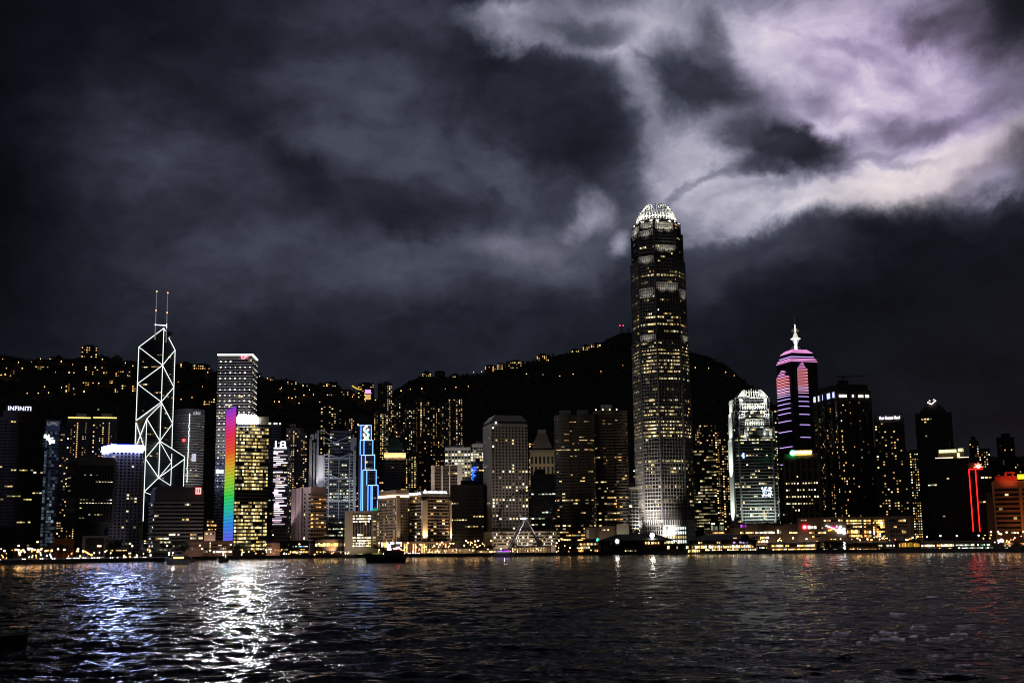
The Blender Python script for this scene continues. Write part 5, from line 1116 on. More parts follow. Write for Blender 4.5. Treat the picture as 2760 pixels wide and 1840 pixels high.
m.tube(A_(2500, 1083), A_(2510, 1089), .7); m.tube(A_(2510, 1089), A_(2523, 1079), .7); m.build('chevron_light', emit((1, .85, .75), 3), r_); m = MB(); m.tube(A_(2504, 1078.5), A_(2508, 1080), .6); m.build('top_lamp', emit((1, .9, .85), 2), r_); m = MB(); m.tube(A_(2515, 1078), A_(2519, 1076), .6); m.build('top_lamp', emit((1, .9, .85), 2), r_)
r_, pl, ed, zt = tower('lit_parapet_tower', 'black tower in front of the round-topped one with glowing gold roof parapet', 2500, 2612, 1235, 1460, depth=40, col=(.012, .012, .013), rough=.3, p=.035, pal='white', plant=False, seed=181, yref=1300, topm=14)
P, Q, n = ed[0]; A_ = lambda x: fpx(ed[0], x, 1235); Z = lambda y: zpx(2556, y, P)
for x0, x1 in ((2521, 2569), (2581, 2611)): m = MB(); m.ebox(P.lerp(Q, A_(x0)), P.lerp(Q, A_(x1)), 0, .8, Z(1234), Z(1232)); m.build('edge_light', emit((1, .8, .5), 2.2), r_)
m = MB(); m.ebox(P.lerp(Q, A_(2529)), P.lerp(Q, A_(2600)), -26, -8, zt, Z(1211)); m.build('roof_storey', wall(.3, .26, .14), r_)
for x0, x1, y0, y1 in ((2532, 2579, 1218, 1210), (2584, 2598, 1216, 1208), (2581, 2587, 1229, 1220)): m = MB(); m.ebox(P.lerp(Q, A_(x0)), P.lerp(Q, A_(x1)), -8, -7.4, Z(y0), Z(y1)); m.build('lit_parapet', lit((.8, .7, .22), (1, .9, .45), 1.3), r_)
for x, y in ((2562, 1184), (2596, 1181)): q = P.lerp(Q, A_(x))-n*7; m = MB(); m.tube((q.x, q.y, zt), (q.x, q.y, Z(y)), .35, r2=.15); m.build('antenna', wall(.3, .3, .25), r_)
facade(r_, None, Z(1230), Z(1170), 4, 3, .8, .5, 'office', .1, 'yellow', random.Random(1), edges=[(P.lerp(Q, A_(2529))-n*30, P.lerp(Q, A_(2577))-n*30, n)]) if False else None
# red outlined tower
r_, pl, ed, zt = tower('red_outlined_tower', 'black tower edged by two glowing red vertical lines under a red starburst emblem', 2611, 2672, 1262, 1300, depth=34, col=(.02, .013, .013), p=.03, pal='warm', plant=False, seed=182, yref=1264)
P, Q, n = ed[0]; RL = emit((1, .015, .012), 3)
def colx(x, y): return fpx(ed[0], x, y)
f1, f2, f3 = colx(2611.5, 1264), colx(2629, 1264), colx(2648, 1264); zt2 = zpx(2620, 1264, P); zb2 = zpx(2632, 1432, P)
for f in (f1, f2): q = P.lerp(Q, f)+n*.8; m = MB(); m.tube((q.x, q.y, zb2), (q.x, q.y, zt2), .5); m.build('red_light_line', RL, r_)
a, b = P.lerp(Q, f1)+n*.8, P.lerp(Q, f3)+n*.8; m = MB(); m.tube((a.x, a.y, zt2), (b.x, b.y, zt2), .55); m.build('red_light_line', RL, r_)
m = MB(); m.ebox(P, P.lerp(Q, colx(2632, 1264)), -12, -.5, zt, zpx(2620, 1246, P)); m.build('roof_box', wall(.25, .22, .2), r_)
q = P.lerp(Q, colx(2637, 1258)); zq = zpx(2637, 1259, P)
t = (Q-P).normalized()
for j in range(9):
    an = math.pi*(j/8); ln_ = 4.6 if j % 2 == 0 else 3.6; m = MB(); e1 = q+t*math.cos(an)*ln_; m.tube((q.x, q.y, zq+.3), (e1.x, e1.y, zq+.3+math.sin(an)*ln_*1.05), .75, r2=.25); m.build('starburst_ray', emit((1, .12, .06), 6), r_)
m = MB(); m.ball((q.x, q.y, zq+1), 1.8); m.build('starburst_heart', emit((1, .8, .6), 6), r_)
# orange block far right
r_, pl, ed, zt = tower('orange_banded_block', 'low orange-red floodlit block with dark floor bands and red roof frame, far right', 2672, 2800, 1296, 1130, xc=2678, side='L', sl=26, col=(.42, .15, .06), fh=4.0, bay=3.0, wf=1.0, hf=.5, mode='resi', p=.04, pal='yellow', plant=False, seed=190, yref=1300, topm=6, basem=12, only=[1], hot={11: .8})
P, Q, n = ed[1]; A_ = lambda x: fpx(ed[1], x, 1296); Z = lambda y: zpx(2700, y, P); rr_ = wall(.55, .06, .03)
m = MB(); m.ebox(P.lerp(Q, A_(2743)), P.lerp(Q, A_(2752)), 0, 1.6, GZ, zt); m.build('corner_pier', wall(.5, .2, .08), r_)
m = MB(); m.ebox(P.lerp(Q, A_(2684)), P.lerp(Q, A_(2742)), -14, -3, zt, Z(1282)); m.build('roof_storey', rr_, r_)
m = MB(); 
m.ebox(P.lerp(Q, A_(2692)), P.lerp(Q, A_(2698)), -13, -4, Z(1282), Z(1277)); m.build('roof_stub', rr_, r_)
m = MB(); m.ebox(P.lerp(Q, A_(2709)), P.lerp(Q, A_(2739)), -12, -3.5, Z(1275), Z(1271)); m.ebox(P.lerp(Q, A_(2711)), P.lerp(Q, A_(2716)), -12, -3.5, Z(1282), Z(1275)); m.ebox(P.lerp(Q, A_(2730)), P.lerp(Q, A_(2735)), -12, -3.5, Z(1282), Z(1275)); m.build('roof_frame', rr_, r_)
for j, (x0, x1) in enumerate(((2743.5, 2752), (2753, 2762), (2763, 2772))): text(r_, '招商局'[j], ed[1], A_(x0), A_(x1), Z(1291), Z(1280), emit((1, .85, .02), 4), out=1.8)
m = MB(); m.ebox(P.lerp(Q, A_(2743)), P.lerp(Q, A_(2773)), .6, 1.4, Z(1292), Z(1279)); m.build('sign_board', emit((1, .72, .01), 1.2), r_)
for f in (.15, .5, .85): q = P.lerp(Q, f)+n*40; flood((q.x, q.y, 5), (*P.lerp(Q, f), 40), 2.6e4, 90, (1, .42, .14))
q = P.lerp(Q, .35)+n*12; flood((q.x, q.y, zt+1), (*(P.lerp(Q, .35)-n*4), zt+6), 6000, 110, (1, .2, .1))
r_, *_ = tower('tan_annex', 'tan unlit annex attached left of the orange-banded block', 2657, 2676, 1342, 1150, depth=20, col=(.3, .16, .07), rows=False, seed=191); 
# shopping mall and its neighbours
r_, pl, ed, zt = tower('waterfront_mall', 'long low mall glowing orange through tall windows, neon name on its blank wall', 2150, 2462, 1392, 1330, depth=50, col=(.16, .13, .115), rows=False, plant=False, seed=200, yref=1420)
P, Q, n = ed[0]; A_ = lambda x: fpx(ed[0], x, 1420); Z = lambda y: zpx(2300, y, P)
def strip(root, e, x0, x1, y0, y1, k, p, pal, yy=1440, seed=0, name='window_row', d=.4, wf=.8):
    P, Q, n = e; a, b = P.lerp(Q, fpx(e, x0, yy)), P.lerp(Q, fpx(e, x1, yy)); za, zb = zpx((x0+x1)/2, y1, a), zpx((x0+x1)/2, y0, a)
    facade(root, None, za, zb, zb-za, (b-a).length/k, wf, 1, 'full', p, pal, random.Random(seed or int(x0*7+y0)), edges=[(a, b, n)], name=name, d=d)
e = ed[0]
for i, (y0, y1) in enumerate(((1399, 1405), (1408, 1411), (1417, 1420), (1427, 1436), (1440, 1446))):
    strip(r_, e, 2281, 2324, y0, y1, 7, .85, 'gold'); strip(r_, e, 2329, 2349, y0, y1, 3, .9, 'gold'); 
    strip(r_, e, 2397, 2448, y0, y1, 12, .45 if i == 0 else .04, 'warm')
for y in range(1399, 1442, 6): strip(r_, e, 2352, 2386, y, y+5, 6, .85 if y > 1424 else .6, [(AMB, 2), (GOLD, 2), (DIM, 1), (BWH, 2 if y > 1424 else .2)], wf=.9)
strip(r_, e, 2178, 2202, 1415, 1424, 3, 1, 'bright'); strip(r_, e, 2181, 2203, 1432, 1437, 3, 1, 'gold'); strip(r_, e, 2205, 2227, 1432, 1437, 3, 1, 'gold'); strip(r_, e, 2205, 2220, 1420, 1423, 3, .4, 'white'); strip(r_, e, 2222, 2280, 1399, 1404, 9, .6, 'gold')
strip(r_, e, 2189, 2212, 1443, 1447, 4, .8, 'gold'); strip(r_, e, 2160, 2176, 1399, 1403, 3, .5, 'white')
def nl(pts, c, r, nm='neon_stroke', o=1.2):
    m = MB()
    for (x0, y0), (x1, y1) in zip(pts, pts[1:]):
        a = P.lerp(Q, fpx(e, x0, 1420))+n*o; b = P.lerp(Q, fpx(e, x1, 1420))+n*o; m.tube((a.x, a.y, Z(y0)), (b.x, b.y, Z(y1)), r)
    m.build(nm, c, r_)
NWT = emit((1, .93, .92), 5, True); NR = emit((1, .02, .12), 5); NY = emit((1, .6, .05), 4)
nl([(2226, 1415), (2232, 1417), (2240, 1420), (2250, 1425), (2262, 1432)], NWT, .55); nl([(2233, 1424), (2240, 1419), (2248, 1420), (2258, 1422)], NR, .6); nl([(2232, 1428), (2238, 1427), (2246, 1423)], NY, .6); nl([(2251, 1428), (2256, 1431), (2261, 1434)], NY, .6)
nl([(2258, 1436), (2259, 1431), (2259, 1425)], NWT, .8, 'letter_stroke'); nl([(2263, 1436), (2263, 1422), (2264, 1418), (2268, 1417)], NWT, .8, 'letter_stroke')
nl([(2255, 1417), (2256.5, 1417)], NWT, .8, 'letter_stroke'); nl([(2278, 1426), (2274, 1423), (2269, 1426), (2268, 1430), (2270, 1435), (2275, 1437), (2279, 1434)], NWT, .8, 'letter_stroke'); nl([(2260, 1428), (2278, 1430)], NWT, .35, 'letter_stroke')
m = MB(); q = P.lerp(Q, A_(2169))+n*1; m.tube((q.x, q.y, Z(1418)), (*(q+n), Z(1418)), 2.5, 14); m.build('round_red_sign', emit((1, .02, .03), 9), r_); m = MB(); m.ebox(P.lerp(Q, A_(2165.5)), P.lerp(Q, A_(2172)), 2, 2.4, Z(1421), Z(1415.5)); m.build('sign_face', emit((1, .8, .8), 4), r_)
m = MB(); 
for x in (2280, 2326, 2351, 2388, 2394, 2452): m.ebox(P.lerp(Q, A_(x)), P.lerp(Q, A_(x+3)), 0, 2, GZ, zt)
m.build('facade_piers', wall(.2, .17, .155), r_)
flood((*(P.lerp(Q, .4)+n*40), 5), (*P.lerp(Q, .4), 20), 8e3, 110, (1, .62, .38)); flood((*(P.lerp(Q, .85)+n*40), 5), (*P.lerp(Q, .85), 20), 6e3, 110, (1, .7, .5))
# ------------------------------------------------------------------ waterfront buildings, piers
def low(name, label, x0, x1, yt, dy, depth, col, strips=(), cat='building', group=None, rough=.7, plant=False, base=None, yy=1460):
    xm = (x0+x1)/2; Y = shore(xm)+dy; f = foot_front(x0, x1, yy, Y, depth); P, Q, n = visible(f)[0]; ce = sum(f, Vector((0, 0)))/4
    r_ = thing(name, label, cat, (ce.x, ce.y, GZ-.4 if base is None else base), group); m = MB(); m.prism(f, GZ-.4 if base is None else base, zpx(xm, yt, P)); m.build('wall', wall(*col, rough), r_)
    for s in strips: strip(r_, (P, Q, n), *s, yy=yy)
    return r_, (P, Q, n), f
def ewash(e, dist, z, tz, pw, c, f=(.5,), ang=110):
    for s in f: q = e[0].lerp(e[1], s)+e[2]*dist; flood((q.x, q.y, z), (*e[0].lerp(e[1], s), tz), pw, ang, c)
low('framed_dark_block', 'unlit flat block with thin pale outline at the left edge', -60, 38, 1420, 330, 40, (.012, .012, .012))
r_, e, f = low('brick_shed', 'dim orange-brown low box behind the waterfront trees', 145, 200, 1450, 200, 20, (.16, .05, .02)); ewash(e, 25, 6, 10, 2500, (1, .5, .2))
r_, e, f = low('square_arch_building', 'pale low building with a large dark square opening below the dark framed headquarters', 222, 292, 1443, 230, 20, (.22, .19, .16)); m = MB(); P, Q, n = e; m.ebox(P.lerp(Q, .12), P.lerp(Q, .82), .1, .5, GZ, zpx(250, 1449, P)); m.build('opening', wall(.01, .01, .01), r_); ewash(e, 30, 5, 10, 3500, (1, .8, .65))  # black slab stands in for the shade inside the opening
low('terrace_building', 'low terrace with a row of small cream windows below the gridded hotel', 284, 345, 1478, 90, 16, (.05, .04, .03), [(286, 342, 1480.5, 1484, 15, .75, 'warm')], yy=1480)
low('podium_block', 'dark podium with two bright slits at the foot of the banded block', 380, 470, 1452, 300, 20, (.03, .028, .026), [(388, 402, 1455, 1459, 3, .9, 'white'), (388, 402, 1462, 1464, 3, .7, 'white'), (440, 460, 1449, 1452, 4, .7, 'yellow')], yy=1460)
r_, e, f = low('pink_floodlit_box', 'small pink floodlit box between the banded block and the rainbow tower', 550, 580, 1431, 200, 14, (.6, .45, .4), [(553, 577, 1436, 1439, 4, .5, 'white')]); ewash(e, 16, 6, 15, 16000, (1, .68, .55))
low('amber_lit_block', 'amber-lit block above the pink floodlit box', 553, 584, 1396, 330, 20, (.10, .07, .05), [(556, 574, 1402, 1407, 4, .7, 'amber'), (556, 582, 1412, 1417, 5, .6, 'amber'), (560, 582, 1424, 1427, 5, .7, 'gold')])
r_, e, f = low('pier_office', 'low brown pier office with a white lit stair column and bright ground floor', 497, 627, 1457, 40, 20, (.15, .10, .08), [(575, 625, 1483, 1488.5, 12, .95, 'bright'), (543, 560, 1476, 1480, 5, .45, 'white'), (543, 560, 1485, 1487, 4, .8, 'white'), (514, 520, 1475, 1480, 2, .5, 'white'), (570, 625, 1467, 1470, 18, .3, 'white'), (570, 625, 1476, 1479, 18, .2, 'white')], yy=1470)
m = MB(); P, Q, n = e; m.ebox(P.lerp(Q, fpx(e, 563, 1470)), P.lerp(Q, fpx(e, 569, 1470)), 0, 1.5, GZ, zpx(566, 1457, P)); m.build('stair_tower', wall(.3, .25, .2), r_)
for y in (1463, 1468, 1473, 1478, 1483): strip(r_, e, 565, 568, y-2, y+1, 1, 1, 'bright', yy=1470, d=1.7)
for i, yl in enumerate((1463, 1472, 1481)): m = MB(); m.ebox(P, P.lerp(Q, .5), 0, .8, zpx(530, yl+1.5, P), zpx(530, yl, P)); m.build('floor_slab', wall(.28, .19, .14), r_)
ewash(e, 18, 5, 12, 5000, (1, .65, .45), (.2, .8))
r_, e, f = low('gold_colonnade_hall', 'hall with tall golden lit columns below the yellow-banded tower', 668, 710, 1455, 130, 20, (.45, .30, .14), [(670, 681, 1461, 1488, 3, .9, 'gold'), (685, 693, 1460, 1488, 3, 1, 'gold'), (696, 706, 1458, 1489, 3, 1, 'gold'), (632, 655, 1460, 1463, 6, .9, 'gold')]); ewash(e, 10, 4, 10, 9000, (1, .6, .22), (.3, .8))
r_, e, f = low('cream_pump_house', 'little cream building with dark canopy roof and six small windows', 713, 755, 1463, 90, 14, (.38, .25, .18), [(716, 732, 1469, 1472, 4, .5, 'white'), (716, 732, 1477, 1481, 4, .9, 'bright'), (716, 732, 1485, 1488, 4, .4, 'white')]); m = MB(); P, Q, n = e; m.prism(foot_front(712, 752, 1460, shore(733)+84, 26), zpx(733, 1463, P), zpx(733, 1461, P), top=foot_front(716, 748, 1460, shore(733)+90, 14)); m.build('canopy_roof', wall(.07, .07, .07), r_); ewash(e, 14, 4, 8, 4500, (1, .65, .45))
r_, e, f = low('black_glass_pavilion', 'black glass pavilion sprinkled with blue and white lights', 755, 848, 1456, 70, 24, (.015, .015, .018), [(757, 780, 1466, 1469, 6, .8, 'white'), (758, 776, 1478, 1482, 6, .9, 'yellow'), (785, 845, 1470, 1473, 16, .7, [(lit((.1, .4, 1), (.5, .8, 1), 1.8), 3), (WHT, 1)]), (782, 842, 1484, 1489, 20, .55, 'gold'), (790, 845, 1478, 1481, 15, .3, 'amber')])
r_, e, f = low('yellow_window_hall', 'long dark hall with one row of bright yellow windows beneath the balcony block', 849, 940, 1453, 60, 24, (.07, .05, .035), [(850, 937, 1462, 1471, 17, .75, [(lit((1, .75, .12), (1, .88, .3), 2.4), 5), (GOLD, 2)]), (852, 935, 1484, 1487, 18, .2, 'amber')])
r_, e, f = low('quay_shelter', 'pale green lit quay shelters on the sea wall below the civic slab', 950, 1030, 1490, 6, 5, (.30, .32, .12), [(954, 1003, 1491, 1493.5, 6, .8, [(lit((.6, .7, .2), (.8, .7, .3), .8), 1)])], yy=1490); ewash(e, 6, 4, 5, 700, (.9, 1, .4), (.3, .8))
# video screens and shopfront glare by the hotel foot
r_ = thing('screen_pylon', 'stack of white and blue video strips glaring at the foot of the beige hotel', 'screen', (*azp(az(1050, 1480), shore(1050)+45), GZ-.3)); f = foot_front(1028, 1084, 1475, shore(1050)+45, 3); P, Q, n = visible(f)[0]; m = MB(); m.prism(f, GZ-.4, zpx(1050, 1482, P)); m.build('base', wall(.1, .08, .07), r_)
E_ = (P, Q, n)
for x0, x1, y0, y1, c_, s in ((1028, 1033, 1461, 1474, (1, .75, .4), 4), (1035, 1040, 1461, 1475, (1, .4, .05), 2.5), (1041, 1046, 1461, 1464, (.8, .8, 1), 7), (1041, 1052, 1466, 1468, (.85, .85, 1), 7), (1052, 1062, 1461, 1465, (.9, .85, 1), 7), (1068, 1082, 1461, 1464.5, (.9, .8, 1), 7), (1041, 1053, 1470.5, 1473, (.8, .8, 1), 8), (1044, 1048, 1474, 1477, (.9, .9, 1), 7), (1047, 1055, 1477.5, 1481.5, (.7, .65, 1), 8), (1061, 1069, 1477, 1480, (1, .75, .4), 5), (1068, 1077, 1473, 1477, (.95, .85, 1), 6), (1080, 1083, 1466, 1472, (1, .6, .3), 4)):
    m = MB(); m.ebox(P.lerp(Q, fpx(E_, x0, 1470)), P.lerp(Q, fpx(E_, x1, 1470)), .2, .8, zpx(1050, y1, P), zpx(1050, y0, P)); m.build('screen', emit(c_, s), r_)
m = MB(); m.ebox(P, Q, -2, .1, zpx(1050, 1483, P), zpx(1050, 1460, P)); m.build('frame', wall(.1, .08, .08), r_)
# promenade roofs with columns
for x0, x1, yr, dy, lb in ((1155, 1280, 1474.5, 18, 'long flat-roofed colonnade left of the ferris wheel, columns lit from behind'), (1380, 1484, 1470.5, 16, 'long flat-roofed colonnade right of the ferris wheel legs, columns lit from behind'), (1284, 1378, 1479, 30, 'lower colonnade between the other two with warm lamps')):
    Y = shore((x0+x1)/2)+dy; f = foot_front(x0, x1, 1480, Y, 12); P, Q, n = visible(f)[0]; ce = sum(f, Vector((0, 0)))/4; r_ = thing('waterfront_colonnade', lb, 'colonnade', (ce.x, ce.y, GZ-.3), 'covered walks along the quay'); z1 = zpx((x0+x1)/2, yr, P)
    m = MB(); m.prism([ce+(p-ce)*1.04 for p in f], z1-1.4, z1); m.build('roof', wall(.32, .30, .24), r_); m = MB(); m.ebox(P, Q, -11, -10, GZ, z1-1.5); m.build('back_wall', wall(.30, .22, .15), r_)
    k = int((x1-x0)/4.2)
    for j in range(k+1): m = MB(); q = P.lerp(Q, j/k); m.tube((q.x, q.y, GZ-.2), (q.x, q.y, z1-1.3), .45); m.build('column', wall(.5, .45, .38), r_)
    rr = random.Random(x0)
    for j in range(int(k*.8)): q = P.lerp(Q, rr.random())-n*rr.uniform(2, 9); m = MB(); zz_ = rr.uniform(GZ+1.6, z1-2.4); m.ball((q.x, q.y, zz_), rr.uniform(.3, .75), 6, sz=rr.uniform(1, 2.2)); m.build('lantern', emit((1, .70, .34), rr.uniform(2, 6), False), r_)
    for s in (.2, .5, .8): q = P.lerp(Q, s)-n*3; flood((q.x, q.y, z1-1.8), (*(q-n*6), GZ+1), 4200, 150, (1, .78, .5))
# blocks left of the tall skyscraper's foot
r_, e, f = low('cream_plant_box', 'plain cream windowless box left of the tallest skyscraper foot', 1663, 1696, 1413, 140, 24, (.50, .45, .36)); ewash(e, 24, 5, 18, 12000, (1, .88, .7))
r_, e, f = low('brown_stub_block', 'brown stub block with one lit strip, left of the cream box', 1615, 1664, 1417, 145, 22, (.14, .10, .08), [(1616, 1643, 1425, 1429, 5, .9, 'warm')]); ewash(e, 24, 5, 15, 5000, (1, .8, .6))
r_, e, f = low('brown_plant_box', 'darker brown box at the foot of the rounded towers', 1577, 1616, 1421, 150, 22, (.14, .10, .08)); m = MB(); P, Q, n = e; m.ebox(P.lerp(Q, .1), P.lerp(Q, .28), 0, .6, zpx(1590, 1449, P), zpx(1590, 1426, P)); m.build('pale_panel', wall(.6, .55, .45), r_); ewash(e, 24, 5, 15, 6000, (1, .85, .65))
low('footbridge_block', 'low shopfront strip glowing orange between colonnade and pier', 1497, 1617, 1452, 105, 14, (.05, .04, .03), [(1504, 1540, 1446+6, 1455, 9, .9, 'gold'), (1528, 1572, 1453, 1456, 14, .8, 'gold')], yy=1455)
low('lit_quay_building', 'cream lit two-storey building immediately left of the dark-roofed pier', 1560, 1616, 1461, 20, 14, (.26, .19, .10), [(1563, 1612, 1463, 1468, 10, .75, 'warm'), (1563, 1612, 1471, 1477, 9, .6, [(lit((.8, .7, .35), (.9, .8, .5), .8), 3), (GOLD, 1)]), (1563, 1612, 1480, 1486, 10, .5, 'gold')], yy=1475)
m = MB(); q = azp(az(1611, 1453), shore(1611)+20)
r_ = thing('green_lit_sign', 'small turquoise house-shaped sign beside the dark-roofed pier', 'sign', (q.x, q.y, zpx(1611, 1461, q))); za, zb, zc_ = zpx(1611, 1458, q), zpx(1611, 1452, q), zpx(1611, 1448.5, q); m.prism([q+Vector((-1.6, 0)), q+Vector((1.6, 0)), q+Vector((1.6, .6)), q+Vector((-1.6, .6))], za, zb); m.prism([q+Vector((-1.6, 0)), q+Vector((1.6, 0)), q+Vector((1.6, .6)), q+Vector((-1.6, .6))], zb, zc_, top=[q+Vector((-.1, 0)), q+Vector((.1, 0)), q+Vector((.1, .6)), q+Vector((-.1, .6))]); m.build('sign_face', emit((.1, .8, .6), 1.3), r_); m = MB(); m.tube((q.x, q.y+.3, za+.1), (q.x, q.y+.3, zpx(1611, 1461.5, q)-.1), .2); m.build('post', wall(.1, .1, .1), r_)
# ferry pier halls
PIL = wall(.20, .18, .16); PRF = wall(.035, .045, .055, .6)
def pier(lb, x0, x1, yridge, yeave, ybase, dy, depth, strips, rx0, rx1, col=(.04, .035, .03), name='ferry_pier', roofm=None, hip=.25, wash=None):
    xm = (x0+x1)/2; Y = shore(xm)+dy; f = foot_front(x0, x1, 1470, Y, depth); P, Q, n = visible(f)[0]; ce = sum(f, Vector((0, 0)))/4; e = (P, Q, n)
    r_ = thing(name, lb, 'ferry pier', (ce.x, ce.y, -1.5)); Z = lambda y: zpx(xm, y, P); m = MB(); m.prism([ce+(p-ce)*1.03 for p in f], -1.5, Z(ybase)); m.build('deck', wall(.03, .028, .026), r_)
    m = MB(); m.prism([ce+(p-ce)*.985 for p in f], Z(ybase)-.1, Z(yeave)); m.build('wall', wall(*col), r_)
    rf = foot_front(rx0, rx1, 1470, Y-4, depth+8); cr_ = sum(rf, Vector((0, 0)))/4; tl = (rf[1]-rf[0]); m = MB(); m.prism(rf, Z(yeave)-.05, Z(yeave)+.8)
    tp = [cr_+(p-cr_)*hip for p in rf]; tp = [rf[0].lerp(rf[1], hip)*.5+rf[3].lerp(rf[2], hip)*.5, rf[0].lerp(rf[1], 1-hip)*.5+rf[3].lerp(rf[2], 1-hip)*.5]; d_ = (rf[3]-rf[0])*.06
    m.prism(rf, Z(yeave)+.75, Z(yridge), top=[tp[0]-d_, tp[1]-d_, tp[1]+d_, tp[0]+d_]); m.build('roof', roofm or PRF, r_)
    for s in strips: strip(r_, e, *s, yy=1470, d=1.2 if len(s) < 8 else .4)
    return r_, e, Z
r_, e, Z = pier('dark hip-roofed ferry pier with two round white clock faces left of the tallest skyscraper', 1616, 1798, 1438, 1457, 1486, -8, 46, [(1618, 1655, 1459, 1467, 12, .32, 'warm'), (1706, 1720, 1458, 1466, 5, .5, 'warm'), (1730, 1794, 1459, 1465, 15, .75, [(WARM, 2), (GOLD, 2), (YEL, 1)]), (1758, 1792, 1470, 1473, 10, .5, 'white'), (1684, 1716, 1482, 1484.5, 9, .8, 'white')], 1612, 1816)
P, Q, n = e
for x in range(1620, 1798, 9): m = MB(); q = P.lerp(Q, fpx(e, x, 1470))+n*1.6; m.tube((q.x, q.y, Z(1486)-.1), (q.x, q.y, Z(1458)), .35); m.build('column', wall(.05, .048, .045), r_)
for x, y, r in ((1663.5, 1457.5, 1.75), (1758.5, 1442.5, 2.2)):
    m = MB(); q = P.lerp(Q, fpx(e, x, 1460))+n*(3.6 if x < 1700 else -4); m.ebox(q-(Q-P).normalized()*2.3, q+(Q-P).normalized()*2.3, -4, 0, Z(1470) if x < 1700 else Z(1452), Z(y-8)); m.prism([q-(Q-P).normalized()*2.3, q+(Q-P).normalized()*2.3, q+(Q-P).normalized()*2.3-n*4, q-(Q-P).normalized()*2.3-n*4], Z(y-8), Z(y-12), top=[q-(Q-P).normalized()*.2-n*1.8, q+(Q-P).normalized()*.2-n*1.8, q+(Q-P).normalized()*.2-n*2.2, q-(Q-P).normalized()*.2-n*2.2]) if False else None; tw = m.build('clock_tower', wall(.05, .045, .04), r_)
    m = MB(); m.tube((*(q+n*.02), Z(y)), (*(q+n*.5), Z(y)), r, 20); m.build('clock_face', emit((1, .95, .86), 26, True), tw)
low('white_clock_kiosk', 'small kiosk with round white clock at the left foot of the tallest skyscraper', 1709, 1723, 1424, 130, 8, (.12, .1, .08), [(1710, 1722, 1421+4, 1427, 3, 1, 'bright')])
pier('small lit landing between the two hip-roofed piers', 1797, 1858, 1464, 1467, 1487, -2, 22, [(1798, 1856, 1469, 1478, 16, .75, [(GOLD, 3), (BWH, 2), (WARM, 2)]), (1800, 1834, 1459, 1464, 9, .6, 'gold')], 1796, 1860, roofm=wall(.08, .07, .06), hip=.05)
r_, e, Z = pier('brightly lit two-deck ferry pier under a dark hipped roof with a round gable', 1856, 2040, 1440, 1457, 1487, -10, 46, [(1858, 2036, 1468.5, 1476, 34, .86, [(GOLD, 3), (BWH, 3), (YEL, 2)]), (1854, 2038, 1478.5, 1486, 40, .93, [(GOLD, 3), (BWH, 4), (YEL, 1)]), (1976, 2016, 1458.5, 1463, 9, .8, [(lit((.5, .25, 1), (.8, .6, 1), 1.5), 2), (DIM, 1)]), (1860, 1960, 1459, 1464, 18, .25, 'warm')], 1850, 2044)
P, Q, n = e
for x in range(1858, 2040, 6): m = MB(); q = P.lerp(Q, fpx(e, x, 1470))+n*1.7; m.tube((q.x, q.y, Z(1487)-.1), (q.x, q.y, Z(1458)), .28); m.build('column', wall(.12, .10, .08), r_)
q = P.lerp(Q, fpx(e, 2008, 1450))+n*3; m = MB(); m.tube((q.x, q.y, Z(1451)), (*(q-n*6), Z(1451)), 4.0, 16); m.build('round_gable', wall(.02, .025, .03), r_); m = MB(); m.ebox(P.lerp(Q, fpx(e, 1976, 1450)), P.lerp(Q, fpx(e, 1986, 1450)), 3.5, 4.1, Z(1451), Z(1448.5)); m.build('roof_sign', emit((1, .45, .2), 1.5), r_)
for s in (.1, .35, .6, .85): q = P.lerp(Q, s)+n*5; flood((q.x, q.y, Z(1470)), (*P.lerp(Q, s), Z(1484)), 1600, 140, (1, .75, .42))
r_, e, Z = pier('white-roofed ferry pier with two orange window rows in front of the gold sign office', 2070, 2199, 1460, 1465.5, 1486, -8, 44, [(2080, 2196, 1467, 1472, 22, .88, [(GOLD, 5), (BWH, 2)]), (2082, 2198, 1477, 1484.5, 30, .88, [(GOLD, 4), (AMB, 2), (BWH, 1)])], 2066, 2199, roofm=wall(.32, .28, .30), hip=.04, col=(.16, .12, .10))
low('service_yard', 'dark gap with scattered cold lamps between two lit ferry piers', 2042, 2070, 1470, 4, 14, (.03, .03, .03), [(2044, 2068, 1473, 1477, 8, .5, 'bright'), (2050, 2068, 1480, 1484, 6, .5, 'white')], yy=1480)
r_, e, Z = pier('dim tree-fronted pier with dull gold panels right of the white-roofed pier', 2200, 2280, 1458, 1460, 1486, -6, 40, [(2204, 2240, 1462, 1474, 10, .45, [(DIM, 3), (lit((.5, .3, .05), (.6, .4, .1), .5), 3)]), (2204, 2272, 1478, 1485, 18, .3, [(COOL, 1), (YEL, 1), (DIMY, 2)])], 2198, 2282, roofm=wall(.05, .045, .05), hip=.03)
m = MB(); P, Q, n = e; rr = random.Random(1)
for j in range(12): q = P.lerp(Q, fpx(e, 2276+rr.uniform(-2, 2), 1470))+n*2.4; m.ball((q.x, q.y, Z(1461+j*1.7)), .55, 6)
m.build('string_of_lamps', emit((.9, .95, 1), 4), r_)
r_, e, Z = pier('grey-roofed ferry pier with a long orange ground floor in front of the mall', 2281, 2405, 1457.5, 1464.5, 1486, -6, 44, [(2283, 2313, 1477, 1484, 8, .95, [(AMB, 3), (GOLD, 4)]), (2316, 2330, 1478, 1484, 4, .8, 'bright'), (2332, 2372, 1477, 1484, 10, .9, [(AMB, 3), (GOLD, 4)]), (2388, 2404, 1478, 1484, 5, .8, [(AMB, 2), (GOLD, 2)]), (2368, 2378, 1468, 1471, 3, .9, 'bright'), (2390, 2412, 1467, 1471, 5, .6, 'bright'), (2283, 2365, 1468, 1471, 12, .06, 'white')], 2281, 2412, roofm=wall(.17, .15, .15), hip=.03, col=(.12, .1, .09))
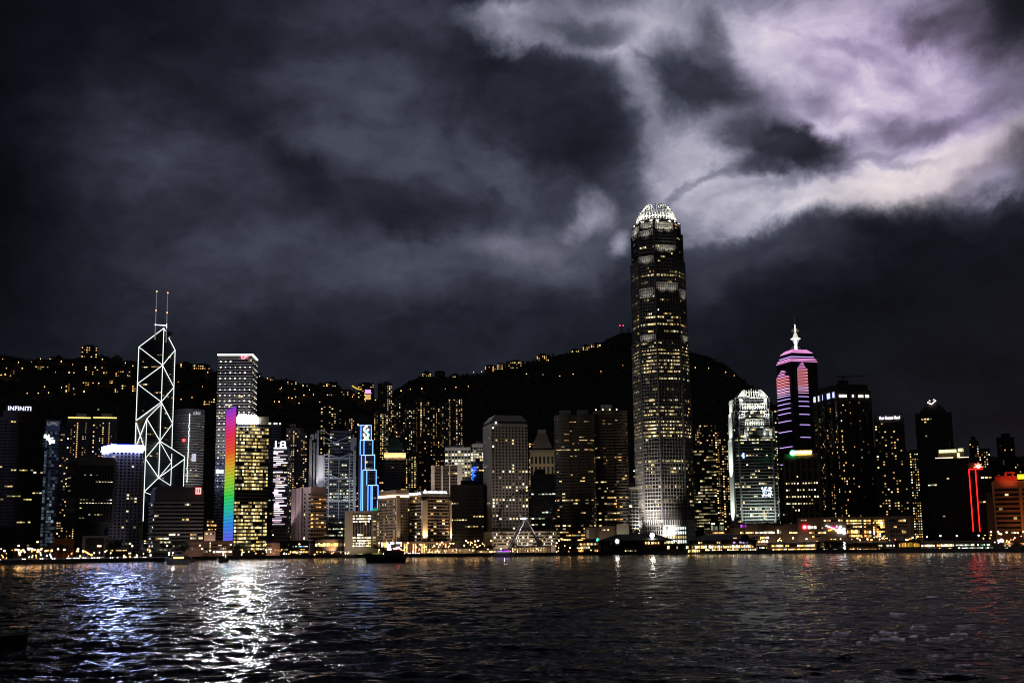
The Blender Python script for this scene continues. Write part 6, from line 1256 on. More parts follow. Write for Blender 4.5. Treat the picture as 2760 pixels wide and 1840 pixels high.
r_, e, Z = pier('amber glass box pier between the grey-roofed pier and the twin-row pier', 2412, 2481, 1457, 1458.5, 1486, -6, 40, [(2423, 2479, 1460, 1473, 14, .9, [(lit((.8, .35, .03), (.9, .5, .08), .7), 4), (AMB, 1)]), (2414, 2480, 1478, 1484, 14, .35, 'gold')], 2410, 2482, roofm=wall(.10, .08, .06), hip=.03)
r_, e, Z = pier('ferry pier with one cream and one orange window row beyond four quay lamps', 2482, 2573, 1456, 1463, 1486, -6, 44, [(2483, 2572, 1466, 1472, 17, .95, [(BWH, 3), (GOLD, 3)]), (2484, 2530, 1477, 1483.5, 12, .75, [(GOLD, 4), (AMB, 2)]), (2530, 2564, 1476, 1484, 8, .9, [(BWH, 2), (GOLD, 2)])], 2480, 2574, roofm=wall(.10, .09, .09), hip=.03)
r_, e, Z = pier('ferry pier with three rows of cold white-green windows at the right', 2574, 2692, 1456, 1461, 1486, -6, 44, [(2576, 2668, 1465.5, 1469.5, 22, .85, [(COOL, 2), (BWH, 1)]), (2582, 2676, 1474, 1477.5, 18, .75, [(COOL, 2), (BWH, 1)]), (2582, 2654, 1480, 1484, 16, .6, [(COOL, 2), (WHT, 1)])], 2573, 2694, roofm=wall(.08, .08, .08), hip=.03)
m = MB(); P, Q, n = e; A_ = lambda x: P.lerp(Q, fpx(e, x, 1470)); r2 = thing('video_billboard', 'bright lilac-white video billboard above the right-hand piers', 'billboard', (*(A_(2698)+n*3), Z(1486)-.1)); m.ebox(A_(2690), A_(2706), 2, 3, Z(1464), Z(1454)); m.build('screen', emit((.72, .74, 1), 4), r2); m = MB(); m.ebox(A_(2697), A_(2699), 1.6, 1.95, Z(1486)-.1, Z(1455)); m.build('post', wall(.1, .1, .1), r2)
r_, e, Z = pier('busy yellow-white lit terminal at the right edge of the harbour front', 2693, 2790, 1460, 1462, 1486, -6, 40, [(2706, 2760, 1467, 1472, 9, .5, [(DIMY, 2), (WHT, 1)]), (2696, 2720, 1475, 1484.5, 6, .95, 'bright'), (2720, 2786, 1477, 1484, 16, .8, [(BWH, 2), (GOLD, 3)])], 2693, 2790, roofm=wall(.06, .06, .06), hip=.03)
# low retail blocks between the crowned towers and the piers
for i, (x0, x1, yt, dy, st, lb) in enumerate((
 (1914, 1955, 1405, 210, [(1917, 1952, 1408, 1412, 3, 1, [(lit((.7, .75, .4), (.9, .95, .6), 1.6), 1)]), (1917, 1952, 1414, 1428, 8, .8, [(lit((.35, .4, .2), (.5, .5, .3), .5), 1)])], 'pale green-lit glass atrium at the right foot of the tallest skyscraper'),
 (1900, 1965, 1430, 190, [(1903, 1952, 1433, 1437, 14, .75, [(GOLD, 3), (WARM, 2)]), (1953, 1964, 1431, 1437, 3, .9, 'bright')], 'orange-lit terrace below the green glass atrium'),
 (1965, 2060, 1412, 205, [(1996, 2013, 1409.5+3, 1420, 3, 1, [(lit((.45, .05, .7), (.6, .1, .9), 1.0), 1)]), (1968, 1995, 1417, 1421, 6, .35, 'gold'), (1995, 2032, 1432, 1437, 8, .85, 'gold'), (2036, 2058, 1432, 1437, 5, .9, 'bright'), (2060-4, 2060, 1416, 1421, 1, .5, 'gold')], 'retail terrace with a purple lit window under the smaller crowned tower'),
 (2060, 2150, 1412, 200, [(2060, 2088, 1431, 1437, 7, .9, 'bright'), (2094, 2106, 1426, 1437, 2, .9, [(lit((1, .8, .5), (1, .9, .6), 1.0), 1)]), (2127, 2149, 1432, 1437, 5, 1, 'gold'), (2086, 2112, 1413.5, 1417, 6, .6, 'gold')], 'brown retail terrace below the gold sign office'),
 (2020, 2082, 1441, 120, [(2027, 2076, 1445, 1451, 12, .8, [(GOLD, 3), (WARM, 1), (BWH, 1)]), (2042, 2068, 1455, 1461, 7, .8, [(GOLD, 2), (BWH, 1)])], 'two-level arcade glowing orange behind the white-roofed pier'),
 (2090, 2215, 1440, 125, [(2190, 2212, 1442, 1447, 6, .7, 'gold'), (2170, 2200, 1452, 1454, 8, .15, 'gold')], 'unlit brown block with a faint round emblem behind the white-roofed pier'))):
    r_, e, f = low('retail_terrace', lb, x0, x1, yt, dy, 26, (.12, .085, .07), st, yy=1430)
    ewash(e, 14, 5, 12, 5000, (1, .68, .42), (.3, .7))
# ------------------------------------------------------------------ ferris wheel
hx, hy = 1412, 1399; hub = azp(az(hx+4, hy), shore(1412)+42); zh = zpx(hx+4, hy, hub); WR = zpx(hx, 1325, hub)-zh-.2
am = az(1416, 1399)+math.radians(8); rt = Vector((math.cos(am), -math.sin(am), 0)); fwd = Vector((math.sin(am), math.cos(am), 0)); H3 = Vector((hub.x, hub.y, zh))
st = wall(.30, .29, .31, .5); std = wall(.13, .125, .14, .5)
fw_ = thing('ferris_wheel', 'large unlit ferris wheel on tall leaning legs with a white light bar at its hub', 'ferris wheel', (hub.x, hub.y, GZ-.2))
def wp(an, r, o): return H3+rt*math.cos(an)*r+Vector((0, 0, 1))*math.sin(an)*r+fwd*o
for o in (-1.6, 1.6):
    m = MB(); 
    for j in range(42): m.tube(wp(2*math.pi*j/42, WR, o), wp(2*math.pi*(j+1)/42, WR, o), .32, 5); m.tube(wp(2*math.pi*j/42, WR-2.0, o), wp(2*math.pi*(j+1)/42, WR-2.0, o), .2, 4); m.tube(wp(2*math.pi*j/42, WR, o), wp(2*math.pi*(j+.5)/42, WR-2.0, o), .15, 4)
    m.build('rim', std, fw_)
for j in range(21): m = MB(); an = 2*math.pi*(j+.3)/21; m.tube(wp(an, 1.8, -2 if j % 2 else 2), wp(an, WR-2, 0), .16, 4); m.build('spoke', std, fw_)
for j in range(42):
    an = 2*math.pi*(j+.5)/42; c = wp(an, WR+1.0, 0); m = MB(); m.ball(c, 1.15, 8, sz=.95); m.build('gondola', wall(.08, .08, .09, .25), fw_)
m = MB(); m.tube(H3-fwd*5, H3+fwd*5, 1.9, 14); m.build('hub', st, fw_)
m = MB(); q = H3-fwd*5.6; m.tube(q-rt*4.6+Vector((0, 0, 1)), q+rt*1.6+Vector((0, 0, 1)), .55); m.build('light_bar', emit((1, .93, 1), 8), fw_)
for s in (-1, 1):
    for o in (-7.5, -5.0, 6.5):
        foot_ = H3+rt*(19.5*s)+fwd*(o*1.6); foot_.z = GZ-.1; m = MB(); m.tube(H3+rt*s*.8+fwd*(-4.4 if o < 0 else 4.4), foot_, .75, 8, r2=.95); m.build('leg', st, fw_)
    for k in range(6):
        a0 = (H3+rt*s*.8+fwd*-4.4).lerp(Vector((*(H3+rt*19.5*s+fwd*-12).xy, GZ)), k/6+.08); a1 = (H3+rt*s*.8+fwd*-4.4).lerp(Vector((*(H3+rt*19.5*s+fwd*-8).xy, GZ)), k/6+.16); m = MB(); m.tube(a0, a1, .22, 4); m.build('leg_brace', st, fw_)
flood((*(hub-fwd.xy*26+rt.xy*-22), 6), (*(hub+rt.xy*-8), 24), 7000, 70, (1, .88, .8)); flood((*(hub-fwd.xy*26+rt.xy*22), 6), (*(hub+rt.xy*8), 24), 4500, 70, (1, .88, .8))
# ------------------------------------------------------------------ boats
hullw = wall(.38, .38, .40, .4); blk = wall(.012, .012, .013, .5)
def boat_root(name, lb, x0, x1, yw):
    c0, c1 = WAT(x0, yw-(0)), WAT(x1, yw-(x1-x0)*math.sin(ROLL)); c = (c0+c1)/2; L_ = (c1-c0).length; return thing(name, lb, 'boat', (c.x, c.y, -.4)), Vector((c.x, c.y, 0)), (c1-c0).normalized(), L_
def hull(r_, c, t, L_, B, H, bow=1, mat=hullw, name='hull', bowh=1.3, n_=10):
    w = Vector((-t.y, t.x, 0)); prof = []
    mb = MB(); rows = []
    for i in range(n_+1):
        s = i/n_; u = s if bow > 0 else 1-s; wd = B/2*(1-max(0, (s-.55)/.45)**2.2*.96); hh = H*(1+(bowh-1)*s**2); x = (u-.5)*L_
        rows.append([c+t*x*(1 if 1 else 1)-w*wd+Vector((0, 0, hh)), c+t*x*(.93)-w*wd*.72+Vector((0, 0, -.4)), c+t*x*.93+w*wd*.72+Vector((0, 0, -.4)), c+t*x+w*wd+Vector((0, 0, hh))])
    i0 = 0
    for r in rows: mb.v += [tuple(p) for p in r]
    for i in range(n_):
        for k in range(4): a = i*4+k; b = i*4+(k+1) % 4; mb.f.append((a, b, b+4, a+4)); mb.m.append(0)
    mb.f.append((0, 3, 2, 1)); mb.f.append((n_*4, n_*4+1, n_*4+2, n_*4+3)); mb.m += [0, 0]
    return mb.build(name, mat, r_)
def cabin(r_, c, t, x0, x1, B, z0, z1, mat, name='cabin', rake=.8, win=None):
    w = Vector((-t.y, t.x, 0)); m = MB(); f = [c+t*x0-w*B/2, c+t*x1-w*B/2, c+t*x1+w*B/2, c+t*x0+w*B/2]; g = [c+t*(x0+rake)-w*B/2*.92, c+t*(x1-rake*.5)-w*B/2*.92, c+t*(x1-rake*.5)+w*B/2*.92, c+t*(x0+rake)+w*B/2*.92]
    m.prism([p.xy for p in f], z0, z1, top=[p.xy for p in g]); o = m.build(name, mat, r_)
    if win: m = MB(); a, b = c+t*(x0+1.0)-w*(B/2*.965+.0), c+t*(x1-1.0)-w*(B/2*.965); m.ebox(a.xy, b.xy, .0, .12, z0+(z1-z0)*.35, z0+(z1-z0)*.8); m.build('window_strip', win, o)
    return o
r_, c, t, L_ = boat_root('motor_yacht', 'pale two-deck motor yacht with a warmly lit cockpit on the left side of the harbour', 447, 512, 1520.5)
hull(r_, c, t, L_, 6, 2.6, -1, bowh=1.35); cabin(r_, c, t, -L_*.22, L_*.34, 4.8, 2.6, 5.2, blk, 'saloon', win=lit((1, .45, .12), (1, .6, .25), 1.6)); cabin(r_, c, t, -L_*.25, L_*.42, 5.2, 5.2, 5.6, hullw, 'upper_deck', .1); cabin(r_, c, t, -L_*.1, L_*.24, 3.6, 5.6, 7.9, hullw, 'wheelhouse', 1.4, win=GL); cabin(r_, c, t, -.06*L_, .2*L_, 4.0, 7.9, 8.2, hullw, 'hardtop', .2)
m = MB(); m.tube(c+t*1+Vector((0, 0, 8.1)), c+t*1+Vector((0, 0, 10.4)), .12); m.build('mast', hullw, r_)
for dx, dz in ((-4.9, 7.2), (-5.0, 5.9), (-2.6, 7.0)): m = MB(); m.ball(c+t*dx+Vector((0, -2.6, dz)), .42, 6); m.build('deck_lamp', emit((1, .86, .85), 9), r_)
r_, c, t, L_ = boat_root('motor_launch', 'second grey launch moored just behind the pale yacht, facing right', 497, 528, 1513); hull(r_, c, t, L_, 3.4, 1.9, 1, bowh=1.4); cabin(r_, c, t, -L_*.3, L_*.12, 2.6, 1.9, 3.8, hullw, win=GL)
r_, c, t, L_ = boat_root('harbour_workboat', 'small black workboat with three stacked white lamps and a pale fender', 587, 617, 1515); hull(r_, c, t, L_, 4, 2.0, 1, mat=blk); cabin(r_, c, t, -L_*.2, L_*.2, 2.8, 2.0, 4.6, blk)
m = MB(); m.tube(c+Vector((0, 0, 4.5)), c+Vector((0, 0, 8.0)), .12); ma = m.build('mast', blk, r_)
for dz in (7.7, 6.4, 5.2): m = MB(); m.ball(c+Vector((0, -.4, dz)), .45, 6); m.build('mast_lamp', emit((1, .75, .7), 10), r_)
for dx, dz in ((1.9, 5.3), (2.0, 4.0)): m = MB(); m.ball(c+t*dx+Vector((0, -1.6, dz)), .3, 6); m.build('deck_lamp', emit((1, 1, .5), 4), r_)
m = MB(); m.ball(c-t*3.6+Vector((0, -2.2, 1.7)), .8, 8, sz=2.0); m.build('fender', wall(.5, .5, .5), r_)
r_, c, t, L_ = boat_root('dark_barge', 'long unlit black barge with cargo heap crossing in front of the beige hotels', 984, 1096, 1516)
hull(r_, c, t, L_, 7, 3.3, -1, mat=blk, bowh=1.15); cabin(r_, c, t, L_*.12, L_*.42, 5.5, 3.3, 6.0, blk, 'deckhouse', win=GL)
rr = random.Random(4); m = MB(); 
for j in range(60): x = rr.uniform(.02, .42)*L_; q = c+t*x+Vector((0, rr.uniform(-2.4, 2), 0)); s = rr.uniform(.5, 1.4); z = 5.2+1.4*math.sin(math.pi*(x/L_-.02)/.4)*rr.random(); m.prism([(q.x-s, q.y-s), (q.x+s, q.y-s*.7), (q.x+s*.8, q.y+s), (q.x-s*.6, q.y+s)], z-1.2, z+s)
m.build('cargo_heap', wall(.10, .10, .08), r_); m = MB(); m.ball(c+t*L_*.3+Vector((0, -3.4, 8.0)), .4, 6); m.build('stern_lamp', emit((1, .1, .15), 8), r_); m = MB(); m.tube(c+t*L_*.3+Vector((0, -3.3, 5.4)), c+t*L_*.3+Vector((0, -3.3, 7.8)), .1); m.build('lamp_post', blk, r_)
r_, c, t, L_ = boat_root('harbour_ferry', 'low grey ferry trimmed with purple light near the ferris wheel', 1330, 1388, 1499.5)
hull(r_, c, t, L_, 6.5, 2.6, 1, bowh=1.25); cabin(r_, c, t, -L_*.4, L_*.3, 5.6, 2.6, 5.2, wall(.2, .2, .22), win=lit((.3, .3, .35), (.5, .5, .6), .25)); cabin(r_, c, t, -L_*.2, L_*.12, 4.4, 5.2, 6.8, wall(.16, .16, .18), 'wheelhouse')
for x0, x1, z, c_ in ((-.02, .26, 5.5, (.45, .05, 1)), (-.3, -.06, 5.4, (.25, .12, .9))): m = MB(); m.tube(c+t*L_*x0+Vector((0, -3.0, z)), c+t*L_*x1+Vector((0, -3.0, z-.2)), .3); m.build('neon_trim', emit(c_, 3.5), r_)
r_, c, t, L_ = boat_root('moored_tender', 'tiny brown tender with an orange lamp right of the purple-trimmed ferry', 1392, 1412, 1497.5); hull(r_, c, t, L_, 2.6, 1.4, 1, mat=wall(.12, .07, .05)); m = MB(); m.ball(c+Vector((0, -1, 1.9)), .4, 6); m.build('deck_lamp', emit((1, .55, .15), 5), r_)
# dark sampan half out of frame at the left
c = WAT(8, 1742); r_ = thing('sampan', 'dark wooden sampan with brown canvas awning, cut off by the left edge of the water', 'boat', (c.x, c.y, -.4)); t = Vector((1, .05, 0)).normalized(); c = Vector((c.x-1.6, c.y, 0))
wd = wall(.010, .007, .006, .8); hull(r_, c, t, 7.0, 2.0, .7, 1, mat=wd, bowh=1.4); cabin(r_, c, t, -2.6, .8, 1.6, .65, 1.5, wd, 'cabin', .3)
w = Vector((-t.y, t.x, 0)); m = MB(); pr = [(-.95, 1.9), (-.9, 3.0), (-.3, 3.7), (.4, 3.9), (.95, 3.2), (.95, 1.9)]
for (a0, z0), (a1, z1) in zip(pr[:-1], pr[1:]): m.face([c+t*-2.4+w*a0+Vector((0, 0, z0)), c+t*.9+w*a0+Vector((0, 0, z0)), c+t*.5+w*a1+Vector((0, 0, z1)), c+t*-2.2+w*a1+Vector((0, 0, z1))])
m.build('canvas_awning', wall(.05, .028, .012), r_); 
# ------------------------------------------------------------------ trees, lamps, cars on the quay
def nearest(x): return min(LAND, key=lambda k: abs(k[0]-x))[1]
SHORT = [(110, 'red-brown tower at the left edge'), (175, 'blue-grey faceted tower'), (280, 'dark framed headquarters'), (400, 'gridded block with the blue-white roof'), (560, 'banded block with the red emblem'), (640, 'rainbow light fins'), (720, 'yellow-banded tower'), (785, 'striped light tower'), (885, 'pink and brown balcony block'), (1018, 'beige civic slab'), (1104, 'left beige hotel block'), (1216, 'right beige hotel block'), (1302, 'near-black office block'), (1425, 'round-windowed tower'), (1495, 'ferris wheel'), (1600, 'left rounded banded tower'), (1700, 'right rounded banded tower'), (1900, 'tallest skyscraper'), (2215, 'gold sign office'), (2360, 'left half of the mall'), (2465, 'right half of the mall'), (2570, 'black round-topped tower'), (2660, 'red-outlined tower'), (9999, 'orange-banded block')]
def near_(x): return next(n for lim, n in SHORT if x < lim)
def ordn(k):
    a = ['first', 'second', 'third', 'fourth', 'fifth', 'sixth', 'seventh', 'eighth', 'ninth', 'tenth', 'eleventh', 'twelfth', 'thirteenth', 'fourteenth', 'fifteenth', 'sixteenth', 'seventeenth', 'eighteenth', 'nineteenth']
    if k < 19: return a[k]
    t, u = divmod(k+1, 10); T_ = ['', '', 'twent', 'thirt', 'fort', 'fift', 'sixt'][t]
    return T_+'ieth' if u == 0 else T_+'y-'+a[u-1]
bark = wall(.04, .03, .02, .9); leafm = bpy.data.materials.new('foliage'); t_ = nodes_of(leafm); bs = nd(t_, 'ShaderNodeBsdfPrincipled'); o = nd(t_, 'ShaderNodeOutputMaterial'); t_.links.new(bs.outputs[0], o.inputs[0]); g_ = nd(t_, 'ShaderNodeNewGeometry')
put(t_, bs.inputs['Base Color'], RAMP(t_, g_.outputs['Random Per Island'], [(0, (.012, .02, .008)), (1, (.05, .07, .022))])); bs.inputs['Roughness'].default_value = .7
def make_tree(h, w, seed, lb, loc):
    rr = random.Random(seed); r_ = thing('waterfront_tree', lb, 'tree', loc, 'dark trees along the quay'); L3 = Vector(loc); m = MB(); m.tube(L3-Vector((0, 0, .1)), L3+Vector((0, 0, h*.5)), .4, 7, r2=.22)
    for k in range(5): an = rr.random()*6.28; m.tube(L3+Vector((0, 0, h*(.3+.04*k))), L3+Vector((math.cos(an)*w*.3, math.sin(an)*w*.3, h*rr.uniform(.55, .8))), .18, 5, r2=.06)
    m.build('trunk', bark, r_); m = MB(); cl = [(Vector((rr.gauss(0, w*.25), rr.gauss(0, w*.2), h*rr.uniform(.42, .85))), rr.uniform(.16, .3)*w) for _ in range(11)]
    for _ in range(1500):
        cc_, rad = rr.choice(cl); d = Vector((rr.gauss(0, 1), rr.gauss(0, 1), rr.gauss(0, .7))).normalized()*rad*rr.uniform(.6, 1.05); p = L3+cc_+d; s = rr.uniform(.18, .42); a = Vector((rr.gauss(0, 1), rr.gauss(0, 1), rr.gauss(0, 1))).normalized(); b = a.orthogonal().normalized()
        m.face([p-a*s, p+b*s*.6, p+a*s, p-b*s*.6])
    m.build('crown', leafm, r_); return r_
def dup(root, loc, label, rz=0, sc=1):
    r = root.copy(); C.objects.link(r); r.location = loc; r['label'] = label; r.rotation_euler = (0, 0, rz); r.scale = (sc, sc, sc)
    for ch in root.children:
        c = ch.copy(); C.objects.link(c); c.parent = r
    return r
TR = [(132, 1467, 1.0, 60), (158, 1464, 1.15, 70), (168, 1468, .9, 55), (305, 1447, 1.5, 170), (318, 1452, 1.2, 160), (455, 1456, 1.3, 90), (478, 1458, 1.3, 85), (492, 1462, 1.0, 80), (632, 1463, 1.2, 60), (645, 1461, 1.3, 62), (660, 1463, 1.2, 58), (1012, 1466, 1.1, 30), (1022, 1470, .9, 28), (1530, 1463, 1.15, 22), (1546, 1462, 1.25, 24), (1556, 1467, 1.0, 20), (1312, 1470, .8, 60), (1322, 1466, .9, 60), (640, 1470, .9, 20), (2478, 1448, 1.0, 60), (2215, 1472, .7, 3), (2245, 1474, .7, 3), (2262, 1472, .7, 3)]
base_t = None; TL = ['leftmost of the quay trees', 'second quay tree from the left', 'third quay tree from the left']
wt = ['broad', 'rounded', 'ragged', 'small', 'squat']
for i, (x, yt, s, dy) in enumerate(TR):
    q = azp(az(x, yt), shore(x)+dy); h = max(7, zpx(x, yt, q)-GZ); lb = 'unlit %s tree number %s along the quay, below the %s' % (wt[i % 5], i+1, ' '.join(nearest(x).split()[:5]))
    lb = '%s unlit tree, %s counting the quay trees from the left' % (wt[i % 5], ['first', 'second', 'third', 'fourth', 'fifth', 'sixth', 'seventh', 'eighth', 'ninth', 'tenth', 'eleventh', 'twelfth', 'thirteenth', 'fourteenth', 'fifteenth', 'sixteenth', 'seventeenth', 'eighteenth', 'nineteenth', 'twentieth', 'twenty-first', 'twenty-second', 'twenty-third'][sorted(range(len(TR)), key=lambda k: TR[k][0]).index(i)])
    if base_t is None: base_t = make_tree(h, 11, 3, lb, (q.x, q.y, GZ)); H0 = h
    else: dup(base_t, (q.x, q.y, GZ), lb, i*1.3, h/H0*random.Random(i).uniform(.95, 1.1))
LP = [(40, 1481), (47, 1482), (60, 1482), (54, 1487), (75, 1480), (80, 1478), (84, 1479), (99, 1460), (91, 1481), (100, 1482), (108, 1480), (121, 1484), (137, 1483), (154, 1479), (171, 1481), (48, 1470), (51, 1493), (51, 1499), (9, 1484), (208, 1479), (222, 1485), (262, 1471), (268, 1471), (354, 1471), (448, 1470), (537, 1469), (620, 1467), (714, 1466), (805, 1466), (858, 1465), (939, 1464), (1020, 1463), (1097, 1463), (1131, 1467), (1120, 1474), (1145, 1473), (1189, 1461), (1176, 1465), (1184, 1467), (1168, 1471), (1212, 1464), (1220, 1464), (1254, 1457), (1259, 1461), (1267, 1461), (1278, 1458), (1287, 1456), (1279, 1467), (1322, 1457), (1284, 1473), (1431, 1457), (1460, 1456), (1504, 1457), (1498, 1463), (1534, 1476), (1555, 1476), (1566, 1476), (1313, 1480), (1348, 1479), (2309, 1450), (2315, 1455), (2457, 1448), (2440, 1454), (2376, 1450), (2335, 1452), (2346, 1454), (2443, 1454), (2470, 1445), (2668, 1433), (2687, 1433), (2690, 1438), (2710, 1434), (2732, 1435), (2740, 1435), (2755, 1432), (2135, 1449), (2171, 1452), (2695, 1439)]
NUM = ['first', 'second', 'third', 'fourth', 'fifth', 'sixth', 'seventh', 'eighth', 'ninth', 'tenth']
lampm = emit((1, .50, .17), 16, True); polem = wall(.12, .11, .1)
def make_lamp(loc, h, lb):
    r_ = thing('street_lamp', lb, 'street lamp', loc, 'orange street lamps along the quay'); L3 = Vector(loc); m = MB(); m.tube(L3-Vector((0, 0, .1)), L3+Vector((0, 0, h)), .14, 6, r2=.09); m.tube(L3+Vector((0, 0, h)), L3+Vector((.9, -.5, h+.3)), .08, 5); m.build('pole', polem, r_)
    m = MB(); m.ball(L3+Vector((.9, -.5, h+.1)), .78, 8, sz=.8); m.build('lamp_head', lampm, r_); return r_
bl = None; cnt = {}
for i, (x, y) in enumerate(sorted(LP)):
    dy = 28 if y > 1472 else 60 if y > 1455 else 100
    if 2000 < x < 2480 or x > 2640: dy = 60
    q = azp(az(x, y), shore(x)+dy); h = max(4, zpx(x, y, q)-GZ); near = near_(x)
    n_ = cnt.get(near, 0); cnt[near] = n_+1; lb = '%s orange street lamp from the left, below the %s' % (ordn(n_), near)
    r = make_lamp((q.x, q.y, GZ), h, lb)
# four white floodlight masts on the right-hand pier roofs
for i, (x, y) in enumerate(((2498, 1445), (2534, 1443), (2578, 1443), (2637, 1442))):
    q = azp(az(x, y), shore(x)+48); r_ = thing('floodlight_mast', 'white floodlight on a mast in front of the black towers, %s of four' % NUM[i], 'floodlight', (q.x, q.y, GZ-.1), 'white quay floodlights'); z = zpx(x, y, q); m = MB(); m.tube((q.x, q.y, GZ-.1), (q.x, q.y, z), .2); m.build('mast', polem, r_); m = MB(); m.ball((q.x, q.y-.8, z), .8, 8, sz=.7); m.build('lamp_head', emit((1, 1, .85), 7, True), r_)
# cars on the quay road, headlamps on
def make_car(loc, lb, colr):
    L3 = Vector(loc); r_ = thing('car', lb, 'car', loc, 'cars on the quay road'); m = MB(); f = [(L3.x-2.2, L3.y-.9), (L3.x+2.2, L3.y-.9), (L3.x+2.2, L3.y+.9), (L3.x-2.2, L3.y+.9)]; m.prism(f, L3.z+.35, L3.z+.9); m.build('body', colr, r_)
    m = MB(); m.prism([(L3.x-1.4, L3.y-.85), (L3.x+1.5, L3.y-.85), (L3.x+1.5, L3.y+.85), (L3.x-1.4, L3.y+.85)], L3.z+.9, L3.z+1.45, top=[(L3.x-.8, L3.y-.7), (L3.x+1.0, L3.y-.7), (L3.x+1.0, L3.y+.7), (L3.x-.8, L3.y+.7)]); m.build('cabin', GL, r_)
    for dx in (-1.4, 1.4):
        for dy in (-.92, .72): m = MB(); m.tube((L3.x+dx, L3.y+dy, L3.z+.33), (L3.x+dx, L3.y+dy+.2, L3.z+.33), .33, 10); m.build('wheel', blk, r_)
    for dx in (-.1, .5): m = MB(); m.ball((L3.x-2.25+dx*3, L3.y-1.0, L3.z+.85), .3, 6); m.build('headlight', emit((1, .86, .82), 14), r_)
    return r_
cb = None; CP = [(7, 1492), (10, 1492.5), (82, 1493), (119, 1494), (192, 1494), (211, 1493), (217, 1493), (235, 1493), (258, 1493), (272, 1493), (307, 1493), (321, 1494), (343, 1493), (374, 1493), (396, 1493), (382, 1499), (5, 1505), (72, 1500), (152, 1490), (1108, 1476), (1114, 1477), (1126, 1478), (1132, 1480), (1122, 1483), (1130, 1484), (1040, 1488), (1086, 1484), (1093, 1484)]
ORD = NUM+['eleventh', 'twelfth', 'thirteenth', 'fourteenth', 'fifteenth', 'sixteenth', 'seventeenth', 'eighteenth', 'nineteenth', 'twentieth', 'twenty-first', 'twenty-second', 'twenty-third', 'twenty-fourth', 'twenty-fifth', 'twenty-sixth', 'twenty-seventh', 'twenty-eighth']
for i, (x, y) in enumerate(sorted(CP)):
    q = azp(az(x, y), shore(x)+(14+ (i % 3)*5)); lb = 'dark car with white headlamps on the quay, %s from the left' % ORD[i]; z = GZ+(0)
    if cb is None: cb = make_car((q.x, q.y, z), lb, wall(.05, .05, .06, .3))
    else: dup(cb, (q.x, q.y, z), lb, 0)
# ------------------------------------------------------------------ houses and lamps on the hills
HH = [(218, 262, 932, 964, .45, 'tallest ridge-top apartment block on the left hill with columns of yellow windows'), (94, 131, 984, 996, .95, 'row of orange-lit houses on the left hill'), (27, 40, 995, 1008, .8, 'small yellow-lit house at the far left of the hill'),
 (157, 202, 998, 1014, .25, 'long dim block left of centre on the left hill slope'), (228, 290, 985, 1006, .45, 'wide lit block just beneath the ridge-top apartment block'), (310, 357, 997, 1015, .45, 'lit block on the slope left of the prism tower top'), (175, 253, 1020, 1056, .35, 'big grey residence with scattered orange windows, middle of the left slope'),
 (190, 232, 1056, 1066, .4, 'low terrace under the big grey residence'), (288, 310, 1022, 1033, .5, 'pair of orange-lit houses right of the big grey residence'), (326, 340, 1034, 1056, .8, 'narrow house with ladder of yellow windows left of the prism tower'), (355, 366, 1036, 1056, .9, 'bright orange house touching the prism tower'), (308, 324, 1045, 1058, .5, 'white-lit small house near the prism tower'),
 (145, 170, 962, 972, .06, 'dark flat block on the left ridge line'), (266, 280, 958, 968, .5, 'small lit ridge house right of the tall ridge-top block'), (300, 330, 962, 972, .3, 'dim ridge house left of the prism tower'), (60, 75, 975, 985, .4, 'small pair of ridge lights at far left'),
 (485, 518, 978, 990, .4, 'orange-lit ridge house right of the prism tower'), (521, 566, 981, 996, .6, 'ridge block with bright windows left of the dotted tower'), (485, 520, 1060, 1084, .06, 'dim grey block on the slope right of the prism tower'), (548, 586, 1071, 1092, .4, 'orange windowed block below the ridge left of the dotted tower'),
 (727, 743, 1019, 1029, .9, 'orange house right of the dotted tower on the ridge'), (773, 800, 1026, 1036, .8, 'glowing orange lodge along the middle ridge'), (814, 842, 1034, 1042, .9, 'bright cluster house on the middle ridge'), (853, 876, 1035, 1042, .7, 'orange-lit row left end of the flat ridge'), (878, 906, 1032, 1042, .7, 'orange-lit row right end of the flat ridge'), (880, 896, 1059, 1066, .9, 'yellow oval-lit house below the flat ridge'),
 (918, 956, 1052, 1066, .7, 'red-trimmed terraced restaurant block near the ridge notch'), (964, 1008, 1033, 1078, .25, 'ridge landmark hall with a yellow curved canopy and purple panel'), (1137, 1162, 1004, 1014, .75, 'domed house on the crest right of the notch'), (1172, 1200, 1000, 1016, .04, 'dim block right of the domed crest house'), (1213, 1240, 1010, 1018, .5, 'pair of lit crest cottages'),
 (1306, 1337, 985, 1001, .5, 'left block of the lit trio on the long ridge'), (1339, 1362, 980, 996, .7, 'middle block of the lit trio on the long ridge'), (1364, 1412, 973, 993, .35, 'right block of the lit trio on the long ridge'), (1446, 1480, 956, 973, .5, 'boxy lit house higher up the long ridge'), (1540, 1562, 942, 950, .8, 'small yellow-lit house near the summit'), (1570, 1590, 932, 944, .8, 'bright house with dome near the summit'), (1592, 1620, 927, 937, .95, 'orange glowing house nearest the summit'), (1436, 1466, 1005, 1012, .8, 'oval-lit villa on the dark mid slope')]
rk_w = [wall(.05, .045, .042), wall(.08, .07, .07), wall(.11, .10, .10)]
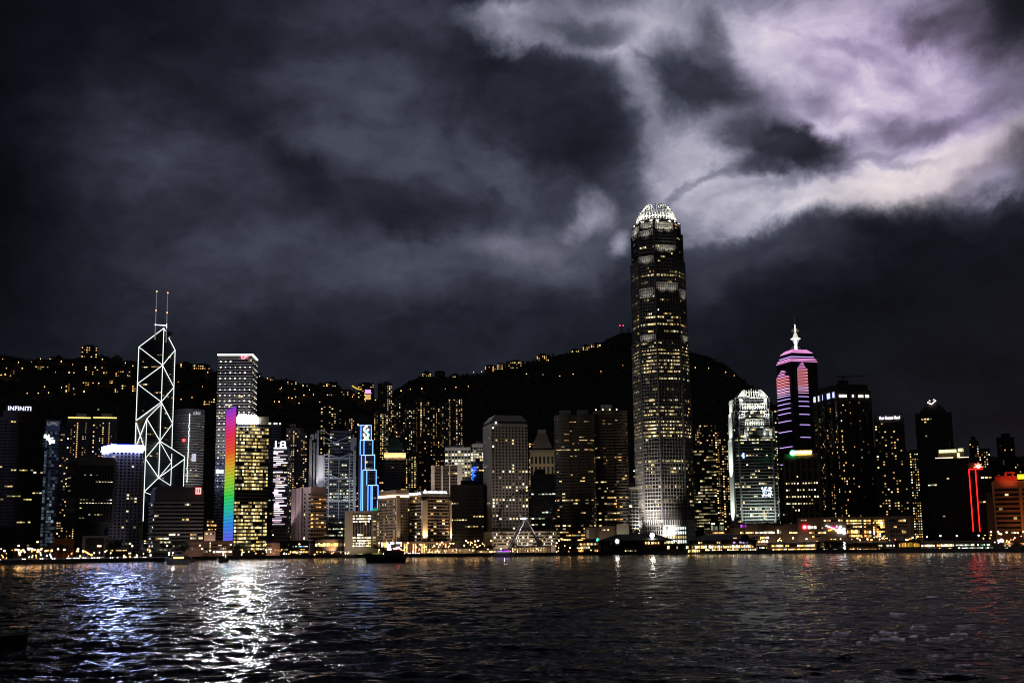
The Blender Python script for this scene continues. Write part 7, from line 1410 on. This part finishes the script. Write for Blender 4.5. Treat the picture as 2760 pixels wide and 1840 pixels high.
for i, (x0, x1, y0, y1, p_, lb) in enumerate(HH):
    b = hillpt((x0+x1)/2, min(y1+1, 1100)); rho = b.xy.length; f = foot_front(x0, x1, y1, rho*math.cos(az(x0, y1)), 16); P, Q, n = visible(f)[0]
    ce = sum(f, Vector((0, 0)))/4; zb = min(hillz(p.x, p.y) for p in f)-3; zt = zpx((x0+x1)/2, y0, P); zl = zpx((x0+x1)/2, y1, P)
    if zt < zb+8: zt = zb+8
    r_ = thing('hillside_house', lb, 'house', (ce.x, ce.y, zb), 'houses on the hill'); m = MB(); m.prism(f, zb, zt); m.build('wall', rk_w[i % 3], r_)
    rg = random.Random(i+40); zl = max(zl, zb+2); pal = [(AMB, 2), (WARM, 4), (YEL, 3), (GOLD, 2)]
    facade(r_, None, min(zl, zt-6), zt-1.5, 4.6, 4.6, .5, .45, 'resi', min(.8, p_*.6), pal, rg, edges=[(P, Q, n)])
    m = MB(); m.prism([ce+(p-ce)*rg.uniform(.3, .6) for p in f] if 0 else [ce+(p-ce)*.5 for p in f], zt-.1, zt+rg.uniform(2, 5)); m.build('roof_box', rk_w[i % 3], r_)
    if 'purple' in lb:
        m = MB(); m.ebox(P.lerp(Q, .45), P.lerp(Q, .8), .5, 1.2, zpx(986, 1060, P), zpx(986, 1050, P)); m.build('purple_panel', emit((.42, .2, .9), 2.4), r_)
        for k in range(6): m = MB(); m.ebox(P.lerp(Q, .45), P.lerp(Q, .8), .5, 1.2, zpx(986, 1076-k*2.4, P), zpx(986, 1074.8-k*2.4, P)); m.build('gold_louvre', emit((1, .6, .2), 1.4), r_)
        m = MB(); a = P.lerp(Q, -.35); pts = [(a+(Q-P)*s, zpx(960, 1039+10*math.sin(s*3.1), P)) for s in (0, .15, .3, .45, .6)]
        for (a0, z0), (a1, z1) in zip(pts, pts[1:]): m.tube((a0.x, a0.y, z0), (a1.x, a1.y, z1), 1.6)
        m.build('curved_canopy', emit((.9, .55, .06), .9), r_)
HL = [(14, 1017), (3, 1018), (73, 1068), (103, 1067), (131, 1066), (166, 1052), (150, 1010), (178, 1064), (227, 1062), (226, 1064), (50, 984), (85, 983), (7, 975), (28, 1020), (135, 975), (109, 975), (165, 982), (276, 975), (315, 967), (280, 1012), (358, 993), (344, 1020), (372, 1063), (546, 1049), (480, 1036), (721, 1026), (759, 1052), (795, 1055), (834, 1057), (740, 1089), (752, 1090), (778, 1078), (797, 1076), (819, 1072), (806, 1094), (787, 1081), (753, 1081+8), (1012, 1085), (1081, 1060), (1106, 1056), (1137, 1055), (1200, 1054), (1229, 1051), (1263, 1048), (1277, 1009), (1298, 1008), (1419, 1014), (1509, 1020), (1545, 1015), (1620, 1008), (1679, 991), (1706, 990), (1874, 998), (1910, 999), (1956, 1010), (1979, 1018), (700, 1021), (755, 1055), (845, 1070), (862, 1090), (985, 1087), (950, 1075), (1002, 1073), (18, 1000), (120, 1050), (196, 990), (250, 1015), (300, 1040), (266, 1040), (60, 1000), (338, 985), (560, 1010)]
hillamp = emit((1, .50, .16), 9)
cntl = {}
for i, (x, y) in enumerate(sorted(HL)):
    b = hillpt(x, y+2); q = b; h = 7.0; reg = 'left hill' if x < 600 else 'middle ridge' if x < 1020 else 'long dark slope' if x < 1750 else 'slope right of the tallest skyscraper'; k = cntl.get(reg, 0); cntl[reg] = k+1
    lb = '%s orange lamp from the left on the %s' % (ordn(k), reg)
    r_ = thing('hill_road_lamp', lb, 'street lamp', (b.x, b.y, b.z-1), 'lamps on the hill roads'); m = MB(); m.tube((b.x, b.y, b.z-1), (b.x, b.y, b.z+h), .2, 5); m.build('pole', polem, r_); m = MB(); z = b.z+h; rr_ = random.Random(i).uniform(.5, 1.1); m.ball((b.x, b.y-1, z), rr_, 6, sz=.8); m.build('lamp_head', hillamp, r_)
for i, (x, yt) in enumerate(((1676, 878), (1694, 884))):
    b = hillpt(x, 902, lo=2600); r_ = thing('summit_mast', '%s of two transmission masts on the summit, %s' % (('left', 'two red lamps on top') if i == 0 else ('right', 'unlit')), 'mast', (b.x, b.y, b.z-2), 'summit masts'); zt = zpx(x, yt, b); m = MB()
    for dx in (-3, 3): m.tube((b.x+dx, b.y, b.z-2), (b.x+dx*.8, b.y, zt), .7)
    for k in range(5): z = b.z+(zt-b.z)*k/5; m.tube((b.x-3, b.y, z), (b.x+3, b.y, z+4), .4)
    m.build('lattice', wall(.05, .05, .05), r_)
    if i == 0:
        for dx in (-4, 4): m = MB(); m.ball((b.x+dx, b.y, zt+.6), 1.2, 6); m.build('aircraft_lamp', emit((1, .03, .12), 9), r_)
for o in [o for o in S.objects if o.name.startswith('floodlight') and o.type == 'LIGHT']: pass

# low amber and white lights scattered in the gardens, forecourts and bus stands behind the quay: alike, told apart only by stretch
GR = [(2, 130, 1476, 1503, 26, 'far left quay by the red-brown tower'), (130, 345, 1482, 1501, 22, 'quay below the dark framed headquarters'), (345, 470, 1478, 1500, 9, 'quay below the banded block'), (640, 760, 1478, 1495, 16, 'forecourt below the rainbow tower'), (760, 950, 1486, 1494, 20, 'quay below the balcony block'), (1020, 1160, 1470, 1488, 26, 'bus stand below the beige hotels'), (1160, 1310, 1462, 1488, 26, 'quay below the near-black office block'), (1484, 1616, 1468, 1488, 16, 'quay left of the hip-roofed pier'), (2042, 2270, 1447, 1462, 16, 'terraces below the gold sign office'), (2290, 2480, 1446, 1456, 18, 'road below the waterfront mall'), (2650, 2760, 1440, 1462, 16, 'road below the orange-banded block')]
rr = random.Random(77)
for x0, x1, y0, y1, k, lb in GR:
    for j in range(k):
        x = rr.uniform(x0, x1); y = rr.uniform(y0, y1); c_ = rr.choice([(1, .52, .16), (1, .52, .16), (1, .66, .3), (1, .9, .75), (1, .35, .08)]); q = azp(az(x, y), shore(x)+(rr.uniform(4, 14) if y > 1476 else rr.uniform(30, 50))); z = max(GZ+.9, zpx(x, y, q))
        r_ = thing('garden_light', 'small low light among many on the '+lb, 'light', (q.x, q.y, GZ-.1), 'low lights on the '+lb); m = MB(); m.tube((q.x, q.y, GZ-.1), (q.x, q.y, z), .08, 5); m.build('post', polem, r_); m = MB(); m.ball((q.x, q.y, z), rr.uniform(.25, .62), 6, sz=rr.uniform(.8, 1.5)); m.build('lamp_head', emit(c_, rr.choice([4, 7, 11]), False), r_)
def boat_fill(loc, pw, c_):
    ld = bpy.data.lights.new('boat_fill_light', 'POINT'); ld.energy = pw; ld.color = c_; ld.shadow_soft_size = .3; o = bpy.data.objects.new('boat_fill_light', ld); C.objects.link(o); o.location = loc
q = WAT(478, 1521); boat_fill((q.x, q.y-9, 9), 1500, (.9, .95, 1)); q = WAT(602, 1515); boat_fill((q.x, q.y-5, 9), 500, (1, .8, .75)); q = WAT(1360, 1499.5); boat_fill((q.x, q.y-9, 8), 900, (.8, .7, 1)); boat_fill((-33.5, 79.5, 5.6), 9, (1, .6, .3)); q = WAT(1060, 1516); boat_fill((q.x+4, q.y-7, 8.5), 160, (1, .15, .2))  # added point lights off the boats brighten the hulls and the sampan awning
